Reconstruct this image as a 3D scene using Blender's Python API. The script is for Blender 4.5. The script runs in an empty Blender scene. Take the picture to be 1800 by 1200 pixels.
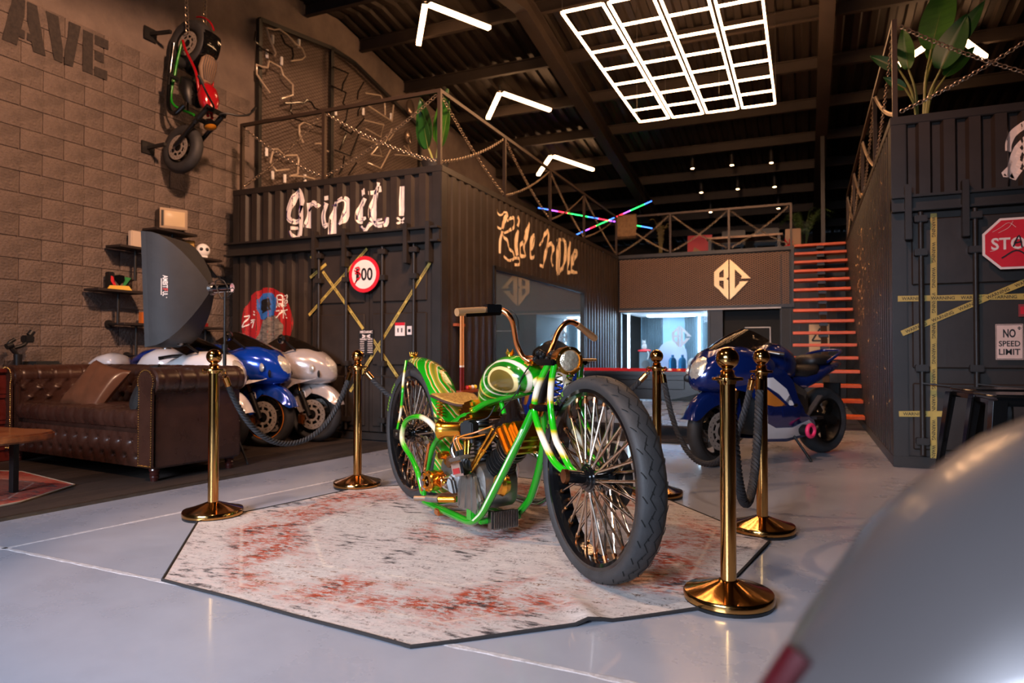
import bpy, bmesh, math, random
from mathutils import Matrix, Vector, Euler
random.seed(7)
sc = bpy.context.scene
col = sc.collection
PI = math.pi
V = Vector

# ---------------------------------------------------------------- camera
CAM_F, CAM_YAW, CAM_PITCH, CAM_H = 1190.0, math.radians(23.4), math.radians(0.97), 1.0
cd = bpy.data.cameras.new('camera'); cam = bpy.data.objects.new('camera', cd); col.objects.link(cam)
cd.sensor_width = 36.0; cd.lens = 36.0 * CAM_F / 1800.0; cd.clip_start = 0.02; cd.clip_end = 200
cam.location = (0, 0, CAM_H); cam.rotation_euler = (PI / 2 + CAM_PITCH, 0, CAM_YAW)
cd.dof.use_dof = True; cd.dof.focus_distance = 3.3; cd.dof.aperture_fstop = 2.8
sc.camera = cam

# ---------------------------------------------------------------- world and exposure
w = bpy.data.worlds.new('world'); sc.world = w; w.use_nodes = True
w.node_tree.nodes['Background'].inputs[0].default_value = (0.55, 0.7, 1.0, 1)
w.node_tree.nodes['Background'].inputs[1].default_value = 0.6
vs = sc.view_settings
vs.view_transform = 'Standard'; vs.look = 'None'; vs.gamma = 1.0; vs.use_curve_mapping = False
vs.exposure = 0.32
sc.cycles.max_bounces = 8
sc.cycles.sample_clamp_indirect = 6.0

def lin(c):
    return tuple(((x / 255.0) / 12.92 if x <= 10.3 else (((x / 255.0) + 0.055) / 1.055) ** 2.4) for x in c)

def area_light(name, loc, look, size, energy, color, sy=None, spread=180):
    l = bpy.data.lights.new(name, 'AREA'); l.energy = energy; l.color = color; l.size = size
    l.spread = math.radians(spread)
    if sy: l.shape = 'RECTANGLE'; l.size_y = sy
    o = bpy.data.objects.new(name, l); col.objects.link(o); o.location = loc
    o.rotation_euler = (V(look) - V(loc)).to_track_quat('-Z', 'Y').to_euler()
    return o
def spot_light(name, loc, look, energy, color, angle=60, radius=0.05, blend=0.4):
    l = bpy.data.lights.new(name, 'SPOT'); l.energy = energy; l.color = color; l.spot_size = math.radians(angle)
    l.shadow_soft_size = radius; l.spot_blend = blend
    o = bpy.data.objects.new(name, l); col.objects.link(o); o.location = loc
    o.rotation_euler = (V(look) - V(loc)).to_track_quat('-Z', 'Y').to_euler()
    return o
WARM = (1.0, 0.56, 0.30)
# daylight through the open roller door in the wall behind the camera
area_light('door_daylight', (-2.6, -4.85, 2.9), (-2.4, 1.6, 0.0), 3.6, 175, (0.66, 0.79, 1.0), 1.5, 62)
# added warm fill spots without fixtures, out of view high under the roof
spot_light('fill_spot', (-4.6, 1.0, 5.0), (-1.7, 3.4, 0.3), 620, WARM, 48, 0.10)
spot_light('fill_spot_front', (-1.0, 0.6, 5.0), (-1.2, 3.6, 0.2), 260, (1.0, 0.70, 0.50), 50, 0.10)
spot_light('fill_spot_wall', (-1.6, 3.0, 5.4), (-7.0, 6.4, 3.4), 1500, (1.0, 0.54, 0.32), 80, 0.15, 0.8)
spot_light('fill_spot_container', (0.2, 4.2, 5.2), (-3.6, 9.0, 2.5), 900, WARM, 75, 0.12, 0.8)
spot_light('fill_spot_lounge', (-3.4, 0.6, 5.0), (-5.6, 4.4, 0.6), 560, (1.0, 0.58, 0.38), 62, 0.12, 0.8)
spot_light('fill_spot_doors', (-2.0, 2.6, 5.2), (-5.0, 6.4, 1.9), 420, (1.0, 0.60, 0.40), 60, 0.12, 0.8)
spot_light('fill_spot_stair', (-0.9, 3.6, 5.2), (1.6, 6.9, 1.7), 480, (1.0, 0.50, 0.32), 65, 0.12, 0.8)
spot_light('fill_spot_treads', (-2.6, 8.2, 4.9), (0.7, 10.0, 1.7), 420, WARM, 70, 0.1, 0.8)
spot_light('fill_spot_bridge', (-1.4, 9.0, 4.9), (-1.4, 14.0, 2.3), 500, WARM, 80, 0.12, 0.8)

# ---------------------------------------------------------------- materials
MATS = {}
def mat(name, c=(128, 128, 128), rough=0.5, metal=0.0, var=0.0, vscale=6.0, bump=0.0, bscale=40.0, coat=0.0,
        emit=None, es=0.0, trans=0.0, alpha=1.0, c2=None, stretch=None, detail=6.0, rvar=0.0, sharp=None, ior=1.45, spec=0.5):
    if name in MATS: return MATS[name]
    m = bpy.data.materials.new(name); m.use_nodes = True; MATS[name] = m
    nt = m.node_tree; N = nt.nodes; L = nt.links; b = N['Principled BSDF']
    base = lin(c)
    b.inputs['Base Color'].default_value = base + (1,)
    b.inputs['Roughness'].default_value = rough; b.inputs['Metallic'].default_value = metal
    b.inputs['Coat Weight'].default_value = coat; b.inputs['Coat Roughness'].default_value = 0.08
    b.inputs['Transmission Weight'].default_value = trans; b.inputs['Alpha'].default_value = alpha
    b.inputs['IOR'].default_value = ior; b.inputs['Specular IOR Level'].default_value = spec
    if emit is not None:
        b.inputs['Emission Color'].default_value = lin(emit) + (1,); b.inputs['Emission Strength'].default_value = es
    if var or c2 or bump or rvar:
        tc = N.new('ShaderNodeTexCoord'); mp = N.new('ShaderNodeMapping')
        L.new(tc.outputs['Object'], mp.inputs[0])
        if stretch: mp.inputs['Scale'].default_value = stretch
        nz = N.new('ShaderNodeTexNoise'); nz.inputs['Scale'].default_value = vscale; nz.inputs['Detail'].default_value = detail
        nz.inputs['Roughness'].default_value = 0.65
        L.new(mp.outputs[0], nz.inputs['Vector'])
        if var or c2:
            cr = N.new('ShaderNodeValToRGB'); L.new(nz.outputs['Fac'], cr.inputs[0])
            lo, hi = sharp if sharp else (0.3, 0.7)
            cr.color_ramp.elements[0].position = lo; cr.color_ramp.elements[1].position = hi
            if c2: a, z = base, lin(c2)
            else: a, z = tuple(x * (1 - var) for x in base), tuple(min(1, x * (1 + var)) for x in base)
            cr.color_ramp.elements[0].color = a + (1,); cr.color_ramp.elements[1].color = z + (1,)
            L.new(cr.outputs[0], b.inputs['Base Color'])
        if rvar:
            mr = N.new('ShaderNodeMapRange'); L.new(nz.outputs['Fac'], mr.inputs[0])
            mr.inputs[1].default_value = 0.3; mr.inputs[2].default_value = 0.7
            mr.inputs[3].default_value = max(0.02, rough - rvar); mr.inputs[4].default_value = min(1, rough + rvar)
            L.new(mr.outputs[0], b.inputs['Roughness'])
        if bump:
            n2 = N.new('ShaderNodeTexNoise'); n2.inputs['Scale'].default_value = bscale; n2.inputs['Detail'].default_value = 5
            L.new(mp.outputs[0], n2.inputs['Vector'])
            bp = N.new('ShaderNodeBump'); bp.inputs['Strength'].default_value = min(1.0, bump); bp.inputs['Distance'].default_value = 0.01 * max(1, bump)
            L.new(n2.outputs['Fac'], bp.inputs['Height']); L.new(bp.outputs[0], b.inputs['Normal'])
    return m
def emat(name, c, s):
    if name in MATS: return MATS[name]
    m = bpy.data.materials.new(name); m.use_nodes = True; MATS[name] = m
    N = m.node_tree.nodes; N.remove(N['Principled BSDF'])
    e = N.new('ShaderNodeEmission'); e.inputs[0].default_value = lin(c) + (1,); e.inputs[1].default_value = s
    m.node_tree.links.new(e.outputs[0], N['Material Output'].inputs[0])
    return m

BLACK = mat('black_steel', (26, 25, 25), 0.42, 0.0, 0.35, 3, 0.05, 60)
DARKM = mat('dark_metal', (34, 32, 31), 0.4, 0.6)
BLKGLOSS = mat('gloss_black', (12, 12, 13), 0.12, coat=0.6)
BLKPLAS = mat('black_plastic', (18, 18, 19), 0.45)
RUBBER = mat('tyre_rubber', (46, 45, 46), 0.62, 0.0, 0.25, 9, 0.08, 120)
CHROME = mat('chrome', (215, 215, 218), 0.08, 1.0)
STEEL = mat('brushed_steel', (150, 146, 142), 0.3, 1.0, 0.15, 20)
ALU = mat('cast_aluminium', (150, 146, 140), 0.38, 0.9, 0.15, 12, 0.1, 80)
GOLD = mat('polished_gold', (246, 178, 66), 0.22, 1.0)
BRASS = mat('polished_brass', (196, 146, 84), 0.12, 1.0)
COPPER = mat('rose_gold', (226, 152, 96), 0.2, 1.0)
WHITEP = mat('white_paint', (225, 222, 220), 0.5)
GLASS = mat('clear_glass', (235, 245, 250), 0.02, trans=1.0, ior=1.2)
SMOKE = mat('smoked_screen', (70, 60, 52), 0.05, trans=0.9, ior=1.15)

# ---------------------------------------------------------------- mesh helpers
def spline(pts, n=6, closed=False):
    P = [V(p) for p in pts]; out = []; m = len(P)
    rng = range(m if closed else m - 1)
    for i in rng:
        p0 = P[(i - 1) % m] if (closed or i > 0) else P[0] * 2 - P[1]
        p1 = P[i]; p2 = P[(i + 1) % m]
        p3 = P[(i + 2) % m] if (closed or i + 2 < m) else P[-1] * 2 - P[-2]
        for k in range(n):
            t = k / n
            out.append(0.5 * ((2 * p1) + (p2 - p0) * t + (2 * p0 - 5 * p1 + 4 * p2 - p3) * t * t + (3 * p1 - p0 - 3 * p2 + p3) * t ** 3))
    if not closed: out.append(P[-1])
    return out

class MB:
    def __init__(s, M=None): s.v = []; s.f = []; s.M = M
    def add(s, vs_, fs, M=None):
        o = len(s.v)
        for p in vs_:
            p = V(p)
            if M is not None: p = M @ p
            if s.M is not None: p = s.M @ p
            s.v.append(p)
        s.f += [tuple(i + o for i in f) for f in fs]
        return s
    def bx(s, x0, x1, y0, y1, z0, z1, M=None):
        return s.add([(x0, y0, z0), (x1, y0, z0), (x1, y1, z0), (x0, y1, z0), (x0, y0, z1), (x1, y0, z1), (x1, y1, z1), (x0, y1, z1)],
                     [(0, 3, 2, 1), (4, 5, 6, 7), (0, 1, 5, 4), (1, 2, 6, 5), (2, 3, 7, 6), (3, 0, 4, 7)], M)
    def bar(s, p, q, a, b=None, up=(0, 0, 1)):
        p, q = V(p), V(q); d = q - p; L = d.length; d.normalize(); b = b or a
        u = V(up)
        if abs(d.dot(u)) > 0.98: u = V((1, 0, 0))
        x = d.cross(u).normalized(); y = x.cross(d)
        M = Matrix(((x.x, y.x, d.x, p.x), (x.y, y.y, d.y, p.y), (x.z, y.z, d.z, p.z), (0, 0, 0, 1)))
        return s.bx(-a / 2, a / 2, -b / 2, b / 2, 0, L, M)
    def tube(s, pts, r, n=8, closed=False, caps=True, sq=1.0):
        P = [V(p) for p in pts]; m = len(P)
        rs = list(r) if hasattr(r, '__len__') else [r] * m
        if len(rs) != m:
            k = len(rs); rs = [rs[min(k - 2, int(i * (k - 1) / (m - 1)))] * (1 - (i * (k - 1) / (m - 1) - min(k - 2, int(i * (k - 1) / (m - 1))))) + rs[min(k - 2, int(i * (k - 1) / (m - 1))) + 1] * (i * (k - 1) / (m - 1) - min(k - 2, int(i * (k - 1) / (m - 1)))) for i in range(m)]
        T = []
        for i in range(m):
            a = P[(i - 1) % m] if (closed or i) else P[0]; b = P[(i + 1) % m] if (closed or i < m - 1) else P[-1]
            d = (b - a); T.append(d.normalized() if d.length > 1e-9 else V((0, 0, 1)))
        u = V((0, 0, 1)) if abs(T[0].z) < 0.9 else V((1, 0, 0))
        u = (u - T[0] * u.dot(T[0])).normalized(); vs_ = []
        for i in range(m):
            u = (u - T[i] * u.dot(T[i]));
            u = u.normalized() if u.length > 1e-6 else T[i].orthogonal().normalized()
            w_ = T[i].cross(u)
            for k in range(n):
                a = 2 * PI * k / n
                vs_.append(P[i] + (u * math.cos(a) * sq + w_ * math.sin(a)) * rs[i])
        fs = []
        for i in range(m if closed else m - 1):
            j = (i + 1) % m
            for k in range(n):
                l = (k + 1) % n
                fs.append((i * n + k, i * n + l, j * n + l, j * n + k))
        if caps and not closed:
            fs.append(tuple(range(n))[::-1]); fs.append(tuple((m - 1) * n + k for k in range(n)))
        return s.add(vs_, fs)
    def cyl(s, p, q, r, r2=None, n=14, caps=True):
        return s.tube([p, q], [r, r if r2 is None else r2], n, caps=caps)
    def lathe(s, prof, n=24, M=None, a0=0.0, a1=2 * PI):
        full = abs(a1 - a0 - 2 * PI) < 1e-6; cnt = n if full else n + 1; m = len(prof); vs_ = []; fs = []
        for k in range(cnt):
            a = a0 + (a1 - a0) * k / n
            for r, z in prof: vs_.append((r * math.cos(a), r * math.sin(a), z))
        for k in range(n):
            l = (k + 1) % cnt
            for i in range(m - 1):
                if prof[i][0] < 1e-7 and prof[i + 1][0] < 1e-7: continue
                fs.append((k * m + i, l * m + i, l * m + i + 1, k * m + i + 1))
        return s.add(vs_, fs, M)
    def sph(s, c, r, n=14, M=None):
        r = r if hasattr(r, '__len__') else (r, r, r)
        pr = [(math.sin(PI * i / (n // 2 + 2)), -math.cos(PI * i / (n // 2 + 2))) for i in range(n // 2 + 3)]
        pr[0] = (1e-4, -1); pr[-1] = (1e-4, 1)
        X = Matrix.Translation(V(c)) @ Matrix.Diagonal(V((r[0], r[1], r[2], 1)))
        return s.lathe(pr, n, X if M is None else M @ X)
    def torus(s, c, axis, R, r, n=24, k=8, a0=0, a1=2 * PI):
        M = Matrix.Translation(V(c)) @ V(axis).to_track_quat('Z', 'Y').to_matrix().to_4x4()
        full = abs(a1 - a0 - 2 * PI) < 1e-6
        pts = [M @ V((R * math.cos(a0 + (a1 - a0) * i / n), R * math.sin(a0 + (a1 - a0) * i / n), 0)) for i in range(n if full else n + 1)]
        return s.tube(pts, r, k, closed=full)
    def prism(s, poly, t0, t1, M=None):
        n = len(poly)
        vs_ = [(p[0], p[1], t0) for p in poly] + [(p[0], p[1], t1) for p in poly]
        fs = [tuple(range(n))[::-1], tuple(range(n, 2 * n))] + [(i, (i + 1) % n, n + (i + 1) % n, n + i) for i in range(n)]
        return s.add(vs_, fs, M)
    def loft(s, rings, caps=True, closed=True, M=None):
        n = len(rings[0]); vs_ = [p for r in rings for p in r]; fs = []
        for i in range(len(rings) - 1):
            for k in range(n if closed else n - 1):
                l = (k + 1) % n
                fs.append((i * n + k, i * n + l, (i + 1) * n + l, (i + 1) * n + k))
        if caps and closed: fs.append(tuple(range(n))[::-1]); fs.append(tuple((len(rings) - 1) * n + k for k in range(n)))
        return s.add(vs_, fs, M)
    def grid(s, fn, nu, nv, M=None):
        vs_ = [fn(i / nu, j / nv) for i in range(nu + 1) for j in range(nv + 1)]
        fs = [(i * (nv + 1) + j, (i + 1) * (nv + 1) + j, (i + 1) * (nv + 1) + j + 1, i * (nv + 1) + j + 1) for i in range(nu) for j in range(nv)]
        return s.add(vs_, fs, M)
    def mesh(s, name, m, smooth=40, bevel=0.0, solid=0.0, fix=True, seg=2):
        me = bpy.data.meshes.new(name); me.from_pydata([tuple(p) for p in s.v], [], s.f)
        if fix or bevel or solid:
            bm = bmesh.new(); bm.from_mesh(me)
            if fix: bmesh.ops.recalc_face_normals(bm, faces=bm.faces)
            if solid: bmesh.ops.solidify(bm, geom=bm.faces[:], thickness=solid)
            if bevel:
                es = [e for e in bm.edges if len(e.link_faces) == 2 and e.calc_face_angle(0) > 0.6]
                bmesh.ops.bevel(bm, geom=es, offset=bevel, segments=seg, affect='EDGES', clamp_overlap=True)
            bm.to_mesh(me); bm.free()
        me.materials.append(m)
        if smooth:
            me.shade_smooth(); me.set_sharp_from_angle(angle=math.radians(smooth))
        return me
    def build(s, name, m, parent=None, **k):
        me = s.mesh(name, m, **k); o = bpy.data.objects.new(name, me); col.objects.link(o)
        if parent is not None: o.parent = parent
        return o
def tag(o, label, cat, group=None):
    o['label'] = label; o['category'] = cat
    if group: o['group'] = group
    return o
def thing(name, label, cat, loc=(0, 0, 0), rz=0.0, group=None, scale=1.0):
    o = bpy.data.objects.new(name, None); col.objects.link(o); o.empty_display_size = 0.1
    o.location = loc; o.rotation_euler = (0, 0, rz); o.scale = (scale,) * 3
    return tag(o, label, cat, group)
def struct(o, label=None, cat=None):
    o['kind'] = 'structure'
    if label: o['label'] = label
    if cat: o['category'] = cat
    return o
def share(me, name, parent, M=None):
    o = bpy.data.objects.new(name, me); col.objects.link(o); o.parent = parent
    if M is not None: o.matrix_local = M
    return o
def copy_tree(o, parent=None):
    c = o.copy(); col.objects.link(c); c.parent = parent
    for ch in list(o.children): copy_tree(ch, c)
    return c
def frame(o, x, y, z=None):
    x, y = V(x).normalized(), V(y).normalized(); z = V(z).normalized() if z else x.cross(y)
    o = V(o)
    return Matrix(((x.x, y.x, z.x, o.x), (x.y, y.y, z.y, o.y), (x.z, y.z, z.z, o.z), (0, 0, 0, 1)))
def FRONT(x, y, z): return frame((x, y, z), (1, 0, 0), (0, 0, 1))          # a plane facing -Y
def LEFTW(x, y, z): return frame((x, y, z), (0, 1, 0), (0, 0, 1))          # a plane facing +X
def RIGHTW(x, y, z): return frame((x, y, z), (0, -1, 0), (0, 0, 1))        # a plane facing -X
def text_mb(txt, w_=None, h_=None, depth=0.002, bold=0.0, M=None, mb=None, center=True, shear=0.0):
    key = (txt, bold, shear)
    if key not in TXT: TXT[key] = _text(txt, bold, shear)
    vs_, fs = TXT[key]
    if not vs_: return mb or MB()
    x0 = min(v.x for v in vs_); x1 = max(v.x for v in vs_); y0 = min(v.y for v in vs_); y1 = max(v.y for v in vs_)
    sx = w_ / (x1 - x0) if w_ else None; sy = h_ / (y1 - y0) if h_ else None
    sx = sx or sy; sy = sy or sx
    cx, cy = ((x0 + x1) / 2, (y0 + y1) / 2) if center else (x0, y0)
    out = [((v.x - cx) * sx, (v.y - cy) * sy, depth if v.z > 0 else 0.0) for v in vs_]
    mb = mb or MB(); mb.add(out, fs, M); return mb
TXT = {}
def _text(txt, bold, shear):
    cu = bpy.data.curves.new('t', 'FONT'); cu.body = txt; cu.size = 1.0; cu.extrude = 0.001; cu.offset = bold; cu.shear = shear
    cu.resolution_u = 3
    o = bpy.data.objects.new('t', cu); col.objects.link(o)
    dg = bpy.context.evaluated_depsgraph_get(); me = bpy.data.meshes.new_from_object(o.evaluated_get(dg))
    vs_ = [v.co.copy() for v in me.vertices]; fs = [tuple(p.vertices) for p in me.polygons]
    bpy.data.objects.remove(o); bpy.data.curves.remove(cu); bpy.data.meshes.remove(me)
    return vs_, fs
def stroke(mb, pts, wd, M=None, n=5, yf=None, depth=0.002, ang=None, smooth=True):
    """calligraphic ribbon through 2-D points; wd width list or number; ang = fixed nib angle"""
    P = spline([(p[0], p[1], 0) for p in pts], n) if smooth and len(pts) > 2 else [V((p[0], p[1], 0)) for p in pts]
    if len(P) == 2: P = [P[0].lerp(P[1], i / 8) for i in range(9)]
    m = len(P); wl = wd if hasattr(wd, '__len__') else [wd, wd]
    vs_ = []; fs = []
    for i in range(m):
        t = i / (m - 1) * (len(wl) - 1); k = min(int(t), len(wl) - 2); ww = wl[k] * (1 - (t - k)) + wl[k + 1] * (t - k)
        d = (P[min(i + 1, m - 1)] - P[max(i - 1, 0)]).normalized()
        nrm = V((-d.y, d.x, 0)) if ang is None else V((math.cos(ang), math.sin(ang), 0))
        for q in range(5):
            p = P[i] + nrm * ww * (q / 4 - 0.5)
            vs_.append(V((p.x, p.y, depth + (yf(p.x) if yf else 0))))
    for i in range(m - 1):
        for q in range(4): fs.append((i * 5 + q, i * 5 + q + 1, (i + 1) * 5 + q + 1, (i + 1) * 5 + q))
    mb.add(vs_, fs, M); return mb
# ================================================================ the building shell
XW, RIDGE_Y, RIDGE_Z, SLOPE = -7.0, 9.0, 6.48, 0.148
def roof_z(y): return RIDGE_Z - SLOPE * abs(y - RIDGE_Y)
FLOORM = mat('painted_concrete_floor', (138, 141, 152), 0.3, 0, 0.0, 1.3, 0.12, 9, c2=(152, 155, 166), rvar=0.1, coat=0.25)
struct(MB().bx(-7.2, 8.2, -5.2, 22.2, -0.2, 0.0).build('floor', FLOORM, smooth=0), 'grey painted concrete floor with a worn glossy finish', 'floor')
JOINT = mat('joint_filler', (176, 174, 178), 0.35, 0, 0.3, 30, 0.3, 60)
def joint(name, pts):
    mb = MB(); rnd = random.Random(len(name))
    P = []
    for (a, b) in zip(pts[:-1], pts[1:]):
        n = max(2, int((V(b) - V(a)).length / 0.06))
        P += [V(a).lerp(V(b), i / n) for i in range(n)]
    P.append(V(pts[-1])); vs_ = []; fs = []
    for i, p in enumerate(P):
        d = (P[min(i + 1, len(P) - 1)] - P[max(0, i - 1)]).normalized(); nn = V((-d.y, d.x, 0)); ww = 0.006 + rnd.random() * 0.006
        vs_ += [p + nn * ww + V((0, 0, 0.0015)), p - nn * ww + V((0, 0, 0.0015)), p + nn * ww * 1.6, p - nn * ww * 1.6]
    for i in range(len(P) - 1):
        a, b = i * 4, i * 4 + 4
        fs += [(a, a + 1, b + 1, b), (a + 2, a, b, b + 2), (a + 1, a + 3, b + 3, b + 1)]
    mb.add(vs_, fs); return struct(mb.build(name, JOINT, smooth=0), 'pale filled expansion joint in the concrete floor', 'floor joint')
joint('trim_1', [(-4.0, 0.6, 0), (-3.77, 2.15, 0), (-3.28, 5.0, 0), (-3.12, 5.9, 0)])
joint('trim_2', [(-4.2, 2.18, 0), (-2.59, 2.13, 0), (-1.1, 2.06, 0), (2.5, 1.95, 0)])

# left wall: rendered core, block facing, sloping roof line
CONC = mat('rendered_concrete', (128, 112, 102), 0.9, 0, 0, 1.6, 0.35, 30, c2=(96, 84, 78))
mb = MB()
prof = [(-5.2, 0), (22.2, 0), (22.2, roof_z(22.2) + .02), (RIDGE_Y, RIDGE_Z + .02), (-5.2, roof_z(-5.2) + .02)]
mb.prism(prof, 0, 0.2, frame((XW - 0.222, 0, 0), (0, 1, 0), (0, 0, 1)))
wall_left = struct(mb.build('wall_left', CONC, smooth=0), 'tall brown grey block and render wall', 'wall')
BLOCK = mat('concrete_block', (126, 110, 101), 0.92, 0, 0, 4, 2.2, 42, c2=(90, 79, 73))
bm_ = []
for k, L in enumerate((0.412, 0.412, 0.412, 0.2)):
    rnd = random.Random(k); m_ = MB()
    # front face a slightly uneven grid, sides return to the mortar bed
    nu, nv = 5, 3; vs_ = []; fs = []
    for i in range(nu + 1):
        for j in range(nv + 1):
            e = (i in (0, nu)) or (j in (0, nv))
            vs_.append((0.014 if e else 0.022 + rnd.uniform(-.002, .002), L * i / nu, 0.206 * j / nv))
    for i in range(nu):
        for j in range(nv): a = i * (nv + 1) + j; fs.append((a, a + nv + 1, a + nv + 2, a + 1))
    b0 = len(vs_); vs_ += [(0, 0, 0), (0, L, 0), (0, L, 0.206), (0, 0, 0.206)]
    c_ = [0, nu * (nv + 1), nu * (nv + 1) + nv, nv]
    ring = [i * (nv + 1) for i in range(nu + 1)] + [nu * (nv + 1) + j for j in range(1, nv + 1)] + [i * (nv + 1) + nv for i in range(nu - 1, -1, -1)] + [j for j in range(nv - 1, 0, -1)]
    fs.append(tuple(i * (nv + 1) for i in range(nu + 1)) + (b0 + 1, b0)); fs.append(tuple(nu * (nv + 1) + j for j in range(nv + 1)) + (b0 + 2, b0 + 1))
    fs.append(tuple(i * (nv + 1) + nv for i in range(nu, -1, -1)) + (b0 + 3, b0 + 2)); fs.append(tuple(j for j in range(nv, -1, -1)) + (b0, b0 + 3))
    m_.add(vs_, fs); bm_.append(m_.mesh('block', BLOCK, smooth=50))
for r in range(21):
    z = 0.006 + r * 0.213; y = 2.0 + (0.213 if r % 2 else 0.0); c = 0
    while y < 6.75:
        share(bm_[random.randrange(3)], 'block', wall_left, Matrix.Translation((XW - 0.0225 + random.uniform(-.002, .002), y, z))); y += 0.4245
# the wall's lettering, stencilled
STEN = mat('stencil_paint', (40, 36, 35), 0.9, 0, 0, 25, c2=(64, 56, 52))
mb = MB(frame((XW + 0.004, 3.94, 3.985), (0, 1, 0), (0, 0, 1)))
def poly(pts): mb.prism(pts, 0, 0.002)
poly([(0.0, 0.0), (0.135, 0.0), (0.15, 0.09), (0.205, 0.09), (0.205, 0.17), (0.17, 0.17), (0.19, 0.27), (0.2, 0.3), (0.205, 0.47), (0.095, 0.47)])
poly([(0.225, 0.47), (0.225, 0.3), (0.255, 0.16), (0.225, 0.16), (0.225, 0.09), (0.27, 0.09), (0.285, 0.0), (0.405, 0.0), (0.315, 0.47)])
poly([(0.40, 0.46), (0.525, 0.46), (0.575, 0.14), (0.575, 0.0), (0.49, 0.0)])
poly([(0.593, 0.0), (0.593, 0.14), (0.625, 0.3), (0.635, 0.46), (0.76, 0.46), (0.68, 0.0)])
poly([(0.785, 0.0), (0.895, 0.0), (0.895, 0.44), (0.785, 0.44)])
poly([(0.915, 0.0), (1.06, 0.0), (1.06, 0.1), (0.915, 0.1)]); poly([(0.915, 0.17), (1.02, 0.17), (1.02, 0.27), (0.915, 0.27)]); poly([(0.915, 0.34), (1.07, 0.34), (1.07, 0.44), (0.915, 0.44)])
tag(mb.build('stencil_lettering', STEN, smooth=0), 'large black stencilled letters AVE sprayed high on the block wall', 'lettering')

# the other walls
DARKW = mat('dark_cladding', (44, 40, 38), 0.8, 0, 0.3, 2)
struct(MB().bx(-7.0, 8.0, 22.0, 22.2, 0, roof_z(22)).build('wall_back', DARKW, smooth=0), 'dark far wall of the hall', 'wall')
mb = MB(); mb.prism(prof, 0, 0.2, frame((8.0, 0, 0), (0, 1, 0), (0, 0, 1))); struct(mb.build('wall_right', DARKW, smooth=0), 'dark side wall of the hall', 'wall')
mb = MB()   # wall behind the camera with the open roller door
zf = roof_z(-5); mb.bx(-7.0, -4.2, -5.2, -5.0, 0, zf); mb.bx(1.0, 8.0, -5.2, -5.0, 0, zf); mb.bx(-4.2, 1.0, -5.2, -5.0, 3.7, zf)
struct(mb.build('wall_front', DARKW, smooth=0), 'dark wall with an open roller door', 'wall')

# roof: ribbed sheets on purlins and rafters
SHEET = mat('roof_sheet', (46, 39, 34), 0.45, 0.4, 0.25, 1.5)
BEAM = mat('roof_steel', (52, 43, 37), 0.6, 0.2, 0.25, 2)
mb = MB()
xs = []; x = -7.2
while x < 8.2:
    xs += [(x, 0), (x + .09, 0), (x + .12, .045), (x + .21, .045)]; x += 0.24
for y0, y1 in ((-5.2, RIDGE_Y), (RIDGE_Y, 22.2)):
    mb.add([(px, y, roof_z(y) + h) for y in (y0, y1) for px, h in xs], [(i, i + 1, len(xs) + i + 1, len(xs) + i) for i in range(len(xs) - 1)])
ceil = struct(mb.build('ceiling', SHEET, smooth=0, fix=False), 'dark ribbed metal roof on steel beams', 'ceiling')
y = -4.4
while y < 22:
    if abs(y - RIDGE_Y) > .3:
        M = Matrix.Translation((0, y, roof_z(y) - 0.005)); m_ = MB()
        m_.bx(-7.0, 8.0, -.04, .04, -.02, 0, M); m_.bx(-7.0, 8.0, -.012, .012, -.18, -.02, M); m_.bx(-7.0, 8.0, -.04, .04, -.2, -.18, M)
        m_.build('purlin', BEAM, ceil, smooth=0)
    y += 1.4
for xr in (-3.76, 0.32, 4.4):
    for y0, y1 in ((-5.0, RIDGE_Y), (RIDGE_Y, 22.0)):
        m_ = MB()
        for a, b, hw in ((-.23, -.205, .1), (-.5, -.23, .015), (-.53, -.5, .1)):
            p, q = (y0, roof_z(y0)), (y1, roof_z(y1))
            m_.add([(xr + sx * hw, yy, zz + o) for yy, zz in (p, q) for o in (a, b) for sx in (-1, 1)], [(0, 1, 3, 2), (4, 6, 7, 5), (0, 4, 5, 1), (2, 3, 7, 6), (0, 2, 6, 4), (1, 5, 7, 3)])
        m_.build('rafter', BEAM, ceil, smooth=0)

# raised dark wood floor of the lounge
WOODF = [mat('dark_board_%d' % i, c, 0.5, 0, 0, 5, 0.25, 40, c2=c2, stretch=(14, 1, 1)) for i, (c, c2) in enumerate((((40, 34, 31), (62, 52, 46)), ((48, 40, 36), (70, 58, 50)), ((34, 29, 27), (54, 46, 41))))]
wf = bpy.data.objects.new('floor_wood', None); col.objects.link(wf); wf.location = (-4.40, 2.5, 0); wf.rotation_euler = (0, 0, -math.radians(6.4)); struct(wf, 'dark timber board floor of the lounge corner', 'floor')
rnd = random.Random(3)
for k in range(18):
    x1 = -0.02 - k * 0.165; y = -2.2
    cut = -2.2 + rnd.uniform(1.2, 2.6)
    top = 3.82
    segs = [(y, cut), (cut + .003, cut + 2.4), (cut + 2.403, top)]
    for a, b in segs:
        if a >= top: continue
        MB().bx(x1 - .162, x1, a, min(b, top), 0.0, 0.018 + rnd.uniform(-.0015, .0015)).build('board', WOODF[rnd.randrange(3)], wf, smooth=0, bevel=0.002, seg=1)
MB().bx(-0.018, 0.02, -2.2, 3.82, 0.0, 0.021).build('edge_strip', mat('edge_metal', (104, 92, 80), 0.35, 0.8, 0.2, 10), wf, smooth=0)

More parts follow.
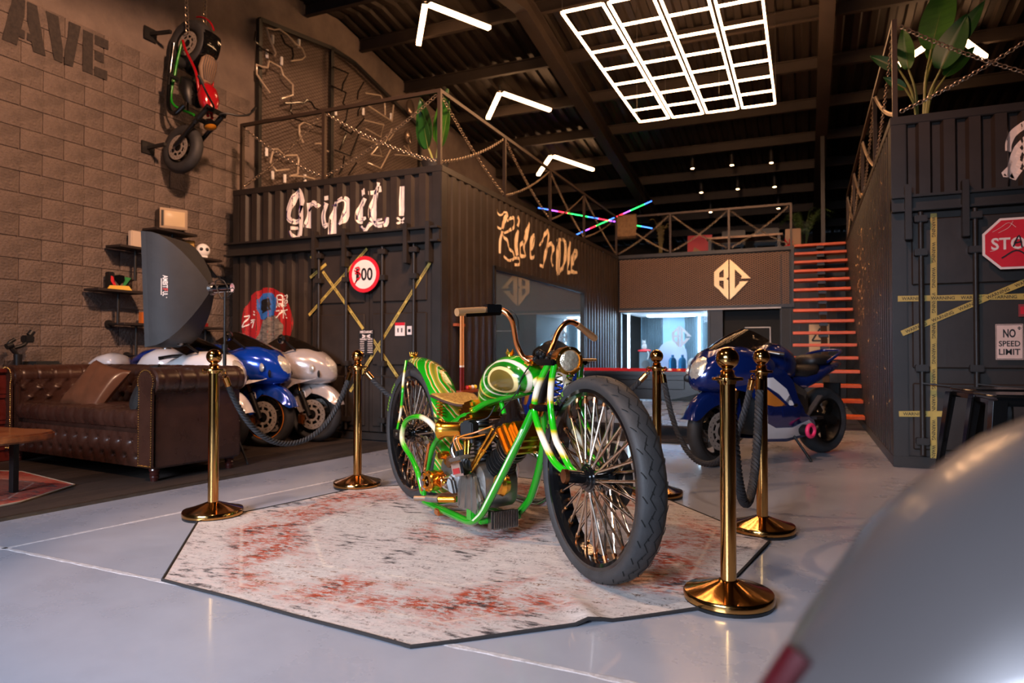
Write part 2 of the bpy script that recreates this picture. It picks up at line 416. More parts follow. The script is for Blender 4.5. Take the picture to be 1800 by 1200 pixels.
# ---------------------------------------------------------------- ceiling lights
TUBE = emat('lit_tube', (255, 192, 136), 20.0)
GRIDL = emat('lit_grid_tube', (255, 192, 136), 24.0)
HOUS = mat('lamp_housing', (40, 36, 34), 0.5)
lg = thing('grid_light', 'large suspended light grid of glowing square tubes', 'light', (-1.43, 9.05, 4.8))
gx0, gw, gy0, gh = -1.07, 0.535, -1.95, 3.9 / 7
for c in range(4):
    a, b = gx0 + c * gw + .032, gx0 + (c + 1) * gw - .032
    for xx in (a, b): MB().bx(xx - .012, xx + .012, gy0, gy0 + 3.9, -.012, .012).build('long_tube', GRIDL, lg, smooth=0)
    for r in range(8): MB().bx(a + .012, b - .012, gy0 + r * gh - .012, gy0 + r * gh + .012, -.012, .012).build('cross_tube', GRIDL, lg, smooth=0)
for xx, yy in ((-1.05, -1.9), (-.5, -.6), (.5, -.6), (1.05, -1.9), (-.5, 1.3), (1.05, 1.8), (-1.05, 1.8), (.3, 1.2)):
    MB().cyl((xx, yy, .0), (xx, yy, roof_z(9.05 + yy) - 4.8 - 0.0), .003, n=5).build('hanging_wire', STEEL, lg)
def vee(pa, apex, pb, label):
    o = thing('tube_light', label, 'light', apex, 0, 'V shaped tube lights under the roof')
    for i, q in enumerate((pa, pb)):
        d = V(q) - V(apex); s0 = d * 0.06
        MB().bar(s0, d, .075, .05).build('lit_tube', TUBE, o, smooth=0)
        MB().bar(s0 + V((0, 0, .04)), d + V((0, 0, .04)), .08, .03).build('housing', HOUS, o, smooth=0)
    MB().cyl((0, 0, 0.02), (0, 0, roof_z(apex[1]) - apex[2] - .2), .02, n=8).build('mount', HOUS, o)
SC = lambda p: tuple(V((0, 0, 1)) + (V(p) - V((0, 0, 1))) * 1.06)
vee(SC((-5.47, 8.99, 5.79)), SC((-4.76, 8.0, 5.81)), SC((-4.25, 8.98, 5.8)), 'bright V of two tube lights nearest the top of the side wall')
vee(SC((-5.46, 11.48, 5.43)), SC((-4.85, 10.68, 5.54)), SC((-4.23, 11.53, 5.42)), 'bright V of two tube lights above the container railing')
vee(SC((-5.5, 14.2, 5.02)), SC((-4.87, 13.34, 5.15)), SC((-4.23, 14.26, 5.01)), 'small bright V of tube lights seen behind the railing chains')
vee(SC((1.31, 11.77, 5.38)), SC((1.88, 11.0, 5.49)), SC((2.47, 11.88, 5.37)), 'bright V of tube lights behind the tall banana plant')
vee(SC((1.31, 9.1, 5.79)), SC((1.88, 8.3, 5.85)), SC((2.47, 9.1, 5.79)), 'bright V of tube lights over the stop sign container')
SPOTE = emat('lit_spot', (255, 190, 130), 40.0)
for p in ((-2.18, 14.75, 4.94), (-1.38, 14.78, 4.93), (-.61, 14.88, 4.92), (-2.19, 16.15, 4.73), (-1.38, 16.14, 4.73), (-.6, 16.21, 4.72), (-2.15, 17.52, 4.53), (-.57, 17.62, 4.51)):
    q = SC(p); o = thing('ceiling_spot', 'small round ceiling spotlight glowing above the back mezzanine', 'light', q, 0, 'spotlights above the mezzanine')
    MB().cyl((0, 0, 0), (0, 0, roof_z(q[1]) - q[2] + .02), .045, n=14).build('can', HOUS, o)
    MB().cyl((0, 0, -.004), (0, 0, .002), .036, n=14).build('lamp', SPOTE, o)
# ================================================================ containers
CPAINT = mat('container_black_paint', (44, 36, 31), 0.42, 0.0, 0.3, 2.5, 0.06, 30)
CFRAME = mat('container_frame_paint', (37, 31, 27), 0.45, 0.0, 0.25, 4)
CX0, CX1, CY0, CY1, CH = -6.6, -3.603, 6.4, 14.0, 3.04
RX0, RX1, RY0, RY1, RH = 0.71, 3.35, 6.81, 14.6, 3.08
PER, DEP = 0.185, 0.038
def corr(s, per=PER, dep=DEP):
    t = (s / per) % 1.0
    if t < .45: return 0.0
    if t < .57: return -dep * (t - .45) / .12
    if t < .88: return -dep
    return -dep * (1 - (t - .88) / .12)
def corr_s(s): return corr(s, PER, .016)
def corr_panel(name, M, s0, s1, z0, z1, parent, m=CPAINT, per=PER, th=0.012, corr=corr):
    """ribbed sheet: local x = run, y = up, z = outward; the proud face lies at z = 0"""
    ss = [s0]; k = math.floor(s0 / per)
    while k * per < s1:
        for t in (0, .45, .57, .88):
            q = (k + t) * per
            if s0 < q < s1: ss.append(q)
        k += 1
    ss.append(s1); n = len(ss); vs_ = []
    for zz, back in ((z0, 0), (z1, 0), (z0, th), (z1, th)):
        for q in ss: vs_.append((q, zz, corr(q) - back))
    fs = []
    for i in range(n - 1): fs += [(i, i + 1, n + i + 1, n + i), (2 * n + i + 1, 2 * n + i, 3 * n + i, 3 * n + i + 1), (n + i, n + i + 1, 3 * n + i + 1, 3 * n + i), (i + 1, i, 2 * n + i, 2 * n + i + 1)]
    fs += [(0, n, 3 * n, 2 * n), (n - 1, 3 * n - 1, 4 * n - 1, 2 * n - 1)]
    return MB().add(vs_, fs, M).build(name, m, parent, smooth=0, fix=False)
def lock_rod(parent, x, y, z0, z1, r=.017):
    rod = MB().cyl((x, y - .045, z0), (x, y - .045, z1), r, n=10).build('lock_rod', CFRAME, parent)
    for zz in (z0 + .12, z0 + .75, z1 - .35, z1 - .06):
        MB().bx(x - .05, x + .05, y - .075, y, zz - .03, zz + .03).build('rod_bracket', CFRAME, rod, bevel=.006, smooth=0)
    MB().bar((x, y - .06, z0 + .62), (x + .2, y - .07, z0 + .6), .03, .012).build('handle', CFRAME, rod, smooth=0)
    return rod
def door_leaf(name, parent, x0, x1, y, z0, z1):
    mb = MB(); mb.bx(x0, x1, y, y + .05, z0, z1)
    d = mb.build(name, CPAINT, parent, smooth=0, bevel=.006)
    h = (z1 - z0)
    for k in range(1, 4):   # recessed horizontal swages shown as raised field panels between them
        pass
    zs = [z0 + .06, z0 + h * .30, z0 + h * .36, z0 + h * .64, z0 + h * .70, z1 - .06]
    for a, b in zip(zs[::2], zs[1::2]): MB().bx(x0 + .05, x1 - .05, y - .022, y + .001, a, b).build('field_panel', CPAINT, d, smooth=0, bevel=.016, seg=1)
    return d

lc = thing('shipping_container', 'black corrugated container painted Grip it on its end beside the block wall', 'container', (CX0, CY0, 0))
lc.location = (0, 0, 0)
for a in ((CX0, CX0 + .1, CY0, CY0 + .12), (CX1 - .12, CX1, CY0, CY0 + .14), (CX0, CX0 + .1, CY1 - .12, CY1), (CX1 - .12, CX1, CY1 - .12, CY1)): MB().bx(*a, .02, CH).build('corner_post', CFRAME, lc, smooth=0, bevel=.008)
F = MB(); F.bx(CX0, CX1, CY0 - .005, CY0 + .09, CH - .07, CH + .005); F.bx(CX1 - .09, CX1 + .005, CY0, CY1, CH - .07, CH + .005); F.bx(CX0, CX1, CY1 - .09, CY1, CH - .07, CH); F.bx(CX0, CX0 + .09, CY0, CY1, CH - .07, CH)
F.build('top_rail', CFRAME, lc, smooth=0, bevel=.006)
F = MB(); F.bx(CX0, CX1, CY0 - .01, CY0 + .12, .02, .1); F.bx(CX1 - .12, CX1 + .005, CY0, CY1, .02, .12)
F.build('bottom_rail', CFRAME, lc, smooth=0, bevel=.006)
MB().bx(CX0 + .02, CX1 - .02, CY0 + .1, CY1 - .02, CH - .05, CH - .02).build('roof_sheet', CFRAME, lc, smooth=0)
MB().bx(CX0 + .02, CX1 - .02, CY0 + .1, CY1 - .02, .03, .06).build('floor_sheet', CFRAME, lc, smooth=0)
corr_panel('front_panel', FRONT(0, CY0, 0), CX0 + .1, CX1 - .12, 2.37, CH - .06, lc)
corr_panel('front_panel', FRONT(0, CY0, 0), CX0 + .1, -5.37, .1, 2.21, lc)
hb = MB(); hb.bx(CX0 - .06, CX1 + .0, CY0 - .09, CY0, 2.20, 2.225); hb.bx(CX0 - .06, CX1 + .0, CY0 - .09, CY0, 2.345, 2.37); hb.bx(CX0 - .05, CX1 - .01, CY0 - .03, CY0 + .1, 2.22, 2.35)
hb = hb.build('header_beam', CFRAME, lc, smooth=0, bevel=.004)
for x in (-5.25, -4.82, -4.0, -3.72): MB().bx(x - .025, x + .025, CY0 - .11, CY0 - .02, 1.98, 2.42).build('hanger', CFRAME, hb, smooth=0, bevel=.004)
door_leaf('door', lc, -5.36, -4.55, CY0 + .02, .11, 2.2); door_leaf('door', lc, -4.545, -3.735, CY0 + .02, .11, 2.2)
for x in (-5.21, -4.82, -4.33, -3.92): lock_rod(lc, x, CY0, .13, 2.19)
# long side with the display window
WY0, WY1, WZ0, WZ1 = 7.75, 11.57, .55, 2.10
LS = frame((CX1, 0, 0), (0, 1, 0), (0, 0, 1))
corr_panel('side_panel', LS, CY0 + .14, WY0, .12, CH - .06, lc, corr=corr_s); corr_panel('side_panel', LS, WY1, CY1 - .12, .12, CH - .06, lc, corr=corr_s)
corr_panel('side_panel', LS, WY0, WY1, WZ1, CH - .06, lc, corr=corr_s); corr_panel('side_panel', LS, WY0, WY1, .12, WZ0, lc, corr=corr_s)
wfm = MB()
for a, b, c, d in ((WY0, WY1, WZ1 - .04, WZ1 + .01), (WY0, WY1, WZ0 - .01, WZ0 + .04), (WY0 - .01, WY0 + .04, WZ0, WZ1), (WY1 - .04, WY1 + .01, WZ0, WZ1)): wfm.bx(CX1 - .07, CX1 + .012, a, b, c, d)
wfm.build('window_frame', BLACK, lc, smooth=0)
PANE = mat('tinted_pane', (150, 172, 180), 0.02, 0.0, trans=0.85, ior=1.8, spec=1.0)
MB().bx(CX1 - .035, CX1 - .027, WY0 + .03, WY1 - .03, WZ0 + .03, WZ1 - .03).build('window_pane', PANE, lc, smooth=0)
# inside the left container: dark ribbed lining with white tubes added to brighten it
LIN = mat('container_lining', (80, 104, 114), 0.6, 0, 0.2, 3)
MB().bx(CX0 + .03, CX0 + .06, CY0 + .15, CY1 - .15, .07, CH - .06).build('lining', LIN, lc, smooth=0)
MB().bx(CX0 + .03, CX1 - .1, CY1 - .18, CY1 - .13, .07, CH - .06).build('lining', LIN, lc, smooth=0)
MB().bx(CX0 + .03, CX1 - .1, CY0 + .125, CY0 + .14, .05, CH - .04).build('lining', LIN, lc, smooth=0)  # added inner sheet, keeps the interior light from leaking round the doors
COOLT = emat('cool_fill_tube', (205, 236, 255), 22.0)
tag(MB().bx(CX0 + 1.0, CX0 + 1.6, 8.2, 11.2, CH - .1, CH - .07).build('ceiling_panel_light', emat('cool_fill_panel', (190, 230, 255), 30.0), smooth=0), 'flat cool white panel added to light the inside of the glazed container', 'light')  # added glowing panel, lifts the brightness behind the window
for yy in (9.0, 10.2):
    tag(MB().bx(CX0 + .07, CX0 + .10, yy - .015, yy + .015, .4, 2.4).build('light_strip', COOLT, smooth=0), 'thin white upright strip added to light the inside of the glazed container', 'light', 'strips added to light the glazed container')

rc = thing('shipping_container', 'black corrugated container hung with a stop sign beside the timber stair', 'container')
for a in ((RX0, RX0 + .12, RY0, RY0 + .14), (RX1 - .12, RX1, RY0, RY0 + .14), (RX0, RX0 + .12, RY1 - .12, RY1), (RX1 - .12, RX1, RY1 - .12, RY1)): MB().bx(*a, 0, RH).build('corner_post', CFRAME, rc, smooth=0, bevel=.008)
F = MB(); F.bx(RX0, RX1, RY0 - .005, RY0 + .09, RH - .07, RH + .005); F.bx(RX0 - .005, RX0 + .09, RY0, RY1, RH - .07, RH + .005); F.bx(RX0, RX1, RY1 - .09, RY1, RH - .07, RH)
F.build('top_rail', CFRAME, rc, smooth=0, bevel=.006)
F = MB(); F.bx(RX0, RX1, RY0 - .01, RY0 + .12, 0, .1); F.bx(RX0 - .005, RX0 + .12, RY0, RY1, 0, .1)
F.build('bottom_rail', CFRAME, rc, smooth=0, bevel=.006)
MB().bx(RX0 + .02, RX1 - .02, RY0 + .1, RY1 - .02, RH - .05, RH - .02).build('roof_sheet', CFRAME, rc, smooth=0)
corr_panel('front_panel', FRONT(0, RY0, 0), RX0 + .12, RX1 - .12, 2.37, RH - .06, rc)
RS = frame((RX0, 0, 0), (0, -1, 0), (0, 0, 1))
RSP = mat('scratched_container_paint', (42, 38, 35), 0.4, 0, 0.4, 3)
corr_panel('side_panel', RS, -(RY1 - .12), -(RY0 + .14), .1, RH - .06, rc, RSP)
corr_panel('side_panel', frame((RX1, 0, 0), (0, 1, 0), (0, 0, 1)), RY0 + .14, RY1 - .12, .1, RH - .06, rc)
hb = MB(); hb.bx(RX0, RX1, RY0 - .07, RY0, 2.23, 2.255); hb.bx(RX0, RX1, RY0 - .07, RY0, 2.35, 2.375); hb.bx(RX0, RX1, RY0 - .025, RY0 + .1, 2.25, 2.36)
hb = hb.build('header_beam', CFRAME, rc, smooth=0, bevel=.004)
for x in (.83, 1.25, 2.2, 2.9): MB().bx(x - .025, x + .025, RY0 - .1, RY0 - .02, 1.98, 2.46).build('hanger', CFRAME, hb, smooth=0, bevel=.004)
door_leaf('door', rc, RX0 + .1, 1.95, RY0 + .02, .1, 2.23); door_leaf('door', rc, 1.955, RX1 - .1, RY0 + .02, .1, 2.23)
for x in (.926, 1.322, 2.3, 2.9): lock_rod(rc, x, RY0, .12, 2.22, .021)
# scratches: thin bare-metal marks on the right container's long side, worn through the paint, their orange glint put into the colour
SCR = mat('bare_scratches_glint', (236, 190, 130), 0.5, 0.3)
mb = MB(); rnd = random.Random(11)
def rib(mbx, s, z, ln, ang, wd):
    a = V((s, z)); d = V((math.cos(ang), math.sin(ang)))
    n = 6; vs_ = []
    for i in range(n + 1):
        p = a + d * ln * i / n + V((rnd.uniform(-.006, .006), 0)); w2 = wd * (1 - abs(2 * i / n - 1) * .7)
        for sg in (-1, 1): vs_.append((p.x + sg * w2, p.y, corr(p.x + sg * w2) + .002))
    mbx.add(vs_, [(2 * i, 2 * i + 1, 2 * i + 3, 2 * i + 2) for i in range(n)], RS)
for k in range(170):
    rib(mb, -rnd.uniform(7.0, 9.6), rnd.uniform(.3, 2.9), rnd.uniform(.02, .12), rnd.uniform(.6, 2.4), rnd.uniform(.0015, .004))
for k in range(260):
    rib(mb, -rnd.gauss(10.6, .5), rnd.gauss(1.9, .45), rnd.uniform(.04, .12), PI / 2 + rnd.gauss(0, .4), rnd.uniform(.004, .009))
o = mb.build('paint_scratches', SCR, rc, smooth=0, fix=False); o['kind'] = 'stuff'

# ================================================================ bridge between the containers
YB = 14.0
BX0, BX1 = CX1, -0.2
MESHD = mat('expanded_mesh_back', (40, 30, 24), 0.7, 0, 0.35, 1.6)
MESHW = mat('expanded_mesh_wire', (132, 98, 72), 0.5, 0.2)
br = thing('mezzanine_bridge', 'steel mezzanine bridge faced with expanded metal mesh between the containers', 'mezzanine')
MB().bx(BX0, 0.7, YB + .05, 21.8, 2.93, 3.02).build('deck', CFRAME, br, smooth=0)
F = MB(); F.bx(BX0 + .01, BX1 + .02, YB - .02, YB + .05, 2.98, 3.05); F.bx(BX0 + .01, BX1 + .02, YB - .02, YB + .05, 1.88, 1.94); F.bx(BX1 - .03, BX1 + .02, YB - .02, YB + .05, 1.94, 2.98)
F.build('fascia_frame', CFRAME, br, smooth=0)
MB().bx(BX0 + .01, BX1 - .03, YB + .03, YB + .05, 1.94, 2.98).build('backing_sheet', MESHD, br, smooth=0)
mb = MB()
def wire(a, b, t=.011):
    a, b = V(a), V(b); d = (b - a).normalized(); n = V((-d.z, 0, d.x)) * t / 2
    mb.add([a + n, b + n, b - n, a - n, a + n + V((0, .012, 0)), b + n + V((0, .012, 0)), b - n + V((0, .012, 0)), a - n + V((0, .012, 0))], [(0, 1, 2, 3), (0, 4, 5, 1), (3, 2, 6, 7)])
px_, pz_ = .085, .042
nx = int((BX1 - BX0 - .04) / px_); nz = int(1.04 / pz_)
for i in range(nx):
    for j in range(nz):
        x = BX0 + .02 + i * px_; z = 1.94 + j * pz_
        wire((x, YB + .005, z + pz_ / 2), (x + px_ / 2, YB + .005, z + pz_)); wire((x + px_ / 2, YB + .005, z + pz_), (x + px_, YB + .005, z + pz_ / 2))
        wire((x, YB + .005, z + pz_ / 2), (x + px_ / 2, YB + .005, z)); wire((x + px_ / 2, YB + .005, z), (x + px_, YB + .005, z + pz_ / 2))
o = mb.build('expanded_mesh', MESHW, br, smooth=0, fix=False); o['kind'] = 'stuff'
# emblem
def bc_emblem(name, M, s, m, label, depth=.035, parent=None):
    mb = MB()
    def p(pts): mb.prism([(x * s, y * s) for x, y in pts], 0, depth, M)
    # left half, the B
    p([(-.352, .2), (-.228, .31), (-.228, -.25), (-.352, -.14)][::-1]); p([(-.12, .40), (-.012, .5), (-.012, .06), (-.06, .02), (-.012, -.02), (-.012, -.5), (-.12, -.39)][::-1])
    p([(-.228, .31), (-.12, .40), (-.12, .26), (-.228, .18)][::-1]); p([(-.228, .06), (-.12, .06), (-.12, -.02), (-.228, -.02)][::-1]); p([(-.228, -.25), (-.228, -.14), (-.12, -.24), (-.12, -.39)])
    # right half, the C
    p([(.02, .5), (.14, .39), (.14, -.39), (.02, -.5)]); p([(.14, .39), (.51, .01), (.28, .01), (.31, .07), (.14, .25)]); p([(.14, -.39), (.45, -.06), (.25, -.06), (.25, -.10), (.14, -.23)][::-1])
    o = mb.build(name, m, parent, smooth=0)
    if parent is None: tag(o, label, 'emblem')
    return o
EMB = mat('brushed_brass_emblem', (206, 170, 122), 0.4, 0.6, 0.1, 4)
bc_emblem('emblem', FRONT(-1.37, YB - .02, 2.45), .80, EMB, 'brass coloured diamond emblem with letters BC on the mesh fascia')

# glazed office below the bridge, doorway and dark partition
OFFW = mat('office_back_wall', (150, 184, 200), 0.6)
of = thing('glazed_office', 'brightly lit glazed office with dark ribbed walls under the mezzanine', 'office')
RIBB = mat('ribbed_office_panel', (52, 66, 74), 0.5)
MB().bx(BX0 + .05, -1.75, 15.9, 15.95, 0, 1.9).build('back_wall', OFFW, of, smooth=0)
MB().bx(-1.78, -1.72, YB + .05, 15.9, 0, 1.9).build('side_wall', RIBB, of, smooth=0)
mb = MB()
k = 0
while k < 46:
    x = -3.52 + k * .038
    if not (-3.05 < x < -2.56): mb.bx(x, x + .022, 15.86, 15.9, 0, 1.9)
    k += 1
mb.build('ribbed_lining', RIBB, of, smooth=0)
MB().bx(BX0 + .05, -1.75, YB + .06, 15.9, 1.84, 1.9).build('office_ceiling', WHITEP, of, smooth=0)
OFL = emat('office_light', (205, 232, 255), 50.0)
for xx, yy in ((-3.45, YB + .25), (-2.2, 15.8), (-1.85, 15.8)):
    tag(MB().bx(xx - .02, xx + .02, yy - .02, yy + .02, .05, 1.82).build('light_strip', OFL, smooth=0), 'white upright light strip inside the glazed office', 'light', 'light strips in the office')
tag(MB().bx(-3.2, -2.2, 14.9, 15.2, 1.80, 1.83).build('ceiling_panel_light', OFL, smooth=0), 'flat white ceiling light panel inside the glazed office', 'light')
MB().bx(BX0 + .02, -1.76, YB + .045, YB + .055, .02, 1.88).build('glass_front', GLASS, of, smooth=0)
WHT = mat('white_vinyl', (240, 244, 248), 0.6, trans=.7)
bc_emblem('glass_emblem', FRONT(-2.34, YB + .03, 1.33), .46, WHT, 'white BC diamond emblem stuck on the office glass', .004)
F = MB(); F.bx(BX0 + .01, BX0 + .05, YB - .01, YB + .08, 0, 1.9); F.bx(-1.79, -1.74, YB - .01, YB + .08, 0, 1.9)
F.build('glass_frame', BLACK, of, smooth=0)
# bar of light edge under fascia
MB().bx(BX0 + .02, -.42, YB - .03, YB + .02, 1.86, 1.885).build('bottom_angle', mat('pale_angle', (150, 132, 118), 0.4, 0.5), br, smooth=0)
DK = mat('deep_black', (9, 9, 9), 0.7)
pt = thing('partition_wall', 'dark panelled partition beside the doorway under the mezzanine', 'partition')
MB().bx(-1.74, -1.5, YB + .02, YB + .1, 0, 1.88).build('panel', CFRAME, pt, smooth=0); MB().bx(-.44, .7, YB + .02, YB + .1, 0, 2.93).build('panel', mat('partition_panel', (40, 40, 42), .6, 0, .2, 3), pt, smooth=0)
for k in range(7): MB().bx(-.42 + k * .16, -.405 + k * .16, YB + .0, YB + .03, 0, 2.9).build('batten', CFRAME, pt, smooth=0)
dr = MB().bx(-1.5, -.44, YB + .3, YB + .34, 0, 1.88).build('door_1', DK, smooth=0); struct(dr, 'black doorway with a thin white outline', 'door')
F = MB(); F.bx(-1.1, -.62, YB + .285, YB + .3, 1.50, 1.515); F.bx(-.635, -.62, YB + .285, YB + .3, .6, 1.515)
F.build('door_outline', WHITEP, dr, smooth=0)
MB().bx(BX0 - 2.5, 0.7, 16.2, 16.25, 0, 2.9).build('inner_wall', DARKW, br, smooth=0)

# ================================================================ timber stair
ORW = mat('orange_timber', (196, 88, 44), 0.45, 0, 0.2, 4, stretch=(1, 8, 8))
st = thing('staircase', 'open staircase of orange timber treads beside the scratched container', 'staircase')
for i in range(16):
    z = .19 * (i + 1); y = 9.85 + (13.9 - 9.85) * i / 15
    MB().bx(-.17, .70, y - .13, min(y + .15, 13.98), z - .045, z).build('tread', ORW, st, smooth=0, bevel=.005, seg=1)
F = MB(); F.bar((.27, 9.75, .06), (.27, 13.9, 2.86), .09, .14); F.build('stringer', CFRAME, st, smooth=0)
for i in range(16):
    z = .19 * (i + 1) - .045; y = 9.85 + (13.9 - 9.85) * i / 15
    MB().bx(.21, .33, y - .09, y + .09, z - .05, z).build('tread_bracket', CFRAME, st, smooth=0)
tag(MB().bx(.30, .37, 14.25, 14.32, 3.02, roof_z(14.3) - .5).build('steel_post', CFRAME, smooth=0), 'slim dark steel roof post standing at the top of the stair', 'post')

# ================================================================ railings and chains
CHN = mat('galvanised_chain', (158, 140, 120), 0.35, 0.85)
RAILM = mat('railing_steel', (60, 48, 40), 0.45, 0.4)
LINK = []
def link_proto():
    k = 6; P = []
    for i in range(8):
        a = PI * (i / 7) - PI / 2; P.append((.5 + math.cos(a) * .5, math.sin(a) * .5))
    P = [(p[0] + .35, p[1]) for p in P] + [(-p[0] - .35, -p[1]) for p in P]
    return P
def chain(name, parent, a, b, sag, ln=.05, wr=.0055, m=CHN):
    """a run of real interlocking links hanging between two points"""
    a, b = V(a), V(b); n = 60; pts = []
    for i in range(n + 1):
        t = i / n; p = a.lerp(b, t); p.z -= sag * 4 * t * (1 - t); pts.append(p)
    L = sum((pts[i + 1] - pts[i]).length for i in range(n)); cnt = max(2, int(L / (ln * .74)))
    mb = MB(); acc = [0]
    for i in range(n): acc.append(acc[-1] + (pts[i + 1] - pts[i]).length)
    j = 0
    for q in range(cnt):
        s = (q + .5) / cnt * L
        while acc[j + 1] < s: j += 1
        p = pts[j].lerp(pts[j + 1], (s - acc[j]) / (acc[j + 1] - acc[j])); d = (pts[j + 1] - pts[j]).normalized()
        side = d.cross(V((0, 0, 1))); side = side.normalized() if side.length > .05 else V((1, 0, 0)); up = side.cross(d)
        w_ = side if q % 2 else up; w_ = (w_ + (up if q % 2 else side) * .35).normalized()
        hw = ln * .30; hl = ln * .5 - wr; pp = []
        for i in range(5): an = PI * i / 4 - PI / 2; pp.append(p + d * (hl - hw + math.cos(an) * hw) + w_ * math.sin(an) * hw)
        for i in range(5): an = PI * i / 4 + PI / 2; pp.append(p + d * (-(hl - hw) + math.cos(an) * hw) + w_ * math.sin(an) * hw)
        mb.tube(pp, wr, 5, closed=True)
    return mb.build(name, m, parent)
def rail_run(t, pts, z0, z1, m=RAILM, ends=(True, True), sz=.04, top=True):
    """posts at pts (xy list), top rail, crossing chains in each bay"""
    for i, (x, y) in enumerate(pts):
        if (i == 0 and not ends[0]) or (i == len(pts) - 1 and not ends[1]): continue
        MB().bx(x - sz / 2, x + sz / 2, y - sz / 2, y + sz / 2, z0, z1).build('post', m, t, smooth=0)
    if top: MB().bar((pts[0][0], pts[0][1], z1 - sz / 2), (pts[-1][0], pts[-1][1], z1 - sz / 2), sz * .98, sz).build('top_rail', m, t, smooth=0)
    for (xa, ya), (xb, yb) in zip(pts[:-1], pts[1:]):
        d = V((xb - xa, yb - ya, 0)).normalized() * .04
        chain('chain', t, (xa + d.x, ya + d.y, z1 - .06), (xb - d.x, yb - d.y, z0 + .06), .06)
        chain('chain', t, (xa + d.x, ya + d.y, z0 + .06), (xb - d.x, yb - d.y, z1 - .06), .06)
r1 = thing('railing', 'dark steel railing with crossed chains above the Grip it lettering', 'railing', group='chain railings')
rail_run(r1, [(-6.5, CY0 + .05), (-5.22, CY0 + .05), (CX1 - .05, CY0 + .05)], CH, 3.89)
r2 = thing('railing', 'steel railing with crossed chains along the glazed container top', 'railing', group='chain railings')
rail_run(r2, [(CX1 - .05, CY0 + .05), (CX1 - .05, 8.19), (CX1 - .05, 9.94), (CX1 - .05, 11.72), (CX1 - .05, 13.96)], CH, 3.89, ends=(False, False))
r3 = thing('railing', 'steel railing with crossed chains above the mesh fascia', 'railing', group='chain railings')
rail_run(r3, [(CX1 - .05, YB + .01), (-2.52, YB + .01), (-1.37, YB + .01), (-.23, YB + .01)], 3.03, 3.88)
r4 = thing('railing', 'steel railing with crossed chains above the scratched container side', 'railing', group='chain railings')
rail_run(r4, [(RX0 + .04, RY0 + .05), (RX0 + .04, 8.7), (RX0 + .04, 10.5), (RX0 + .04, 12.3), (RX0 + .04, 14.1)], RH, 3.97)
r5 = thing('railing', 'steel railing with crossed chains in front of the tall banana plant', 'railing', group='chain railings')
rail_run(r5, [(RX0 + .04, RY0 + .05), (2.2, RY0 + .05), (3.3, RY0 + .05)], RH, 3.97, ends=(False, True), top=False)
# ================================================================ the custom chopper
def ramp_mat(name, stops, vec='z', scale=1.0, rough=.18, metal=0.0, wave=None, coat=.7, dist=0.0):
    m = bpy.data.materials.new(name); m.use_nodes = True; MATS[name] = m
    nt = m.node_tree; N = nt.nodes; L = nt.links; b = N['Principled BSDF']
    b.inputs['Roughness'].default_value = rough; b.inputs['Metallic'].default_value = metal
    b.inputs['Coat Weight'].default_value = coat; b.inputs['Coat Roughness'].default_value = .05
    tc = N.new('ShaderNodeTexCoord'); wv = N.new('ShaderNodeTexWave')
    if wave == 'rings': wv.wave_type = 'RINGS'; wv.rings_direction = 'SPHERICAL'
    else: wv.wave_type = 'BANDS'; wv.bands_direction = {'x': 'X', 'y': 'Y', 'z': 'Z', 'd': 'DIAGONAL'}[vec]
    wv.wave_profile = 'SAW' if wave == 'rings' else 'SIN'
    wv.inputs['Scale'].default_value = scale; wv.inputs['Distortion'].default_value = dist
    mp = N.new('ShaderNodeMapping'); L.new(tc.outputs['Object'], mp.inputs[0]); L.new(mp.outputs[0], wv.inputs[0])
    cr = N.new('ShaderNodeValToRGB'); L.new(wv.outputs['Fac'], cr.inputs[0]); e = cr.color_ramp.elements
    while len(e) < len(stops): e.new(.5)
    for k, (p, c) in enumerate(stops): e[k].position = p; e[k].color = lin(c) + (1,)
    L.new(cr.outputs[0], b.inputs['Base Color'])
    return m, mp
GREEN = mat('candy_green', (20, 134, 18), 0.18, coat=.8)
FADE, _ = ramp_mat('green_to_cream_fade', [(0, (20, 165, 16)), (.45, (34, 160, 16)), (.62, (190, 170, 30)), (.8, (222, 200, 160)), (1, (226, 214, 190))], 'z', 1.35)
FADE2, _ = ramp_mat('green_to_cream_fade_loop', [(0, (226, 214, 190)), (.3, (214, 200, 150)), (.5, (60, 170, 22)), (1, (18, 140, 14))], 'x', .62)
TANKP, tmp_ = ramp_mat('banded_tank_paint', [(0, (84, 70, 26)), (.16, (104, 84, 34)), (.17, (226, 196, 130)), (.20, (226, 196, 130)), (.21, (16, 84, 14)), (.27, (20, 120, 16)), (.28, (236, 222, 196)), (.31, (236, 222, 196)), (.32, (22, 150, 16)), (.42, (22, 150, 16)), (.43, (225, 180, 70)), (.46, (225, 180, 70)), (.47, (18, 24, 10)), (.50, (20, 110, 16)), (.58, (20, 120, 16)), (.59, (230, 214, 170)), (.62, (230, 214, 170)), (.63, (26, 160, 18)), (.76, (26, 150, 18)), (.77, (206, 190, 70)), (.84, (150, 128, 44)), (.86, (20, 40, 12)), (.88, (24, 140, 18)), (1, (24, 140, 18))], wave='rings', scale=.85, dist=.8)
FENP, _ = ramp_mat('banded_fender_paint', [(0, (22, 140, 18)), (.30, (22, 150, 18)), (.34, (236, 220, 180)), (.38, (200, 150, 40)), (.52, (150, 140, 34)), (.56, (20, 30, 10)), (.60, (24, 150, 20)), (.78, (40, 160, 24)), (.82, (236, 220, 180)), (.88, (214, 160, 48)), (1, (120, 130, 40))], vec='d', scale=3.0, dist=2.0)
STRIPE = mat('cream_pinstripe', (232, 226, 205), .3)
LEATH = mat('gold_tooled_leather', (150, 100, 40), .5, 0, 0, 40, .8, 70, c2=(196, 150, 70))
LEDGE = mat('dark_leather_edge', (60, 40, 34), .5)

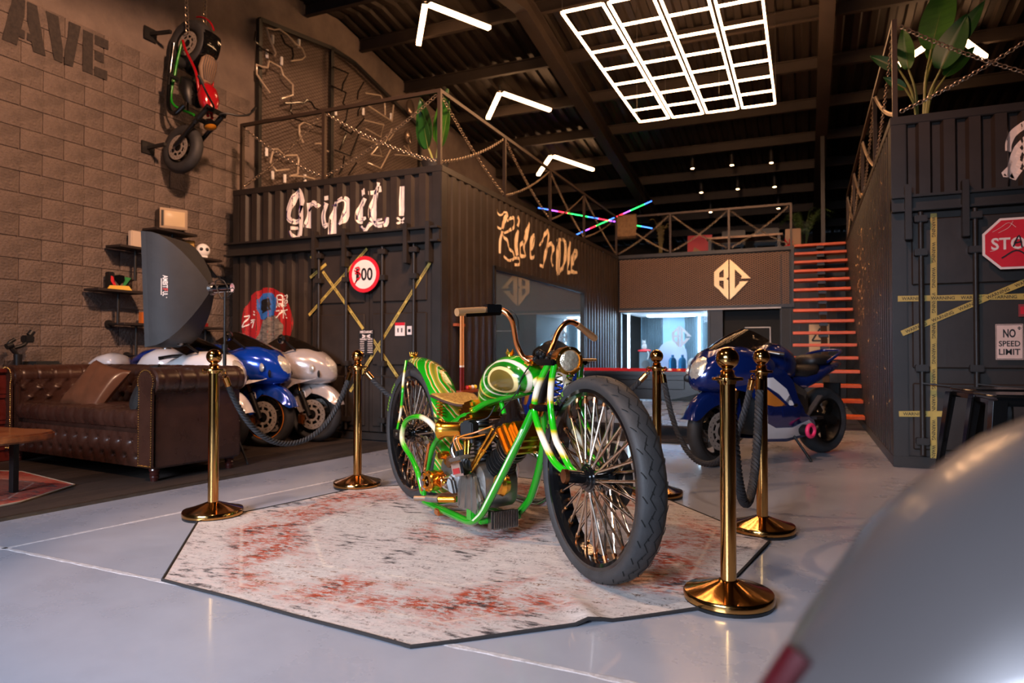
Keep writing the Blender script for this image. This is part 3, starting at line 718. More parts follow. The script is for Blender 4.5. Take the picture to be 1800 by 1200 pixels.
ch = thing('chopper_motorcycle', 'green and gold custom chopper with large spoked wheels on the faded rug', 'motorcycle', (-2.427, 3.998, 0.012), math.radians(-35.27))
RYM = Matrix.Rotation(-PI / 2, 4, 'X')       # turns a lathe axis from z to y
WR = .445
def wheel(name, parent, loc, rz, tw, groove=True):
    rim = MB()
    rw = tw * .42
    prof = [(.352, -rw * .35), (.356, -rw * .8), (.372, -rw), (.392, -rw), (.392, -rw * .86), (.376, -rw * .8), (.366, -rw * .3), (.366, rw * .3), (.376, rw * .8), (.392, rw * .86), (.392, rw), (.372, rw), (.356, rw * .8), (.352, rw * .35), (.352, -rw * .35)]
    rim.lathe(prof, 72, RYM); rim = rim.build(name, BLKGLOSS, parent, smooth=30); rim.location = loc; rim.rotation_euler = (0, 0, rz)
    t = MB(); h = tw / 2; tp = [(.376, -rw * .84), (.392, -h * .90), (.408, -h), (.422, -h * .98), (.434, -h * .8), (.442, -h * .45), (.445, 0), (.442, h * .45), (.434, h * .8), (.422, h * .98), (.408, h), (.392, h * .90), (.376, rw * .84)]
    t.lathe(tp, 84, RYM); t.build('tyre', RUBBER, rim, smooth=60)
    g = MB()
    def sp(a, y):   # point on the tyre surface
        q = abs(y) / h; r = .4452 - .0075 * q * q - .0135 * q ** 6
        return V((math.cos(a) * r, y, math.sin(a) * r))
    n = 30
    for k in range(n):
        a = 2 * PI * k / n
        segs = [((a, h * .10), (a + .10, h * .55)), ((a + .10, h * .55), (a + .205, h * .18)), ((a + .06, h * .72), (a + .12, h * .95)),
                ((a + .1, -h * .10), (a + .2, -h * .55)), ((a + .2, -h * .55), (a + .305, -h * .18)), ((a + .16, -h * .72), (a + .22, -h * .95)), ((a + .02, -h * .28), (a + .05, -h * .42))]
        for (a0, y0), (a1, y1) in segs:
            P = [sp(a0 + (a1 - a0) * i / 4, y0 + (y1 - y0) * i / 4) for i in range(5)]
            d = (P[-1] - P[0]).normalized(); vs_ = []
            for p in P:
                nr = V((p.x, 0, p.z)).normalized(); s_ = d.cross(nr).normalized() * .0022; vs_ += [p + s_ + nr * .0004, p - s_ + nr * .0004]
            g.add(vs_, [(2 * i, 2 * i + 1, 2 * i + 3, 2 * i + 2) for i in range(4)])
    o = g.build('tread_grooves', mat('groove_black', (10, 10, 10), .9), rim, smooth=0, fix=False); o['kind'] = 'stuff'
    hub = MB(); hb_ = .075
    hub.lathe([(.0, -hb_ - .012), (.03, -hb_ - .012), (.03, -hb_), (.042, -hb_), (.042, -hb_ + .01), (.052, -hb_ + .012), (.052, -hb_ + .022), (.062, -hb_ + .024), (.062, -hb_ + .036), (.038, -hb_ + .042), (.035, 0), (.038, hb_ - .042), (.062, hb_ - .036), (.062, hb_ - .024), (.052, hb_ - .022), (.052, hb_ - .012), (.042, hb_ - .01), (.042, hb_), (0, hb_)], 32, RYM)
    hub.build('hub', BLKGLOSS, rim)
    ns = 52; L = .30
    sm = MB().cyl((0, 0, 0), (0, 0, L), .006, n=8).mesh('spoke', mat('spoke_metal', (206, 188, 170), .16, 1.0))
    nm = MB().cyl((0, 0, 0), (0, 0, 0.03), .0098, .008, n=8).mesh('nipple', COPPER)
    for k in range(ns):
        sd = -1 if k % 2 else 1; a = 2 * PI * k / ns; da = (.20 if (k // 2) % 2 else -.20)
        p = V((math.cos(a + da) * .056, sd * (hb_ - .030), math.sin(a + da) * .056)); q = V((math.cos(a) * .352, sd * .012, math.sin(a) * .352))
        d = q - p; M = Matrix.Translation(p) @ d.to_track_quat('Z', 'Y').to_matrix().to_4x4() @ Matrix.Diagonal((1, 1, d.length / L, 1))
        share(sm, 'spoke', rim, M)
        share(nm, 'nipple', rim, Matrix.Translation(q - d.normalized() * .026) @ d.to_track_quat('Z', 'Y').to_matrix().to_4x4())
    return rim
def disc(parent, loc, y, R=.145):
    d = MB(); d.lathe([(R * .62, -.003), (R, -.003), (R, .003), (R * .62, .003), (R * .62, -.003)], 40, RYM)
    for k in range(6):
        a = k * PI / 3; d.bar((math.cos(a) * .05, 0, math.sin(a) * .05), (math.cos(a + .5) * R * .7, 0, math.sin(a + .5) * R * .7), .02, .006, up=(0, 1, 0))
    d.lathe([(.03, -.006), (.055, -.006), (.055, .006), (.03, .006), (.03, -.006)], 24, RYM)
    o = d.build('brake_disc', DARKM, parent); o.location = (0, y, 0)
    for k in range(12):
        a = k * PI / 6; MB().cyl((math.cos(a) * R * .82, y - .0036, math.sin(a) * R * .82), (math.cos(a) * R * .82, y + .0036, math.sin(a) * R * .82), .008, n=8).build('disc_hole', BLKPLAS, parent)
fw = wheel('front_wheel', ch, (1.95, 0, WR), math.radians(-8), .125); disc(fw, None, .085)
rw_ = wheel('rear_wheel', ch, (0, 0, WR), 0, .14)
# green writing on the side walls
LET = mat('tyre_lettering', (130, 190, 40), .6)
for wl, a0 in ((fw, 2.35), (rw_, 2.5)):
    mb = MB()
    for k in range(10):   # illegible green script: short curls following the tyre
        if k == 5: continue
        a = a0 + .062 * (5 - k); M = frame((math.cos(a) * .407, -(.0635 if wl is fw else .071), math.sin(a) * .407), (math.sin(a), 0, -math.cos(a)), (math.cos(a), 0, math.sin(a)))
        stroke(mb, [(.006, .006), (-.002, .010), (-.008, .003), (-.004, -.007), (.005, -.007)], .0032, M, 4, None, .001); stroke(mb, [(-.007, .0), (.004, .001)], .003, M, 4, None, .001)
    mb.build('sidewall_lettering', LET, wl, smooth=0)['kind'] = 'stuff'
# axle ends
MB().cyl((1.93, -.15, .462), (1.95, -.07, .45), .028, n=18).build('axle_spacer', BLKGLOSS, ch); MB().cyl((1.926, -.168, .463), (1.93, -.15, .462), .03, n=18).build('axle_cap', COPPER, ch)
MB().cyl((0, -.17, WR), (0, .17, WR), .014, n=12).build('rear_axle', STEEL, ch)
for s in (-1, 1): MB().bx(-.06, .07, s * .15 - .012, s * .15 + .012, WR - .035, WR + .035).build('axle_plate', STEEL, ch, bevel=.01)
# springer fork
legA = [(1.692, -.075, .948), (1.645, -.08, .888), (1.601, -.085, .817), (1.583, -.09, .732), (1.609, -.095, .669), (1.674, -.1, .586), (1.771, -.11, .503), (1.87, -.115, .468), (1.93, -.115, .462)]
legB = [(1.734, -.075, .948), (1.716, -.08, .869), (1.712, -.085, .80), (1.72, -.09, .739), (1.733, -.09, .68), (1.775, -.1, .597), (1.825, -.1, .544), (1.88, -.1, .49), (1.93, -.1, .465)]
for s in (1, -1):
    MB().tube(spline([(p[0], p[1] * s, p[2]) for p in legA], 5), .0165, 12).build('fork_leg', FADE, ch)
    MB().tube(spline([(p[0], p[1] * s, p[2]) for p in legB], 5), .0155, 12).build('fork_leg', FADE, ch)
for z, xx in ((.945, 1.66), (.73, 1.60)):
    F = MB(); F.bx(xx - .05, xx + .09, -.105, .105, z - .014, z + .014); F.build('fork_yoke', BLKGLOSS, ch, bevel=.006)
MB().cyl((1.585, -.11, .735), (1.585, .11, .735), .014, n=12).build('rocker_pin', GOLD, ch)
for s in (-1, 1):
    P = [(1.70 + .018 * math.cos(t * .9), s * .035 + .018 * math.sin(t * .9), .76 + t * .0042) for t in range(40)]
    MB().tube(P, .0042, 6).build('fork_spring', CHROME, ch)
# neck and headset
MB().cyl((1.47, 0, .70), (1.60, 0, .95), .026, n=20).build('steering_neck', DARKM, ch)
MB().cyl((1.585, 0, .915), (1.60, 0, .95), .036, n=20).build('neck_cup', GOLD, ch); MB().cyl((1.465, 0, .69), (1.478, 0, .715), .036, n=20).build('neck_cup', GOLD, ch)
# handlebars
barR = [(1.46, -.035, .944), (1.43, -.06, .972), (1.425, -.09, 1.029), (1.452, -.12, 1.084), (1.480, -.15, 1.138), (1.484, -.175, 1.172), (1.46, -.2, 1.195), (1.435, -.24, 1.198)]
barL = [(1.46, .035, .944), (1.445, .08, .966), (1.438, .12, 1.03), (1.424, .16, 1.095), (1.426, .2, 1.138), (1.426, .24, 1.150), (1.428, .28, 1.138)]
MB().tube(spline([barR[0], (1.47, 0, .938), barL[0]], 4), .0135, 12).build('bar_clamp_tube', COPPER, ch)
for P in (barR, barL): MB().tube(spline(P, 6), .0135, 14).build('handlebar', COPPER, ch)
MB().tube([(1.435, -.24, 1.198), (1.442, -.27, 1.196), (1.443, -.28, 1.195), (1.449, -.40, 1.182), (1.456, -.44, 1.178)], [.016, .017, .0155, .019, .019], 16).build('hand_grip', mat('bronze_grip', (206, 156, 108), .42, .6), ch)
MB().tube([(1.428, .28, 1.138), (1.422, .31, 1.122), (1.421, .315, 1.12), (1.404, .39, 1.082), (1.396, .425, 1.066)], [.016, .017, .0155, .019, .018], 16).build('hand_grip', mat('bronze_grip', (206, 156, 108), .42, .6), ch)
MB().bx(1.43, 1.475, -.285, -.205, 1.178, 1.222).build('control_box', BLKGLOSS, ch, bevel=.003)
MB().bar((1.47, -.21, 1.178), (1.486, -.41, 1.163), .012, .016).build('brake_lever', CHROME, ch, bevel=.003)
MB().tube(spline([(1.45, -.2, 1.2), (1.475, -.16, 1.2), (1.49, -.13, 1.16), (1.475, -.11, 1.10)], 5), .0028, 6).build('cable', BLKPLAS, ch)
cl = MB(); cl.bx(1.42, 1.50, -.05, .05, .925, .955); cl = cl.build('bar_clamp', GOLD, ch, bevel=.008)
MB().torus((1.46, 0, .95), (0, .3, 1), .05, .012, 24, 8).build('clamp_ring', COPPER, cl)
rnd = random.Random(5)
kn = MB()
for k in range(16): kn.sph((1.55 + rnd.uniform(-.04, .05), rnd.uniform(-.05, .05), .965 + rnd.uniform(-.02, .025)), rnd.uniform(.012, .02), 8)
kn.build('top_clamp_ornament', DARKM, ch)
# headlight
HL = Matrix.Translation((1.70, 0, .955)) @ Matrix.Rotation(math.radians(-12), 4, 'Z') @ Matrix.Rotation(PI / 2 + .05, 4, 'Y')
hl = MB(); hl.lathe([(0, -.06), (.03, -.058), (.052, -.04), (.06, -.01), (.062, .05), (.066, .052), (.066, .066), (.052, .068), (.052, .05)], 32, HL)
hl = hl.build('headlight', GOLD, ch, smooth=30)
MB().lathe([(.052, .06), (.044, .067), (.028, .073), (.012, .076), (.0001, .077)], 28, HL).build('headlight_lens', mat('lamp_lens', (236, 214, 184), .08, .75, .3, 60, .6, 40), hl)
b_ = MB()
for k in range(6): a = k * PI / 3; b_.sph(HL @ V((math.cos(a) * .06, math.sin(a) * .06, .067)), .005, 8)
b_.build('bezel_screws', CHROME, hl); MB().cyl((1.76, .04, .955), (1.75, .15, .955), .006, n=8).build('side_marker', BRASS, ch)
# tank
def ell(c, u, v_, a, b, n=28, pw=1.0):
    out = []
    for k in range(n):
        t = 2 * PI * k / n; ct, s_ = math.cos(t), math.sin(t)
        out.append(V(c) + V(u) * a * math.copysign(abs(ct) ** pw, ct) + V(v_) * b * math.copysign(abs(s_) ** pw, s_))
    return out
T = [(.885, .712, .006, .008), (.91, .722, .03, .025), (.97, .755, .062, .055), (1.06, .803, .10, .082), (1.16, .847, .128, .102), (1.27, .872, .138, .108), (1.36, .882, .132, .10), (1.42, .884, .105, .082), (1.45, .884, .06, .05), (1.46, .884, .01, .01)]
ax = V((.94, 0, .34)).normalized(); up = V((-.34, 0, .94)).normalized()
tk = MB(); tk.loft([ell((x, 0, z), (0, 1, 0), up, a, b, 32, .9) for x, z, a, b in T]); tk = tk.build('fuel_tank', TANKP, ch, smooth=80); tmp_.inputs['Location'].default_value = (-.82, .10, -.84); tmp_.inputs['Scale'].default_value = (.62, .7, 1.0)
cp = MB(); cp.lathe([(.022, 0), (.026, .004), (.02, .012), (.019, .02), (.026, .034), (.024, .034), (.016, .02), (0, .02)], 20, Matrix.Translation((1.21, 0, .958)))
for k in range(6): a = k * PI / 3; cp.add([(1.21 + math.cos(a - .4) * .026, math.sin(a - .4) * .026, .99), (1.21 + math.cos(a + .4) * .026, math.sin(a + .4) * .026, .99), (1.21 + math.cos(a) * .031, math.sin(a) * .031, 1.012)], [(0, 1, 2)])
cp.build('crown_cap', GOLD, tk)
MB().lathe([(.02, 0), (.024, .006), (.018, .016), (.0, .02)], 20, Matrix.Translation((1.10, -.02, .905))).build('filler_cap', GOLD, tk)
# saddle
sd = MB()
SR = []
for x, zc, hw, cr in ((.40, .70, .03, .0), (.42, .706, .085, .006), (.48, .712, .125, .012), (.56, .706, .135, .014), (.65, .688, .115, .01), (.74, .672, .08, .006), (.82, .675, .05, .003), (.88, .69, .036, .002), (.90, .695, .012, 0)):
    n = 14; ring = [(x, hw * math.cos(PI * k / n), zc + (math.sin(PI * k / n) * .016 - .012 * abs(math.cos(PI * k / n)) ** 2 * -1) + cr) for k in range(n + 1)] + [(x, hw * math.cos(PI * k / n), zc + .006 - .006 * math.sin(PI * k / n)) for k in range(n, -1, -1)]
    SR.append([V(p) for p in ring])
sd.loft(SR); sd = sd.build('saddle', LEATH, ch, smooth=70)
e = [(.40, 0, .708), (.42, -.085, .716), (.48, -.127, .726), (.56, -.137, .72), (.65, -.117, .7), (.74, -.082, .684), (.82, -.052, .686), (.90, -.012, .70)]
MB().tube(spline(e + [(x, -y, z) for x, y, z in e[::-1][0:-1]], 4, True), .008, 8, closed=True).build('saddle_edge', LEDGE, sd)
for s in (-1, 1):
    P = [(.50 + .022 * math.cos(t * .8), s * .075 + .022 * math.sin(t * .8), .60 + t * .0024) for t in range(42)]
    MB().tube(P, .0045, 6).build('saddle_spring', GOLD, ch)
    MB().bar((.42, s * .08, .595), (.62, s * .1, .565), .02, .012).build('spring_bracket', STEEL, ch)
# rear fender
def fen(u, v_):
    a = math.radians(-42 + u * 142); w = (v_ - .5) * 2; r = .485 + .03 * (1 - w * w)
    hw = .095 * (1 - .35 * max(0, (u - .8) / .2))
    return V((math.cos(a) * r, w * hw, WR + math.sin(a) * r))
fe = MB().grid(fen, 40, 12).build('rear_fender', FENP, ch, smooth=60, solid=.005)
cr_ = MB(); cr_.sph((-.085, 0, .968), (.022, .03, .014), 12)
for k in range(5): cr_.cyl((-.085, -.024 + .012 * k, .972), (-.085, -.03 + .015 * k, .995), .006, .002, n=6)
cr_.build('tail_ornament', GOLD, fe)
for s in (-1, 1): MB().tube(spline([(.0, s * .09, .935), (.06, s * .135, .80), (.085, s * .15, .72), (.05, s * .15, .585), (.01, s * .155, .48)], 5), .009, 10).build('fender_strut', FADE, ch)
# frame
fb = [(1.37, -.02, .79), (1.2, -.025, .755), (1.037, -.04, .716), (.921, -.07, .662), (.767, -.1, .592), (.611, -.12, .495), (.515, -.125, .419), (.446, -.13, .296), (.390, -.13, .149), (.40, -.13, .07)]
lp = [(.632, -.13, .494), (.492, -.14, .567), (.342, -.15, .589), (.157, -.15, .548), (.08, -.15, .455), (.11, -.15, .384), (.229, -.14, .306), (.321, -.14, .229), (.375, -.13, .11)]
dn = [(1.489, -.02, .73), (1.448, -.06, .610), (1.356, -.1, .434), (1.222, -.13, .231), (1.143, -.13, .145), (1.061, -.13, .088), (.989, -.13, .067), (.9, -.13, .064), (.756, -.13, .064), (.579, -.13, .064), (.40, -.13, .066)]
for s in (1, -1):
    f_ = lambda P: spline([(x, y * s, z) for x, y, z in P], 6)
    MB().tube(f_(fb), .0175, 12).build('frame_tube', GREEN, ch); MB().tube(f_(lp), .0175, 12).build('frame_loop', FADE2, ch)
    t_ = MB().tube(f_(dn), .021, 14).build('down_tube', GREEN, ch)
    for off in (-.007, .007):
        sp_ = MB(); sp_.tube([p + V((.008 + off * .6, -.0195 * s, .002)) for p in f_(dn[1:6])], .0024, 5); sp_.build('pinstripe', STRIPE, t_)
MB().tube(spline([(1.5, 0, .86), (1.35, 0, .80), (1.1, 0, .74), (.95, 0, .70)], 5), .022, 12).build('backbone', FADE, ch)
MB().bx(1.09, 1.12, -.13, .13, .075, .105).build('cross_member', GREEN, ch, bevel=.006); MB().bx(.42, .46, -.13, .13, .05, .08).build('cross_member', GREEN, ch, bevel=.006)
MB().bx(.99, 1.06, -.15, -.10, .075, .15).build('engine_mount', GREEN, ch, bevel=.01)
# engine
EX, EZ = .98, .26
cs = MB(); cs.loft([ell((EX, y, EZ), (1, 0, 0), (0, 0, 1), r, r * .86, 28, .75) for y, r in ((-.12, .09), (-.115, .12), (-.10, .145), (0, .15), (.10, .145), (.115, .09))])
cs = cs.build('crankcase', ALU, ch, smooth=40)
MB().prism([(.86, .12), (1.10, .12), (1.14, .2), (1.06, .33), (.98, .36), (.88, .28)], .11, .145, frame((0, 0, 0), (1, 0, 0), (0, 0, 1))).build('cam_cover', ALU, cs, bevel=.012)
for k in range(4): MB().bar((.90 + k * .075, -.146, .14), (.94 + k * .05, -.146, .33), .010, .006).build('case_rib', ALU, cs)
def cylinder(base, top, upside):
    base, top = V(base), V(top); d = (top - base); L = d.length; d.normalize()
    q = d.to_track_quat('Z', 'Y').to_matrix().to_4x4(); M = Matrix.Translation(base) @ q
    c = MB(); c.cyl((0, 0, 0), (0, 0, L), .055, n=20); c.M = None
    cy = MB(M); cy.cyl((0, 0, 0), (0, 0, L), .052, n=20)
    cy = cy.build('cylinder', BLKPLAS, ch)
    n = 11
    for k in range(n):
        t = (k + .5) / n * L; f = MB(M); w = .072 + .008 * math.sin(k); hot = k > 6
        f.loft([ell((0, 0, t + o), (1, 0, 0), (0, 1, 0), w, w, 20, .8) for o in (-.003, .003)]); f.build('cooling_fin', STEEL if hot else BLKPLAS, cy)
    r = MB(M); r.bx(-.105, .105, -.085, .085, L, L + .04); r.bx(-.095, .095, -.075, .075, L + .035, L + .08); r.bx(-.06, .08, -.06, .06, L + .07, L + .115)
    r = r.build('rocker_box', GOLD, ch, bevel=.012, smooth=30)
    for (x, y) in ((-.08, -.05), (.08, -.05), (.08, .05), (-.08, .05)):
        s_ = MB(M); s_.cyl((x, y, L + .03), (x, y, L + .045), .009, n=6); s_.build('bolt', CHROME, r)
    return M, L
M1, L1 = cylinder((1.08, 0, .36), (1.275, 0, .525), 1)
M2, L2 = cylinder((.93, 0, .37), (.88, 0, .60), 1)
for (a, b) in (((1.00, -.135, .345), (1.17, -.085, .585)), ((1.03, -.14, .345), (1.21, -.085, .57)), ((.98, -.135, .36), (.93, -.085, .62)), ((.95, -.135, .35), (.87, -.085, .62))):
    MB().cyl(a, b, .009, n=10).build('pushrod_tube', GOLD, ch); MB().cyl(V(a).lerp(V(b), .45), V(a).lerp(V(b), .55), .0125, n=10).build('pushrod_collar', GOLD, ch)
# carburettor with velocity stack
MB().loft([ell((.0, 0, 0), (1, 0, 0), (0, 0, 1), .001, .001, 20)] + [ell((0, 0, 0), (1, 0, 0), (0, 0, 1), .001, .001, 20)])
HM = frame((1.03, -.15, .575), (.1, .1, 1), (0.55, -.83, 0), None)
hz_ = V((-.86, -.5, -.05)).normalized(); HQ = Matrix.Translation((1.0, -.17, .572)) @ hz_.to_track_quat('Z', 'Y').to_matrix().to_4x4()
hr = MB(); hr.lathe([(.040, 0), (.044, .004), (.041, .02), (.041, .11), (.046, .13), (.058, .147), (.056, .149), (.043, .132), (.037, .11), (.034, .0)], 32, HQ); hr.build('velocity_stack', GOLD, ch, smooth=40)
cb = MB(); cb.bx(-.035, .035, -.04, .04, -.08, .0, HQ); cb.bx(-.045, .03, -.03, .05, -.06, -.015, HQ); cb.cyl((1.03, -.13, .50), (1.03, -.13, .62), .02, n=12); cb.build('carburettor', BLKPLAS, ch, bevel=.006)
MB().tube(spline([(1.03, -.12, .56), (1.05, -.06, .56), (1.05, -.01, .56)], 4), .024, 14).build('intake_pipe', STEEL, ch)
# magneto box and plug leads
MGM = Matrix.Translation((1.03, -.20, .385)) @ Euler((.1, -.25, .1)).to_matrix().to_4x4()
mg = MB(); mg.bx(-.055, .055, -.035, .035, -.055, .03, MGM); mg = mg.build('magneto', CHROME, ch, bevel=.012); MB().bx(-.06, .06, -.04, .04, .028, .05, MGM).build('magneto_cover', ALU, mg, bevel=.008); MB().bx(-.03, .03, -.038, -.034, -.04, -.01, MGM).build('badge', mat('red_badge', (150, 40, 40), .3), mg)
OWIRE = mat('amber_wire', (190, 110, 30), .35)
for dx, end in ((-.02, (.93, -.10, .58)), (.015, (1.10, -.09, .55)), (.035, (1.16, -.08, .60))):
    b0 = MGM @ V((dx, 0, .05)); MB().cyl(b0, b0 + V((0, 0, .03)), .009, n=8).build('plug_boot', BLKPLAS, ch)
    MB().tube(spline([b0 + V((0, 0, .03)), b0 + V((-.02, -.01, .09)), V(end).lerp(b0, .4) + V((0, -.03, .03)), end], 6), .0042, 6).build('plug_lead', OWIRE, ch)
MB().tube(spline([(.96, -.19, .40), (.93, -.2, .46), (.93, -.17, .52), (.97, -.12, .53)], 5), .017, 12).build('breather_pipe', CHROME, ch)
# primary and clutch, transmission
TM = lambda x, y, z: Matrix.Translation((x, y, z)) @ RYM
g_ = MB(); g_.loft([ell((.66, y, .27), (1, 0, 0), (0, 0, 1), r, r, 20, .75) for y, r in ((-.11, .06), (-.1, .09), (.1, .09), (.11, .06))]); g_.build('gearbox', ALU, ch)
q = MB(); q.lathe([(0, -.05), (.03, -.05), (.034, -.045), (.052, -.04), (.056, -.03), (.056, .02), (.05, .025), (0, .025)], 28, TM(.63, -.2, .24)); q.build('clutch_drum', CHROME, ch)
q = MB(); q.lathe([(.03, -.05), (.058, -.05), (.062, -.04), (.055, -.02), (.062, 0), (.055, .02), (.06, .04), (.03, .045)], 28, TM(.70, -.2, .25))
for k in range(8): a = k * PI / 4; q.cyl((.70 + math.cos(a) * .05, -.258, .25 + math.sin(a) * .05), (.70 + math.cos(a) * .05, -.245, .25 + math.sin(a) * .05), .007, n=8)
q.build('gold_clutch_hub', GOLD, ch)
for k in range(3): MB().torus((.765, -.165 + .0 * k, .255), (.1, 1, .05), .035 - k * .004, .007, 20, 6).build('hub_ring', COPPER, ch) if k == 0 else MB().torus((.765, -.165 - .016 * k, .255), (.1, 1, .05), .035 - k * .003, .007, 20, 6).build('hub_ring', COPPER, ch)
MB().cyl((.80, -.17, .25), (.86, -.155, .255), .04, .055, n=20).build('shaft_cover', CHROME, ch)
q = MB(); q.lathe([(0, -.03), (.03, -.03), (.034, 0), (.03, .04), (0, .04)], 18, TM(.74, -.12, .37)); q.lathe([(0, -.03), (.022, -.03), (.026, 0), (.022, .03), (0, .03)], 16, TM(.69, -.14, .39)); q.build('oil_pump', GOLD, ch)
MB().cyl((.80, -.1, .36), (.80, -.16, .37), .035, n=16).build('starter_cap', mat('bronze_cap', (140, 100, 70), .35, .8), ch)
tnk = MB(); tnk.bx(.72, .86, -.075, .075, .50, .60); tnk.build('oil_tank', GOLD, ch, bevel=.02)
P = [(.80, -.10, .50 - t * .004) for t in range(2)]
mb = MB()
for k in range(26):
    a = V((.70, .10, .27)).lerp(V((.06, .12, .51)), k / 25); mb.bx(a.x - .012, a.x + .012, .095, .115, a.z - .006, a.z + .006); a = V((.70, .10, .19)).lerp(V((.06, .12, .38)), k / 25); mb.bx(a.x - .012, a.x + .012, .095, .115, a.z - .006, a.z + .006)
mb.build('drive_chain', BRASS, ch, smooth=0)['kind'] = 'stuff'
# exhaust on the far side
for P in ([(1.25, .05, .50), (1.36, .12, .42), (1.34, .18, .25), (1.15, .2, .16), (.7, .2, .15)], [(.9, .08, .5), (.95, .18, .4), (.9, .21, .24), (.7, .21, .2)]):
    MB().tube(spline(P, 6), .021, 12).build('exhaust_pipe', CHROME, ch)
q = MB(); q.lathe([(0, -.02), (.05, -.02), (.062, 0), (.05, .03), (0, .03)], 22, TM(1.22, -.06, .30)); q.build('generator_cap', GOLD, ch)
# foot controls, oil cooler, kick stand
MB().cyl((.644, -.30, .15), (.71, -.255, .155), .0165, n=14).build('foot_peg', mat('satin_peg', (176, 150, 128), .35, .9), ch); MB().cyl((.71, -.255, .155), (.79, -.215, .16), .02, n=14).build('peg_mount', ALU, ch); MB().cyl((.79, -.215, .16), (.86, -.15, .165), .018, n=14).build('peg_mount', GOLD, ch)
MB().tube([(.56, -.22, .17), (.60, -.22, .30), (.66, -.22, .47)], .0095, 10).build('shift_lever', COPPER, ch); MB().cyl((.62, -.225, .49), (.70, -.25, .475), .012, n=12).build('shift_peg', STEEL, ch)
q = MB(); q.bx(.62, .78, -.145, -.115, .05, .08); q.bx(.60, .66, -.16, -.11, .03, .07); q.build('stand_bracket', COPPER, ch, bevel=.006)
MB().bx(1.125, 1.155, -.075, .075, .055, .14).build('oil_cooler', DARKM, ch)
for k in range(15): MB().bx(1.155, 1.172, -.072 + k * .0102, -.068 + k * .0102, .05, .145).build('cooler_fin', STEEL, ch, smooth=0)
MB().tube([(.70, .13, .07), (.66, .20, .035), (.6, .26, 0.0)], .01, 8).build('kick_stand', STEEL, ch)
for P in ([(1.47, -.04, .93), (1.45, -.08, .86), (1.40, -.07, .78)], [(1.42, -.03, .93), (1.43, -.09, .80), (1.3, -.1, .70), (1.2, -.06, .66)], [(1.10, -.03, .70), (1.08, -.06, .64), (1.05, -.1, .62)]):
    MB().tube(spline(P, 6), .0035, 6).build('cable', BLKPLAS, ch)
for k in range(12): MB().bx(1.125 + k * .0025 - .004, 1.128 + k * .0025 - .004, -.084, -.072, .05, .145).build('cooler_fin', STEEL, ch, smooth=0)
# rearmost bits: engine side struts
MB().cyl((1.12, 0, .72), (1.15, 0, .66), .014, n=10).build('engine_brace', FADE, ch)
# ================================================================ sport bikes
BLUE = mat('metallic_blue', (16, 62, 168), .16, .35, coat=.8)
DBLUE = mat('deep_blue', (12, 34, 96), .16, .35, coat=.8)
PEARL = mat('pearl_white', (226, 222, 222), .18, 0, coat=.8)
SILV = mat('silver_grey', (176, 166, 162), .2, .3, coat=.8)
SEATM = mat('black_seat_vinyl', (24, 22, 22), .5, 0, .2, 20, .1, 60)
FORKG = mat('gold_fork_tube', (170, 104, 44), .2, .9)
FLAME = mat('amber_graphic', (190, 112, 40), .3, coat=.5)
LENSM = mat('head_lamp_glass', (236, 222, 205), .06, .6, .3, 30, .5, 30)
PINK = mat('pink_ring', (226, 48, 96), .4)
def sec(x, w, zt, zb, n=20, pw=.75, sh=0.0):
    zc = (zt + zb) / 2; h = (zt - zb) / 2; out = []
    for k in range(n):
        t = 2 * PI * k / n; c, s = math.cos(t), math.sin(t)
        out.append(V((x + sh * s, w * math.copysign(abs(c) ** pw, c), zc + h * math.copysign(abs(s) ** pw, s))))
    return out
def panel(outline, yf, side, name, m, parent, th=.006, sub=3):
    bm = bmesh.new(); P = [(p[0], p[1]) for p in outline]
    vs_ = [bm.verts.new((x, 0, z)) for x, z in P]; f = bm.faces.new(vs_)
    bmesh.ops.triangulate(bm, faces=[f])
    for _ in range(sub): bmesh.ops.subdivide_edges(bm, edges=[e for e in bm.edges if e.calc_length() > .05], cuts=1, use_grid_fill=False); bmesh.ops.triangulate(bm, faces=[q for q in bm.faces if len(q.verts) > 3])
    for v in bm.verts: v.co.y = side * yf(v.co.x, v.co.z)
    bmesh.ops.recalc_face_normals(bm, faces=bm.faces)
    bmesh.ops.solidify(bm, geom=bm.faces[:], thickness=th * side * -1 if False else th)
    me = bpy.data.meshes.new(name); bm.to_mesh(me); bm.free(); me.materials.append(m); me.shade_smooth(); me.set_sharp_from_angle(angle=math.radians(50))
    o = bpy.data.objects.new(name, me); col.objects.link(o); o.parent = parent; return o
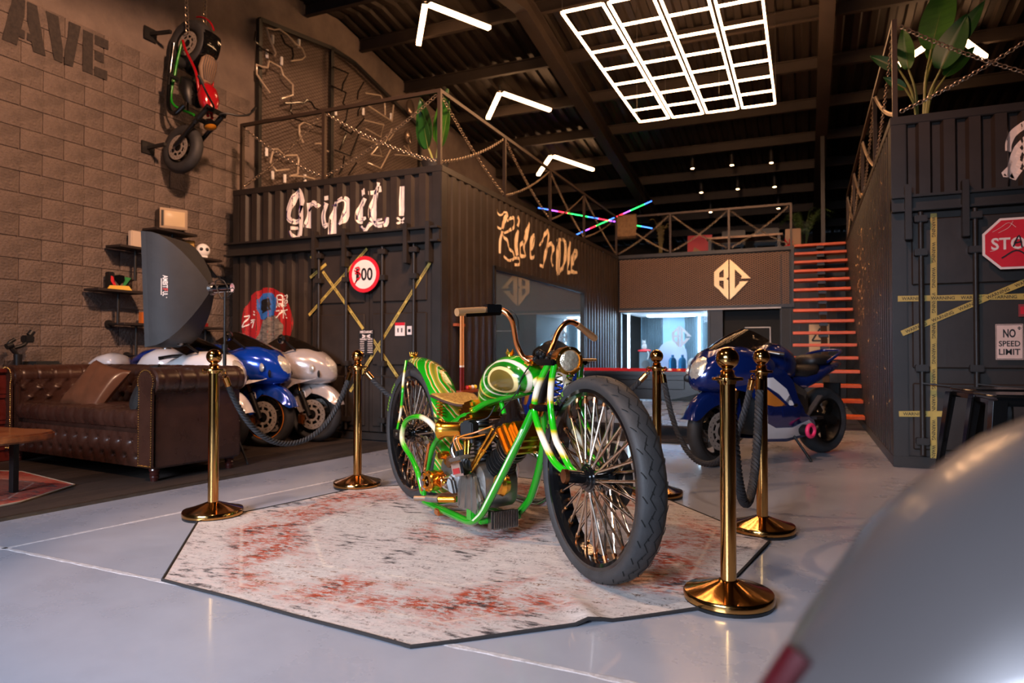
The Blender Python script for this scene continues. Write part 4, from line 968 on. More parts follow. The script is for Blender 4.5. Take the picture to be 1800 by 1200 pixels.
def moto_wheel(name, parent, loc, R, tw, rimR, stripe=None, discs=True, spokes=3, rimm=DARKM):
    rim = MB(); h = tw / 2
    rim.lathe([(rimR - .03, -h * .7), (rimR, -h * .8), (rimR, -h * .7), (rimR - .02, -h * .4), (rimR - .025, h * .4), (rimR, h * .7), (rimR, h * .8), (rimR - .03, h * .7), (rimR - .04, 0), (rimR - .03, -h * .7)], 48, RYM)
    for k in range(spokes):
        a = 2 * PI * k / spokes + .3; rim.bar((math.cos(a) * .03, 0, math.sin(a) * .03), (math.cos(a) * (rimR - .02), 0, math.sin(a) * (rimR - .02)), .05, .03, up=(0, 1, 0))
    rim.lathe([(0, -.07), (.04, -.07), (.05, -.02), (.05, .02), (.04, .07), (0, .07)], 24, RYM)
    rim = rim.build(name, rimm, parent, smooth=35); rim.location = loc
    t = MB(); t.lathe([(rimR - .012, -h * .78), (rimR + .02, -h * .97), (R - .055, -h), (R - .03, -h * .86), (R - .008, -h * .45), (R, 0), (R - .008, h * .45), (R - .03, h * .86), (R - .055, h), (rimR + .02, h * .97), (rimR - .012, h * .78)], 56, RYM); t.build('tyre', RUBBER, rim, smooth=60)
    if stripe:
        for s in (-1, 1): MB().torus((0, s * h * .81, 0), (0, 1, 0), rimR - .006, .005, 48, 6).build('rim_stripe', stripe, rim)
    if discs:
        for s in ((-1, 1) if discs == 2 else (-1,)):
            d = MB(); d.lathe([(.105, -.0025), (.158, -.0025), (.158, .0025), (.105, .0025), (.105, -.0025)], 40, RYM); d.lathe([(.05, -.004), (.075, -.004), (.075, .004), (.05, .004), (.05, -.004)], 20, RYM)
            for k in range(8): a = k * PI / 4; d.bar((math.cos(a) * .07, 0, math.sin(a) * .07), (math.cos(a) * .11, 0, math.sin(a) * .11), .018, .006, up=(0, 1, 0))
            o = d.build('brake_disc', mat('disc_steel', (168, 156, 146), .42, .45), rim); o.location = (0, s * .075, 0)
            hm = MB()
            for k in range(20): a = k * PI / 10; hm.cyl((math.cos(a) * (.125 + .014 * (k % 2)), s * .075 - .003, math.sin(a) * (.125 + .014 * (k % 2))), (math.cos(a) * (.125 + .014 * (k % 2)), s * .075 + .003, math.sin(a) * (.125 + .014 * (k % 2))), .006, n=6)
            hm.build('disc_holes', BLKPLAS, rim)['kind'] = 'stuff'
    return rim
def sport_bike(label, loc, az, main, second, lower, hump=None, stripe=None, scale=1.0, ring=False, graphic=FLAME, mirrors=True):
    t = thing('sport_motorcycle', label, 'motorcycle', loc, az, 'parked sport motorcycles', scale)
    FA, RA = .74, -.74
    f = moto_wheel('front_wheel', t, (FA, 0, .30), .30, .12, .222, stripe, 2)
    r = moto_wheel('rear_wheel', t, (RA, 0, .31), .31, .185, .222, stripe, 1)
    for s in (-1, 1):
        MB().cyl((FA - .01, s * .105, .29), (FA - .12, s * .105, .55), .028, n=14).build('fork_slider', DARKM, t)
        MB().cyl((FA - .12, s * .105, .55), (FA - .26, s * .105, .90), .023, n=14).build('fork_tube', FORKG, t)
        MB().bx(FA - .13, FA - .07, s * .105 - .035, s * .105 + .02, .20, .30).build('brake_caliper', FORKG, t, bevel=.01)
    # front mudguard hugging the tyre
    def fd(u, v_):
        a = math.radians(18 + u * 128); w = (v_ - .5) * 2; rr = .325 + .018 * (1 - w * w) - (.10 * max(0, abs(w) - .55) / .45) * (math.sin(u * PI) ** .5 if 0 < u < 1 else 0)
        return V((FA + math.cos(a) * rr, w * .092, .30 + math.sin(a) * rr))
    fe = MB().grid(fd, 24, 12).build('front_mudguard', main, t, smooth=60, solid=.004)
    for s in (-1, 1): panel([(FA - .02, .60), (FA - .20, .56), (FA - .22, .44), (FA - .13, .32), (FA - .06, .34), (FA - .09, .45), (FA + .02, .54)], lambda x, z: .10, s, 'mudguard_side', main, fe, .005, 1)
    for s in (-1,):
        mb = MB(); M = frame((FA - .145, s * .1015 - .005, .50), (1, 0, 0), (0, 0, 1))
        stroke(mb, [(0, .02), (.03, .05), (.05, 0)], .009, M); stroke(mb, [(.04, .05), (.075, .045), (.09, -.01)], .009, M); stroke(mb, [(-.02, -.04), (-.05, -.09), (-.03, -.13)], .008, M); stroke(mb, [(.02, -.03), (.07, .02)], .008, M)
        mb.build('mudguard_script', WHITEP, fe, smooth=0)
    # nose
    N_ = [(.985, .018, .735, .695), (.97, .06, .79, .665), (.935, .105, .85, .64), (.88, .15, .91, .625), (.80, .195, .965, .615), (.70, .235, 1.0, .61), (.58, .268, 1.015, .615), (.45, .285, .995, .63), (.32, .275, .95, .67), (.22, .235, .90, .72)]
    ns = MB(); ns.loft([sec(*q) for q in N_]); nose = ns.build('upper_fairing', main, t, smooth=70)
    hm = MB(); hm.loft([sec(x + .006, w, zt, zb, 16, 1.0) for x, w, zt, zb in ((.978, .02, .80, .69), (.962, .06, .845, .675), (.93, .094, .878, .67), (.885, .118, .908, .68), (.83, .12, .93, .71))])
    hm.build('headlamp', LENSM, nose, smooth=70)
    for s in (-1, 1):
        e_ = MB(); e_.sph((0, 0, 0), (.055, .018, .042), 14, Matrix.Translation((.80, s * .188, .795)) @ Matrix.Rotation(s * .55, 4, 'Z') @ Matrix.Rotation(.3, 4, 'Y')); e_.build('turn_signal', LENSM, nose)
        e_ = MB(); e_.sph((0, 0, 0), (.052, .014, .038), 14, Matrix.Translation((.865, s * .152, .735)) @ Matrix.Rotation(s * .85, 4, 'Z') @ Matrix.Rotation(.3, 4, 'Y')); e_.build('air_intake', BLKPLAS, nose)
    for s in (-1, 1): panel([(.50, .90), (.72, .92), (.80, .865), (.62, .86)], lambda x, z: .262 - .42 * max(0, x - .55) ** 1.15 + .004 - .35 * max(0, z - .86), s, 'nose_accent', second, nose, .006, 2)
    # windscreen
    def ws(u, v_):
        x = .80 - .42 * u; z = .955 + .225 * u - .05 * u * u; a = (v_ - .5) * 2; hw = .16 + .06 * math.sin(u * 2.6)
        return V((x - .15 * a * a * (1 - .3 * u), hw * a, z + .02 - .10 * a * a))
    MB().grid(ws, 12, 12).build('windscreen', SMOKE, t, smooth=70, solid=.003)
    # mirrors and controls
    for s in ((-1,) if mirrors else ()):
        MB().tube(spline([(.62, s * .20, .985), (.60, s * .27, 1.03), (.585, s * .33, 1.07)], 4), .012, 8).build('mirror_stalk', BLKPLAS, t)
        e_ = MB(); e_.sph((0, 0, 0), (.035, .085, .05), 16, Matrix.Translation((.575, s * .385, 1.095)) @ Matrix.Rotation(s * -.3, 4, 'Z')); e_.build('mirror', BLKGLOSS, t)
    for s in (-1, 1):
        MB().tube([(.42, s * .16, .955), (.37, s * .26, .95), (.31, s * .36, .93)], [.015, .017, .018], 10).build('handlebar_grip', BLKPLAS, t); MB().tube([(.43, s * .19, .955), (.41, s * .28, .95), (.37, s * .36, .935)], .007, 6).build('hand_lever', STEEL, t)
    # side fairings
    def yf(x, z): return .282 - .9 * max(0, .5 - z) ** 1.6 - .30 * max(0, x - .42) - .10 * max(0, -x) - .25 * max(0, z - .78)
    for s in (-1, 1):
        o = panel([(.80, .73), (.84, .685), (.74, .655), (.62, .625), (.53, .56), (.46, .46), (.42, .36), (.37, .26), (.30, .19), (-.05, .165), (-.36, .20), (-.42, .27), (-.30, .36), (-.12, .42), (.02, .56), (.08, .70), (.20, .80), (.35, .84), (.50, .80), (.66, .77)], yf, s, 'side_fairing', lower, t, .006, 3)
        y2 = lambda x, z: yf(x, z) + .006
        panel([(.56, .675), (.46, .66), (.30, .57), (.18, .50), (.34, .50), (.44, .52), (.50, .60)], y2, s, 'fairing_graphic', graphic, o, .003, 2)
        panel([(.60, .735), (.36, .74), (.18, .64), (.08, .50), (.14, .50), (.28, .60), (.46, .68)], y2, s, 'fairing_panel', second, o, .003, 2)
        panel([(.43, .46), (.38, .36), (.24, .31), (.0, .30), (-.22, .355), (-.40, .275), (-.30, .22), (.0, .20), (.28, .215), (.38, .32)], y2, s, 'lower_panel', second, o, .003, 2)
        panel([(.13, .60), (.24, .50), (.20, .40), (.08, .36), (-.05, .38), (.0, .50), (.06, .58)], y2, s, 'vent_panel', main, o, .004, 2)
        e_ = MB(); e_.sph((.06, s * .285, .50), (.04, .006, .016), 12); e_.build('badge', BLKGLOSS, o)
        if ring and s == 1:
            MB().torus((-.15, s * .285, .27), (0, 1, 0), .05, .018, 24, 10).build('engine_guard_ring', PINK, t); MB().cyl((-.15, s * .20, .27), (-.15, s * .285, .27), .05, n=18).build('engine_cover', BLKPLAS, t)
    # tank, seats, tail
    tk = MB(); tk.loft([sec(*q, 22, .8) for q in ((.30, .04, .90, .80), (.26, .13, .97, .74), (.16, .20, 1.02, .70), (.04, .215, 1.03, .70), (-.08, .19, .99, .70), (-.18, .14, .90, .71), (-.22, .10, .84, .72))])
    tk = tk.build('fuel_tank', second if hump == 'tank' else main, t, smooth=70)
    lg_ = MB(); 
    for s in (-1, 1): lg_.bx(.02, .05, s * .218 - .002, s * .218 + .002, .87, .91)
    MB().lathe([(0, .004), (.045, .004), (.05, 0), (.05, -.01)], 22, Matrix.Translation((.07, 0, 1.03))).build('filler_cap', STEEL, tk)
    s1 = MB(); s1.loft([sec(*q, 20, .8) for q in ((-.14, .07, .83, .74), (-.20, .12, .825, .72), (-.32, .155, .815, .71), (-.44, .16, .83, .72), (-.50, .14, .86, .74), (-.52, .10, .87, .76))]); s1.build('rider_seat', SEATM, t, smooth=70)
    if hump == 'hump' or hump == 'tank':
        s2 = MB(); s2.loft([sec(*q, 20, .85) for q in ((-.46, .08, .90, .80), (-.50, .135, .96, .80), (-.58, .15, .985, .80), (-.70, .14, .965, .80), (-.82, .10, .905, .80), (-.90, .05, .85, .80))]); s2.build('seat_hump', main, t, smooth=70)
    else:
        s2 = MB(); s2.loft([sec(*q, 20, .8) for q in ((-.46, .07, .90, .83), (-.50, .125, .925, .82), (-.62, .14, .935, .82), (-.74, .12, .93, .83), (-.80, .07, .91, .84))]); s2.build('pillion_seat', SEATM, t, smooth=70)
        MB().tube(spline([(-.62, -.14, .86), (-.76, -.16, .93), (-.90, -.10, .965), (-.93, 0, .97), (-.90, .10, .965), (-.76, .16, .93), (-.62, .14, .86)], 5), .014, 10).build('grab_rail', main, t)
    tl = MB(); tl.loft([sec(*q, 18, .75) for q in ((-.18, .10, .76, .62), (-.32, .145, .765, .60), (-.50, .16, .81, .66), (-.66, .15, .84, .73), (-.84, .115, .86, .78), (-.98, .05, .865, .82), (-1.0, .02, .86, .83))]); tl = tl.build('tail_fairing', main if main is not PEARL else PEARL, t, smooth=60)
    e_ = MB(); e_.sph((-.985, 0, .84), (.02, .05, .018), 12); e_.build('tail_lamp', mat('red_lens', (150, 16, 18), .15), tl)
    MB().bx(-.93, -.90, -.08, .08, .52, .66).build('rear_plate', BLKPLAS, t)
    # engine, frame, swing arm, exhausts, stand
    en = MB(); en.loft([sec(*q, 18, .6) for q in ((.38, .14, .55, .30), (.34, .2, .62, .24), (.0, .215, .68, .22), (-.26, .19, .66, .25), (-.34, .12, .6, .32))]); en.build('engine', BLKPLAS, t)
    for s in (-1, 1):
        MB().bar((.40, s * .15, .86), (-.24, s * .17, .56), .04, .09).build('frame_spar', ALU, t, bevel=.01)
        MB().bar((-.22, s * .12, .42), (-.78, s * .125, .31), .035, .075).build('swing_arm', DARKM, t, bevel=.01)
        if ring and s == 1: continue
        ex = MB(); ex.tube(spline([(-.10, s * .18, .22), (-.32, s * .20, .24), (-.46, s * .21, .29), (-.62, s * .22, .345), (-.92, s * .225, .44), (-.96, s * .225, .452)], 4), [.03, .03, .045, .068, .072, .055], 16); ex.build('exhaust', BLKGLOSS, t, smooth=50)
        pass
    for s in (-1, 1):
        MB().bx(-.36, -.26, min(s * .20, s * .27), max(s * .20, s * .27), .36, .385).build('foot_peg', STEEL, t); MB().bar((-.22, s * .19, .38), (-.42, s * .20, .56), .05, .012).build('heel_plate', ALU, t)
    MB().tube([(-.10, .15, .22), (-.14, .26, .05), (-.15, .29, 0.0)], .012, 8).build('kick_stand', DARKM, t)
    MB().tube([(-.05, -.15, .22), (-.22, -.30, .05), (-.26, -.33, 0.004)], .012, 8).build('paddock_prop', DARKM, t) if ring else None
    return t
A8 = math.radians(8)
def at_front(fx, fy, az, s): return (fx - math.cos(az) * .74 * s, fy - math.sin(az) * .74 * s, .018)
sport_bike('white sport motorcycle parked against the block wall behind the sofa', at_front(-5.25, 4.98, A8, 1.0), A8, PEARL, PEARL, PEARL, 'hump', None, 1.0)
sport_bike('blue and white sport motorcycle with orange rim stripe between white and grey ones', at_front(-5.17, 5.50, A8, 1.05), A8, BLUE, PEARL, PEARL, 'hump', mat('orange_rim_tape', (196, 110, 30), .4), 1.05)
sport_bike('silver grey sport motorcycle parked beside the container doors', at_front(-4.98, 6.03, A8, 1.03), A8, SILV, SILV, SILV, 'hump', None, 1.03)
azR = math.atan2(6.19 - 7.5, -.742 - .151)
sport_bike('dark blue and white sport motorcycle with pink ring beside the timber stair', ((-.742 + .151) / 2, (6.187 + 7.501) / 2, 0), azR, DBLUE, PEARL, DBLUE, None, None, 1.06, True, mirrors=False)
azM = math.radians(-62)
sport_bike('blue sport motorcycle standing behind the green chopper', (-2.42, 6.55, 0), azM, BLUE, BLUE, BLUE, None, None, .98, mirrors=False)

# ================================================================ custom motorcycle hanging on the wall, nose down
hbk = thing('hanging_motorcycle', 'black custom motorcycle with red tank hung nose down on the block wall', 'motorcycle')
# local frame: x forward along the bike (pointing down the wall), y left, z away from the ground side
RED = mat('candy_red', (150, 16, 26), .18, coat=.8)
hbk.matrix_world = Matrix.Translation((-6.64, 5.80, 4.63)) @ Matrix(((0, 0, 1, 0), (-.09, .996, 0, 0), (-.996, -.09, 0, 0), (0, 0, 0, 1))) @ Matrix.Scale(.93, 4)
hbk.rotation_mode = 'QUATERNION'
def hb(o): return o
f = moto_wheel('front_wheel', hbk, (1.36, 0, 0), .31, .14, .20, None, 2, 5); r = moto_wheel('rear_wheel', hbk, (0, 0, 0), .33, .22, .20, None, 1, 5)
for s in (-1, 1):
    MB().cyl((1.36, s * .12, 0), (1.10, s * .12, .30), .027, n=12).build('fork_slider', BLKGLOSS, hbk); MB().cyl((1.10, s * .12, .30), (.92, s * .12, .52), .033, n=12).build('fork_tube', BLKPLAS, hbk)
    MB().tube(spline([(.96, s * .04, .50), (.93, s * .10, .58), (.92, s * .22, .66), (.86, s * .34, .70), (.78, s * .40, .70)], 5), .012, 8).build('handlebar', BLKPLAS, hbk)
    MB().tube([(.80, s * .385, .70), (.72, s * .45, .69)], .018, 8).build('hand_grip', BLKPLAS, hbk)
    MB().tube(spline([(.0, s * .14, .0), (.15, s * .15, .08), (.45, s * .13, .26), (.75, s * .07, .30), (1.0, s * .03, .42)], 5), .018, 10).build('frame_tube', RED if s < 0 else RED, hbk)
    MB().tube(spline([(.0, s * .14, -.01), (.22, s * .14, -.06), (.42, s * .13, -.10), (.78, s * .12, -.12), (.96, s * .05, .2)], 5), .016, 10).build('lower_frame_tube', mat('frame_green', (30, 130, 30), .25) if s < 0 else BLKPLAS, hbk)
for xx, zz in ((1.06, .36), (.94, .51)): MB().bx(xx - .03, xx + .03, -.15, .15, zz - .015, zz + .015).build('fork_yoke', BLKGLOSS, hbk, bevel=.006)
e_ = MB(); e_.loft([sec(*q, 18, .85) for q in ((.55, .05, .36, .30), (.62, .11, .43, .27), (.74, .14, .46, .26), (.86, .12, .46, .30), (.94, .06, .45, .36))]); e_.build('fuel_tank', RED, hbk, smooth=70)
e_ = MB(); e_.loft([sec(*q, 16, .8) for q in ((.20, .06, .36, .30), (.26, .12, .37, .29), (.38, .13, .34, .26), (.50, .09, .33, .27), (.57, .04, .34, .30))]); se = e_.build('seat', mat('tan_seat', (120, 96, 76), .6), hbk, smooth=70)
for k in range(7): MB().tube(spline([(.22, -.09 + k * .03, .372), (.36, -.10 + k * .033, .352), (.52, -.06 + k * .02, .335)], 4), .006, 6).build('seat_pleat', LEDGE, se)
def hfd(u, v_):
    a = math.radians(0 + u * 105); w = (v_ - .5) * 2; rr = .36 + .02 * (1 - w * w); return V((math.cos(a) * rr, w * .125, math.sin(a) * rr))
MB().grid(hfd, 18, 8).build('rear_mudguard', BLKGLOSS, hbk, smooth=60, solid=.004); MB().torus((0, 0, 0), (0, 1, 0), .387, .012, 16, 6, .1, 1.2).build('mudguard_stripe', RED, hbk)
e_ = MB(); e_.loft([ell((x, 0, z), (0, 1, 0), (.5, 0, .8), a, b, 18, .8) for x, z, a, b in ((.46, .06, .08, .08), (.5, .06, .15, .12), (.66, .06, .16, .14), (.78, .08, .10, .08))]); e_.build('engine', BLKPLAS, hbk)
for a, b in (((.62, 0, .10), (.58, 0, .28)), ((.66, 0, .10), (.80, 0, .24))):
    cy = MB().cyl(a, b, .06, n=16).build('cylinder', BLKGLOSS, hbk)
    for k in range(6): p = V(a).lerp(V(b), (k + 1) / 7); d = (V(b) - V(a)).normalized(); MB().cyl(p - d * .004, p + d * .004, .078, n=16).build('cooling_fin', DARKM, cy)
MB().tube(spline([(.85, -.12, .1), (.95, -.15, -.02), (.85, -.17, -.12), (.55, -.17, -.14), (.30, -.18, -.12), (.05, -.2, -.08)], 5), .03, 12).build('exhaust', BLKGLOSS, hbk)
HQ2 = Matrix.Translation((1.08, 0, .42)) @ V((.9, 0, .35)).to_track_quat('Z', 'Y').to_matrix().to_4x4()
e_ = MB(); e_.lathe([(0, -.05), (.05, -.04), (.075, .02), (.078, .05), (.07, .052)], 24, HQ2); hl2 = e_.build('headlight', BLKGLOSS, hbk); e_ = MB(); e_.lathe([(.07, .05), (.04, .066), (.0001, .07)], 24, HQ2); e_.build('headlight_lens', mat('amber_lens', (220, 140, 40), .15, 0, trans=.2), hl2)
e_ = MB(); e_.bx(.50, .54, -.30, -.16, -.02, .02); e_.tube([(.52, -.28, 0), (.66, -.30, .02)], .012, 8); e_.build('foot_control', BLKPLAS, hbk)
# wall brackets and suspension chains
wb = thing('wall_bracket', 'black steel wall bracket holding the axle at the lower wheel of the hanging motorcycle', 'bracket', (XW, 5.60, 3.38))
MB().bx(0, .02, -.18, -.02, -.07, .07).build('wall_plate', BLACK, wb); MB().bar((.01, -.1, 0), (.32, -.12, .0), .035, .035).build('arm', BLACK, wb)
wb = thing('wall_bracket', 'black steel wall bracket beside the upper wheel of the hanging motorcycle', 'bracket', (XW, 5.62, 4.72))
MB().bx(0, .02, -.18, -.02, -.07, .07).build('wall_plate', BLACK, wb); MB().bar((.01, -.1, 0), (.32, -.08, -.02), .035, .035).build('arm', BLACK, wb)
tag(chain('hoist_chain', None, (-6.62, 5.66, roof_z(5.7) - .2), (-6.60, 5.70, 4.75), 0, .06, .006), 'steel hoist chain passing through the rear wheel of the hanging motorcycle', 'chain', 'hoist chains')
tag(chain('hoist_chain', None, (-6.62, 5.98, roof_z(6) - .2), (-6.60, 5.94, 4.75), 0, .06, .006), 'steel hoist chain behind the rear tyre of the hanging motorcycle', 'chain', 'hoist chains')
# ================================================================ rugs
def rug_mat(name, centre, base, red, dark, redring, rs=1.0, second=(190, 120, 50)):
    m = bpy.data.materials.new(name); m.use_nodes = True; nt = m.node_tree; N = nt.nodes; L = nt.links; b = N['Principled BSDF']
    b.inputs['Roughness'].default_value = .95; b.inputs['Specular IOR Level'].default_value = .15
    tc = N.new('ShaderNodeTexCoord')
    def noise(sc_, st, detail=8, rough=.7):
        mp = N.new('ShaderNodeMapping'); mp.inputs['Scale'].default_value = st; L.new(tc.outputs['Object'], mp.inputs[0])
        n = N.new('ShaderNodeTexNoise'); n.inputs['Scale'].default_value = sc_; n.inputs['Detail'].default_value = detail; n.inputs['Roughness'].default_value = rough; L.new(mp.outputs[0], n.inputs[0]); return n.outputs['Fac']
    def ramp(src, stops):
        r = N.new('ShaderNodeValToRGB'); L.new(src, r.inputs[0]); e = r.color_ramp.elements
        while len(e) < len(stops): e.new(.5)
        for k, (p, v_) in enumerate(stops): e[k].position = p; e[k].color = (v_, v_, v_, 1)
        return r.outputs[0]
    def mul(a, b_):
        q = N.new('ShaderNodeMath'); q.operation = 'MULTIPLY'; L.new(a, q.inputs[0]); L.new(b_, q.inputs[1]); return q.outputs[0]
    def mix(f, a, b_):
        q = N.new('ShaderNodeMix'); q.data_type = 'RGBA'; L.new(f, q.inputs[0])
        for i, x in ((6, a), (7, b_)):
            if isinstance(x, tuple): q.inputs[i].default_value = lin(x) + (1,)
            else: L.new(x, q.inputs[i])
        return q.outputs[2]
    # octagonal distance from the centre: max of |x|, |y|, (|x|+|y|)/sqrt2 after turning with the rug
    mp = N.new('ShaderNodeMapping'); mp.inputs['Location'].default_value = (-centre[0], -centre[1], 0); L.new(tc.outputs['Object'], mp.inputs[0])
    sx = N.new('ShaderNodeSeparateXYZ'); L.new(mp.outputs[0], sx.inputs[0])
    def un(op, a, b_=None, v_=None):
        q = N.new('ShaderNodeMath'); q.operation = op; L.new(a, q.inputs[0])
        if b_ is not None: L.new(b_, q.inputs[1])
        if v_ is not None: q.inputs[1].default_value = v_
        return q.outputs[0]
    ax_, ay_ = un('ABSOLUTE', sx.outputs[0]), un('ABSOLUTE', sx.outputs[1])
    oc = un('MAXIMUM', un('MAXIMUM', ax_, ay_), un('MULTIPLY', un('ADD', ax_, ay_), v_=.72))
    ocs = un('DIVIDE', oc, v_=1.6 * rs)
    big = noise(1.7, (1, 1, 1), 3); streak = noise(9, (1, 3.2, 1)); fine = noise(70, (1, 1, 1), 6, .8); mid = noise(22, (1, 2.2, 1), 8, .75)
    ringm = ramp(ocs, redring)
    c = mix(ramp(mid, [(.35, 0), (.65, 1)]), tuple(int(x * .86) for x in base), base)
    c = mix(mul(mul(ringm, ramp(mid, [(.44, 0), (.53, 1)])), ramp(big, [(.40, .0), (.54, 1)])), c, red)
    c = mix(mul(mul(ringm, ramp(streak, [(.54, 0), (.62, 1)])), ramp(fine, [(.45, 0), (.6, 1)])), c, second)
    c = mix(mul(ramp(fine, [(.50, 0), (.58, 1)]), ramp(streak, [(.46, 0), (.64, 1)])), c, dark)
    c = mix(mul(ramp(streak, [(.50, 0), (.60, .9)]), ramp(big, [(.50, 0), (.56, 1)])), c, dark)
    lines = ramp(ocs, [(.545, 0), (.55, .55), (.557, .55), (.562, 0), (.775, 0), (.78, .5), (.786, .5), (.79, 0)])
    c = mix(mul(lines, ramp(mid, [(.42, 0), (.55, .8)])), c, (214, 200, 184))
    L.new(c, b.inputs['Base Color'])
    bp = N.new('ShaderNodeBump'); bp.inputs['Strength'].default_value = .4; bp.inputs['Distance'].default_value = .004; L.new(fine, bp.inputs['Height']); L.new(bp.outputs[0], b.inputs['Normal'])
    return m
def make_rug(name, label, poly, m, zf=None, bind=(34, 30, 30), zbase=0.0, th=.009):
    t = thing(name, label, 'rug')
    bm = bmesh.new(); f = bm.faces.new([bm.verts.new((x, y, 0)) for x, y in poly]); bmesh.ops.triangulate(bm, faces=[f])
    for _ in range(6):
        es = [e for e in bm.edges if e.calc_length() > .07]
        if not es: break
        bmesh.ops.subdivide_edges(bm, edges=es, cuts=1); bmesh.ops.triangulate(bm, faces=[q for q in bm.faces if len(q.verts) > 3])
    for v in bm.verts: v.co.z = zbase + th + (zf(v.co.x, v.co.y) if zf else 0)
    bmesh.ops.recalc_face_normals(bm, faces=bm.faces)
    me = bpy.data.meshes.new('pile'); bm.to_mesh(me); bm.free(); me.materials.append(m); me.shade_smooth()
    if me.polygons[0].normal.z < 0: me.flip_normals()
    o = bpy.data.objects.new('pile', me); col.objects.link(o); o.parent = t
    P = []
    for i in range(len(poly)):
        a, b = poly[i], poly[(i + 1) % len(poly)]
        n = int(math.hypot(a[0] - b[0], a[1] - b[1]) / .05)
        for k in range(n):
            x, y = a[0] + (b[0] - a[0]) * k / n, a[1] + (b[1] - a[1]) * k / n
            P.append((x, y, zbase + .006 + (zf(x, y) if zf else 0)))
    MB().tube(P, .0075, 6, closed=True).build('binding', mat('rug_binding_%d' % bind[0], bind, .9), t)
    return t
RUGM = rug_mat('faded_rug_pile', (-1.72, 3.45), (194, 186, 182), (158, 70, 46), (44, 42, 46), [(0, .6), (.16, .8), (.28, .12), (.45, .06), (.56, .3), (.62, 1), (.78, 1), (.84, .15)])
def wr(x, y):
    d = math.hypot(x + .74, y - 2.44); r = .020 * math.exp(-((x + .74) * .8 + (y - 2.44) * .6) ** 2 / .0018) * math.exp(-d * d / .06)
    return r + .0015 * math.sin(x * 9 + y * 4) + .0015
make_rug('octagonal_rug', 'large octagonal faded cream and rust rug under the green chopper', [(-1.23, 1.98), (-.36, 2.74), (-.18, 3.82), (-.92, 4.72), (-2.1, 4.98), (-3.02, 4.12), (-3.27, 2.92), (-2.59, 2.13)], RUGM, wr)
RUGR = rug_mat('red_rug_pile', (-5.6, 2.55), (168, 96, 76), (158, 44, 34), (52, 46, 52), [(0, .6), (.3, 1), (.5, .3), (.7, 1), (.95, 1)], .8)
make_rug('red_rug', 'red patterned rug on the dark board floor before the leather sofa', [(-4.97, 3.33), (-4.72, 2.80), (-4.72, 1.9), (-5.2, 1.4), (-6.1, 1.45), (-6.6, 2.0), (-6.6, 3.0), (-6.3, 3.42), (-5.9, 3.52)], RUGR, None, (150, 136, 118), .018)
RUGB = rug_mat('charcoal_rug_pile', (-2.0, 8.5), (70, 66, 66), (64, 58, 58), (22, 21, 22), [(0, .5), (1, .5)], 1.0, (90, 84, 80))
make_rug('charcoal_rug', 'dark charcoal rug under the billiard table', [(-3.35, 7.55), (-.7, 7.6), (-.65, 9.3), (-3.35, 9.4)], RUGB, None, (20, 20, 20))

# ================================================================ chesterfield sofa
LTH = mat('brown_leather', (46, 27, 21), .30, 0, 0, 4, .12, 90, c2=(66, 40, 30), rvar=.08, coat=.15)
NAIL = mat('brass_nail', (196, 150, 84), .25, 1.0)
sofa = thing('chesterfield_sofa', 'dark brown leather chesterfield sofa with rolled arms and brass nails', 'sofa', (-5.57, 4.14, .018), math.radians(-6))
def tuft(u, v_, nu, nv, dp=.022):
    """diamond-tufted dent field; u, v in button cells"""
    d = 0
    for j in (math.floor(v_), math.floor(v_) + 1):
        for i in (-1, 0, 1, 2):
            bu = math.floor(u) + i + (.5 if j % 2 else 0); r2 = (u - bu) ** 2 + (v_ - j) ** 2
            d -= dp * math.exp(-r2 / .03)
    a = abs(((u + v_ * .5) % 1.0) - .5); b = abs(((u - v_ * .5) % 1.0) - .5)
    cre = max(math.exp(-((.5 - a) / .07) ** 2), math.exp(-((.5 - b) / .07) ** 2))
    return d - dp * .35 * cre
SW, SD = 1.1, .41
# base with tufted apron
MB().bx(-SW + .02, SW - .02, -SD + .06, SD, .10, .42).build('base', LTH, sofa, bevel=.02)
ap = MB(); ap.grid(lambda u, v_: V((-SW + .17 + u * (2 * SW - .34), -SD + .03 - tuft(u * 12, v_ * 2.2 + .4, 12, 2, .032) * -1 * -1, .10 + v_ * .26)) + V((0, -.012 * math.sin(PI * v_), 0)), 96, 20)
ap.build('apron', LTH, sofa, smooth=70)
bt = MB()
for j in range(3):
    for i in range(13):
        u = (i + (.5 if j % 2 else 0)) / 12; vv = (j - .4) / 2.2
        if 0 < u < 1 and 0 < vv < 1: bt.sph((-SW + .17 + u * (2 * SW - .34), -SD + .045, .10 + vv * .26), (.010, .006, .010), 8)
bt.build('apron_buttons', LTH, sofa)['kind'] = 'stuff'
# seat cushion with rows of pulled pleats
def seatf(u, v_):
    x = -SW + .18 + u * (2 * SW - .36); q = v_
    if q < .22: y = -SD + .02 - .02 * math.sin(q / .22 * PI); z = .40 + q / .22 * .13; pl = math.exp(-((((u * 13) % 1) - .5) / .10) ** 2) * .012; return V((x, y + pl, z))
    y = -SD + .02 + (q - .22) / .78 * .62; z = .53 + .02 * math.sin((q - .22) / .78 * PI) + tuft(u * 13, (q - .22) * 6, 13, 5, .016)
    return V((x, y, z))
MB().grid(seatf, 104, 40).build('seat_cushion', LTH, sofa, smooth=70)
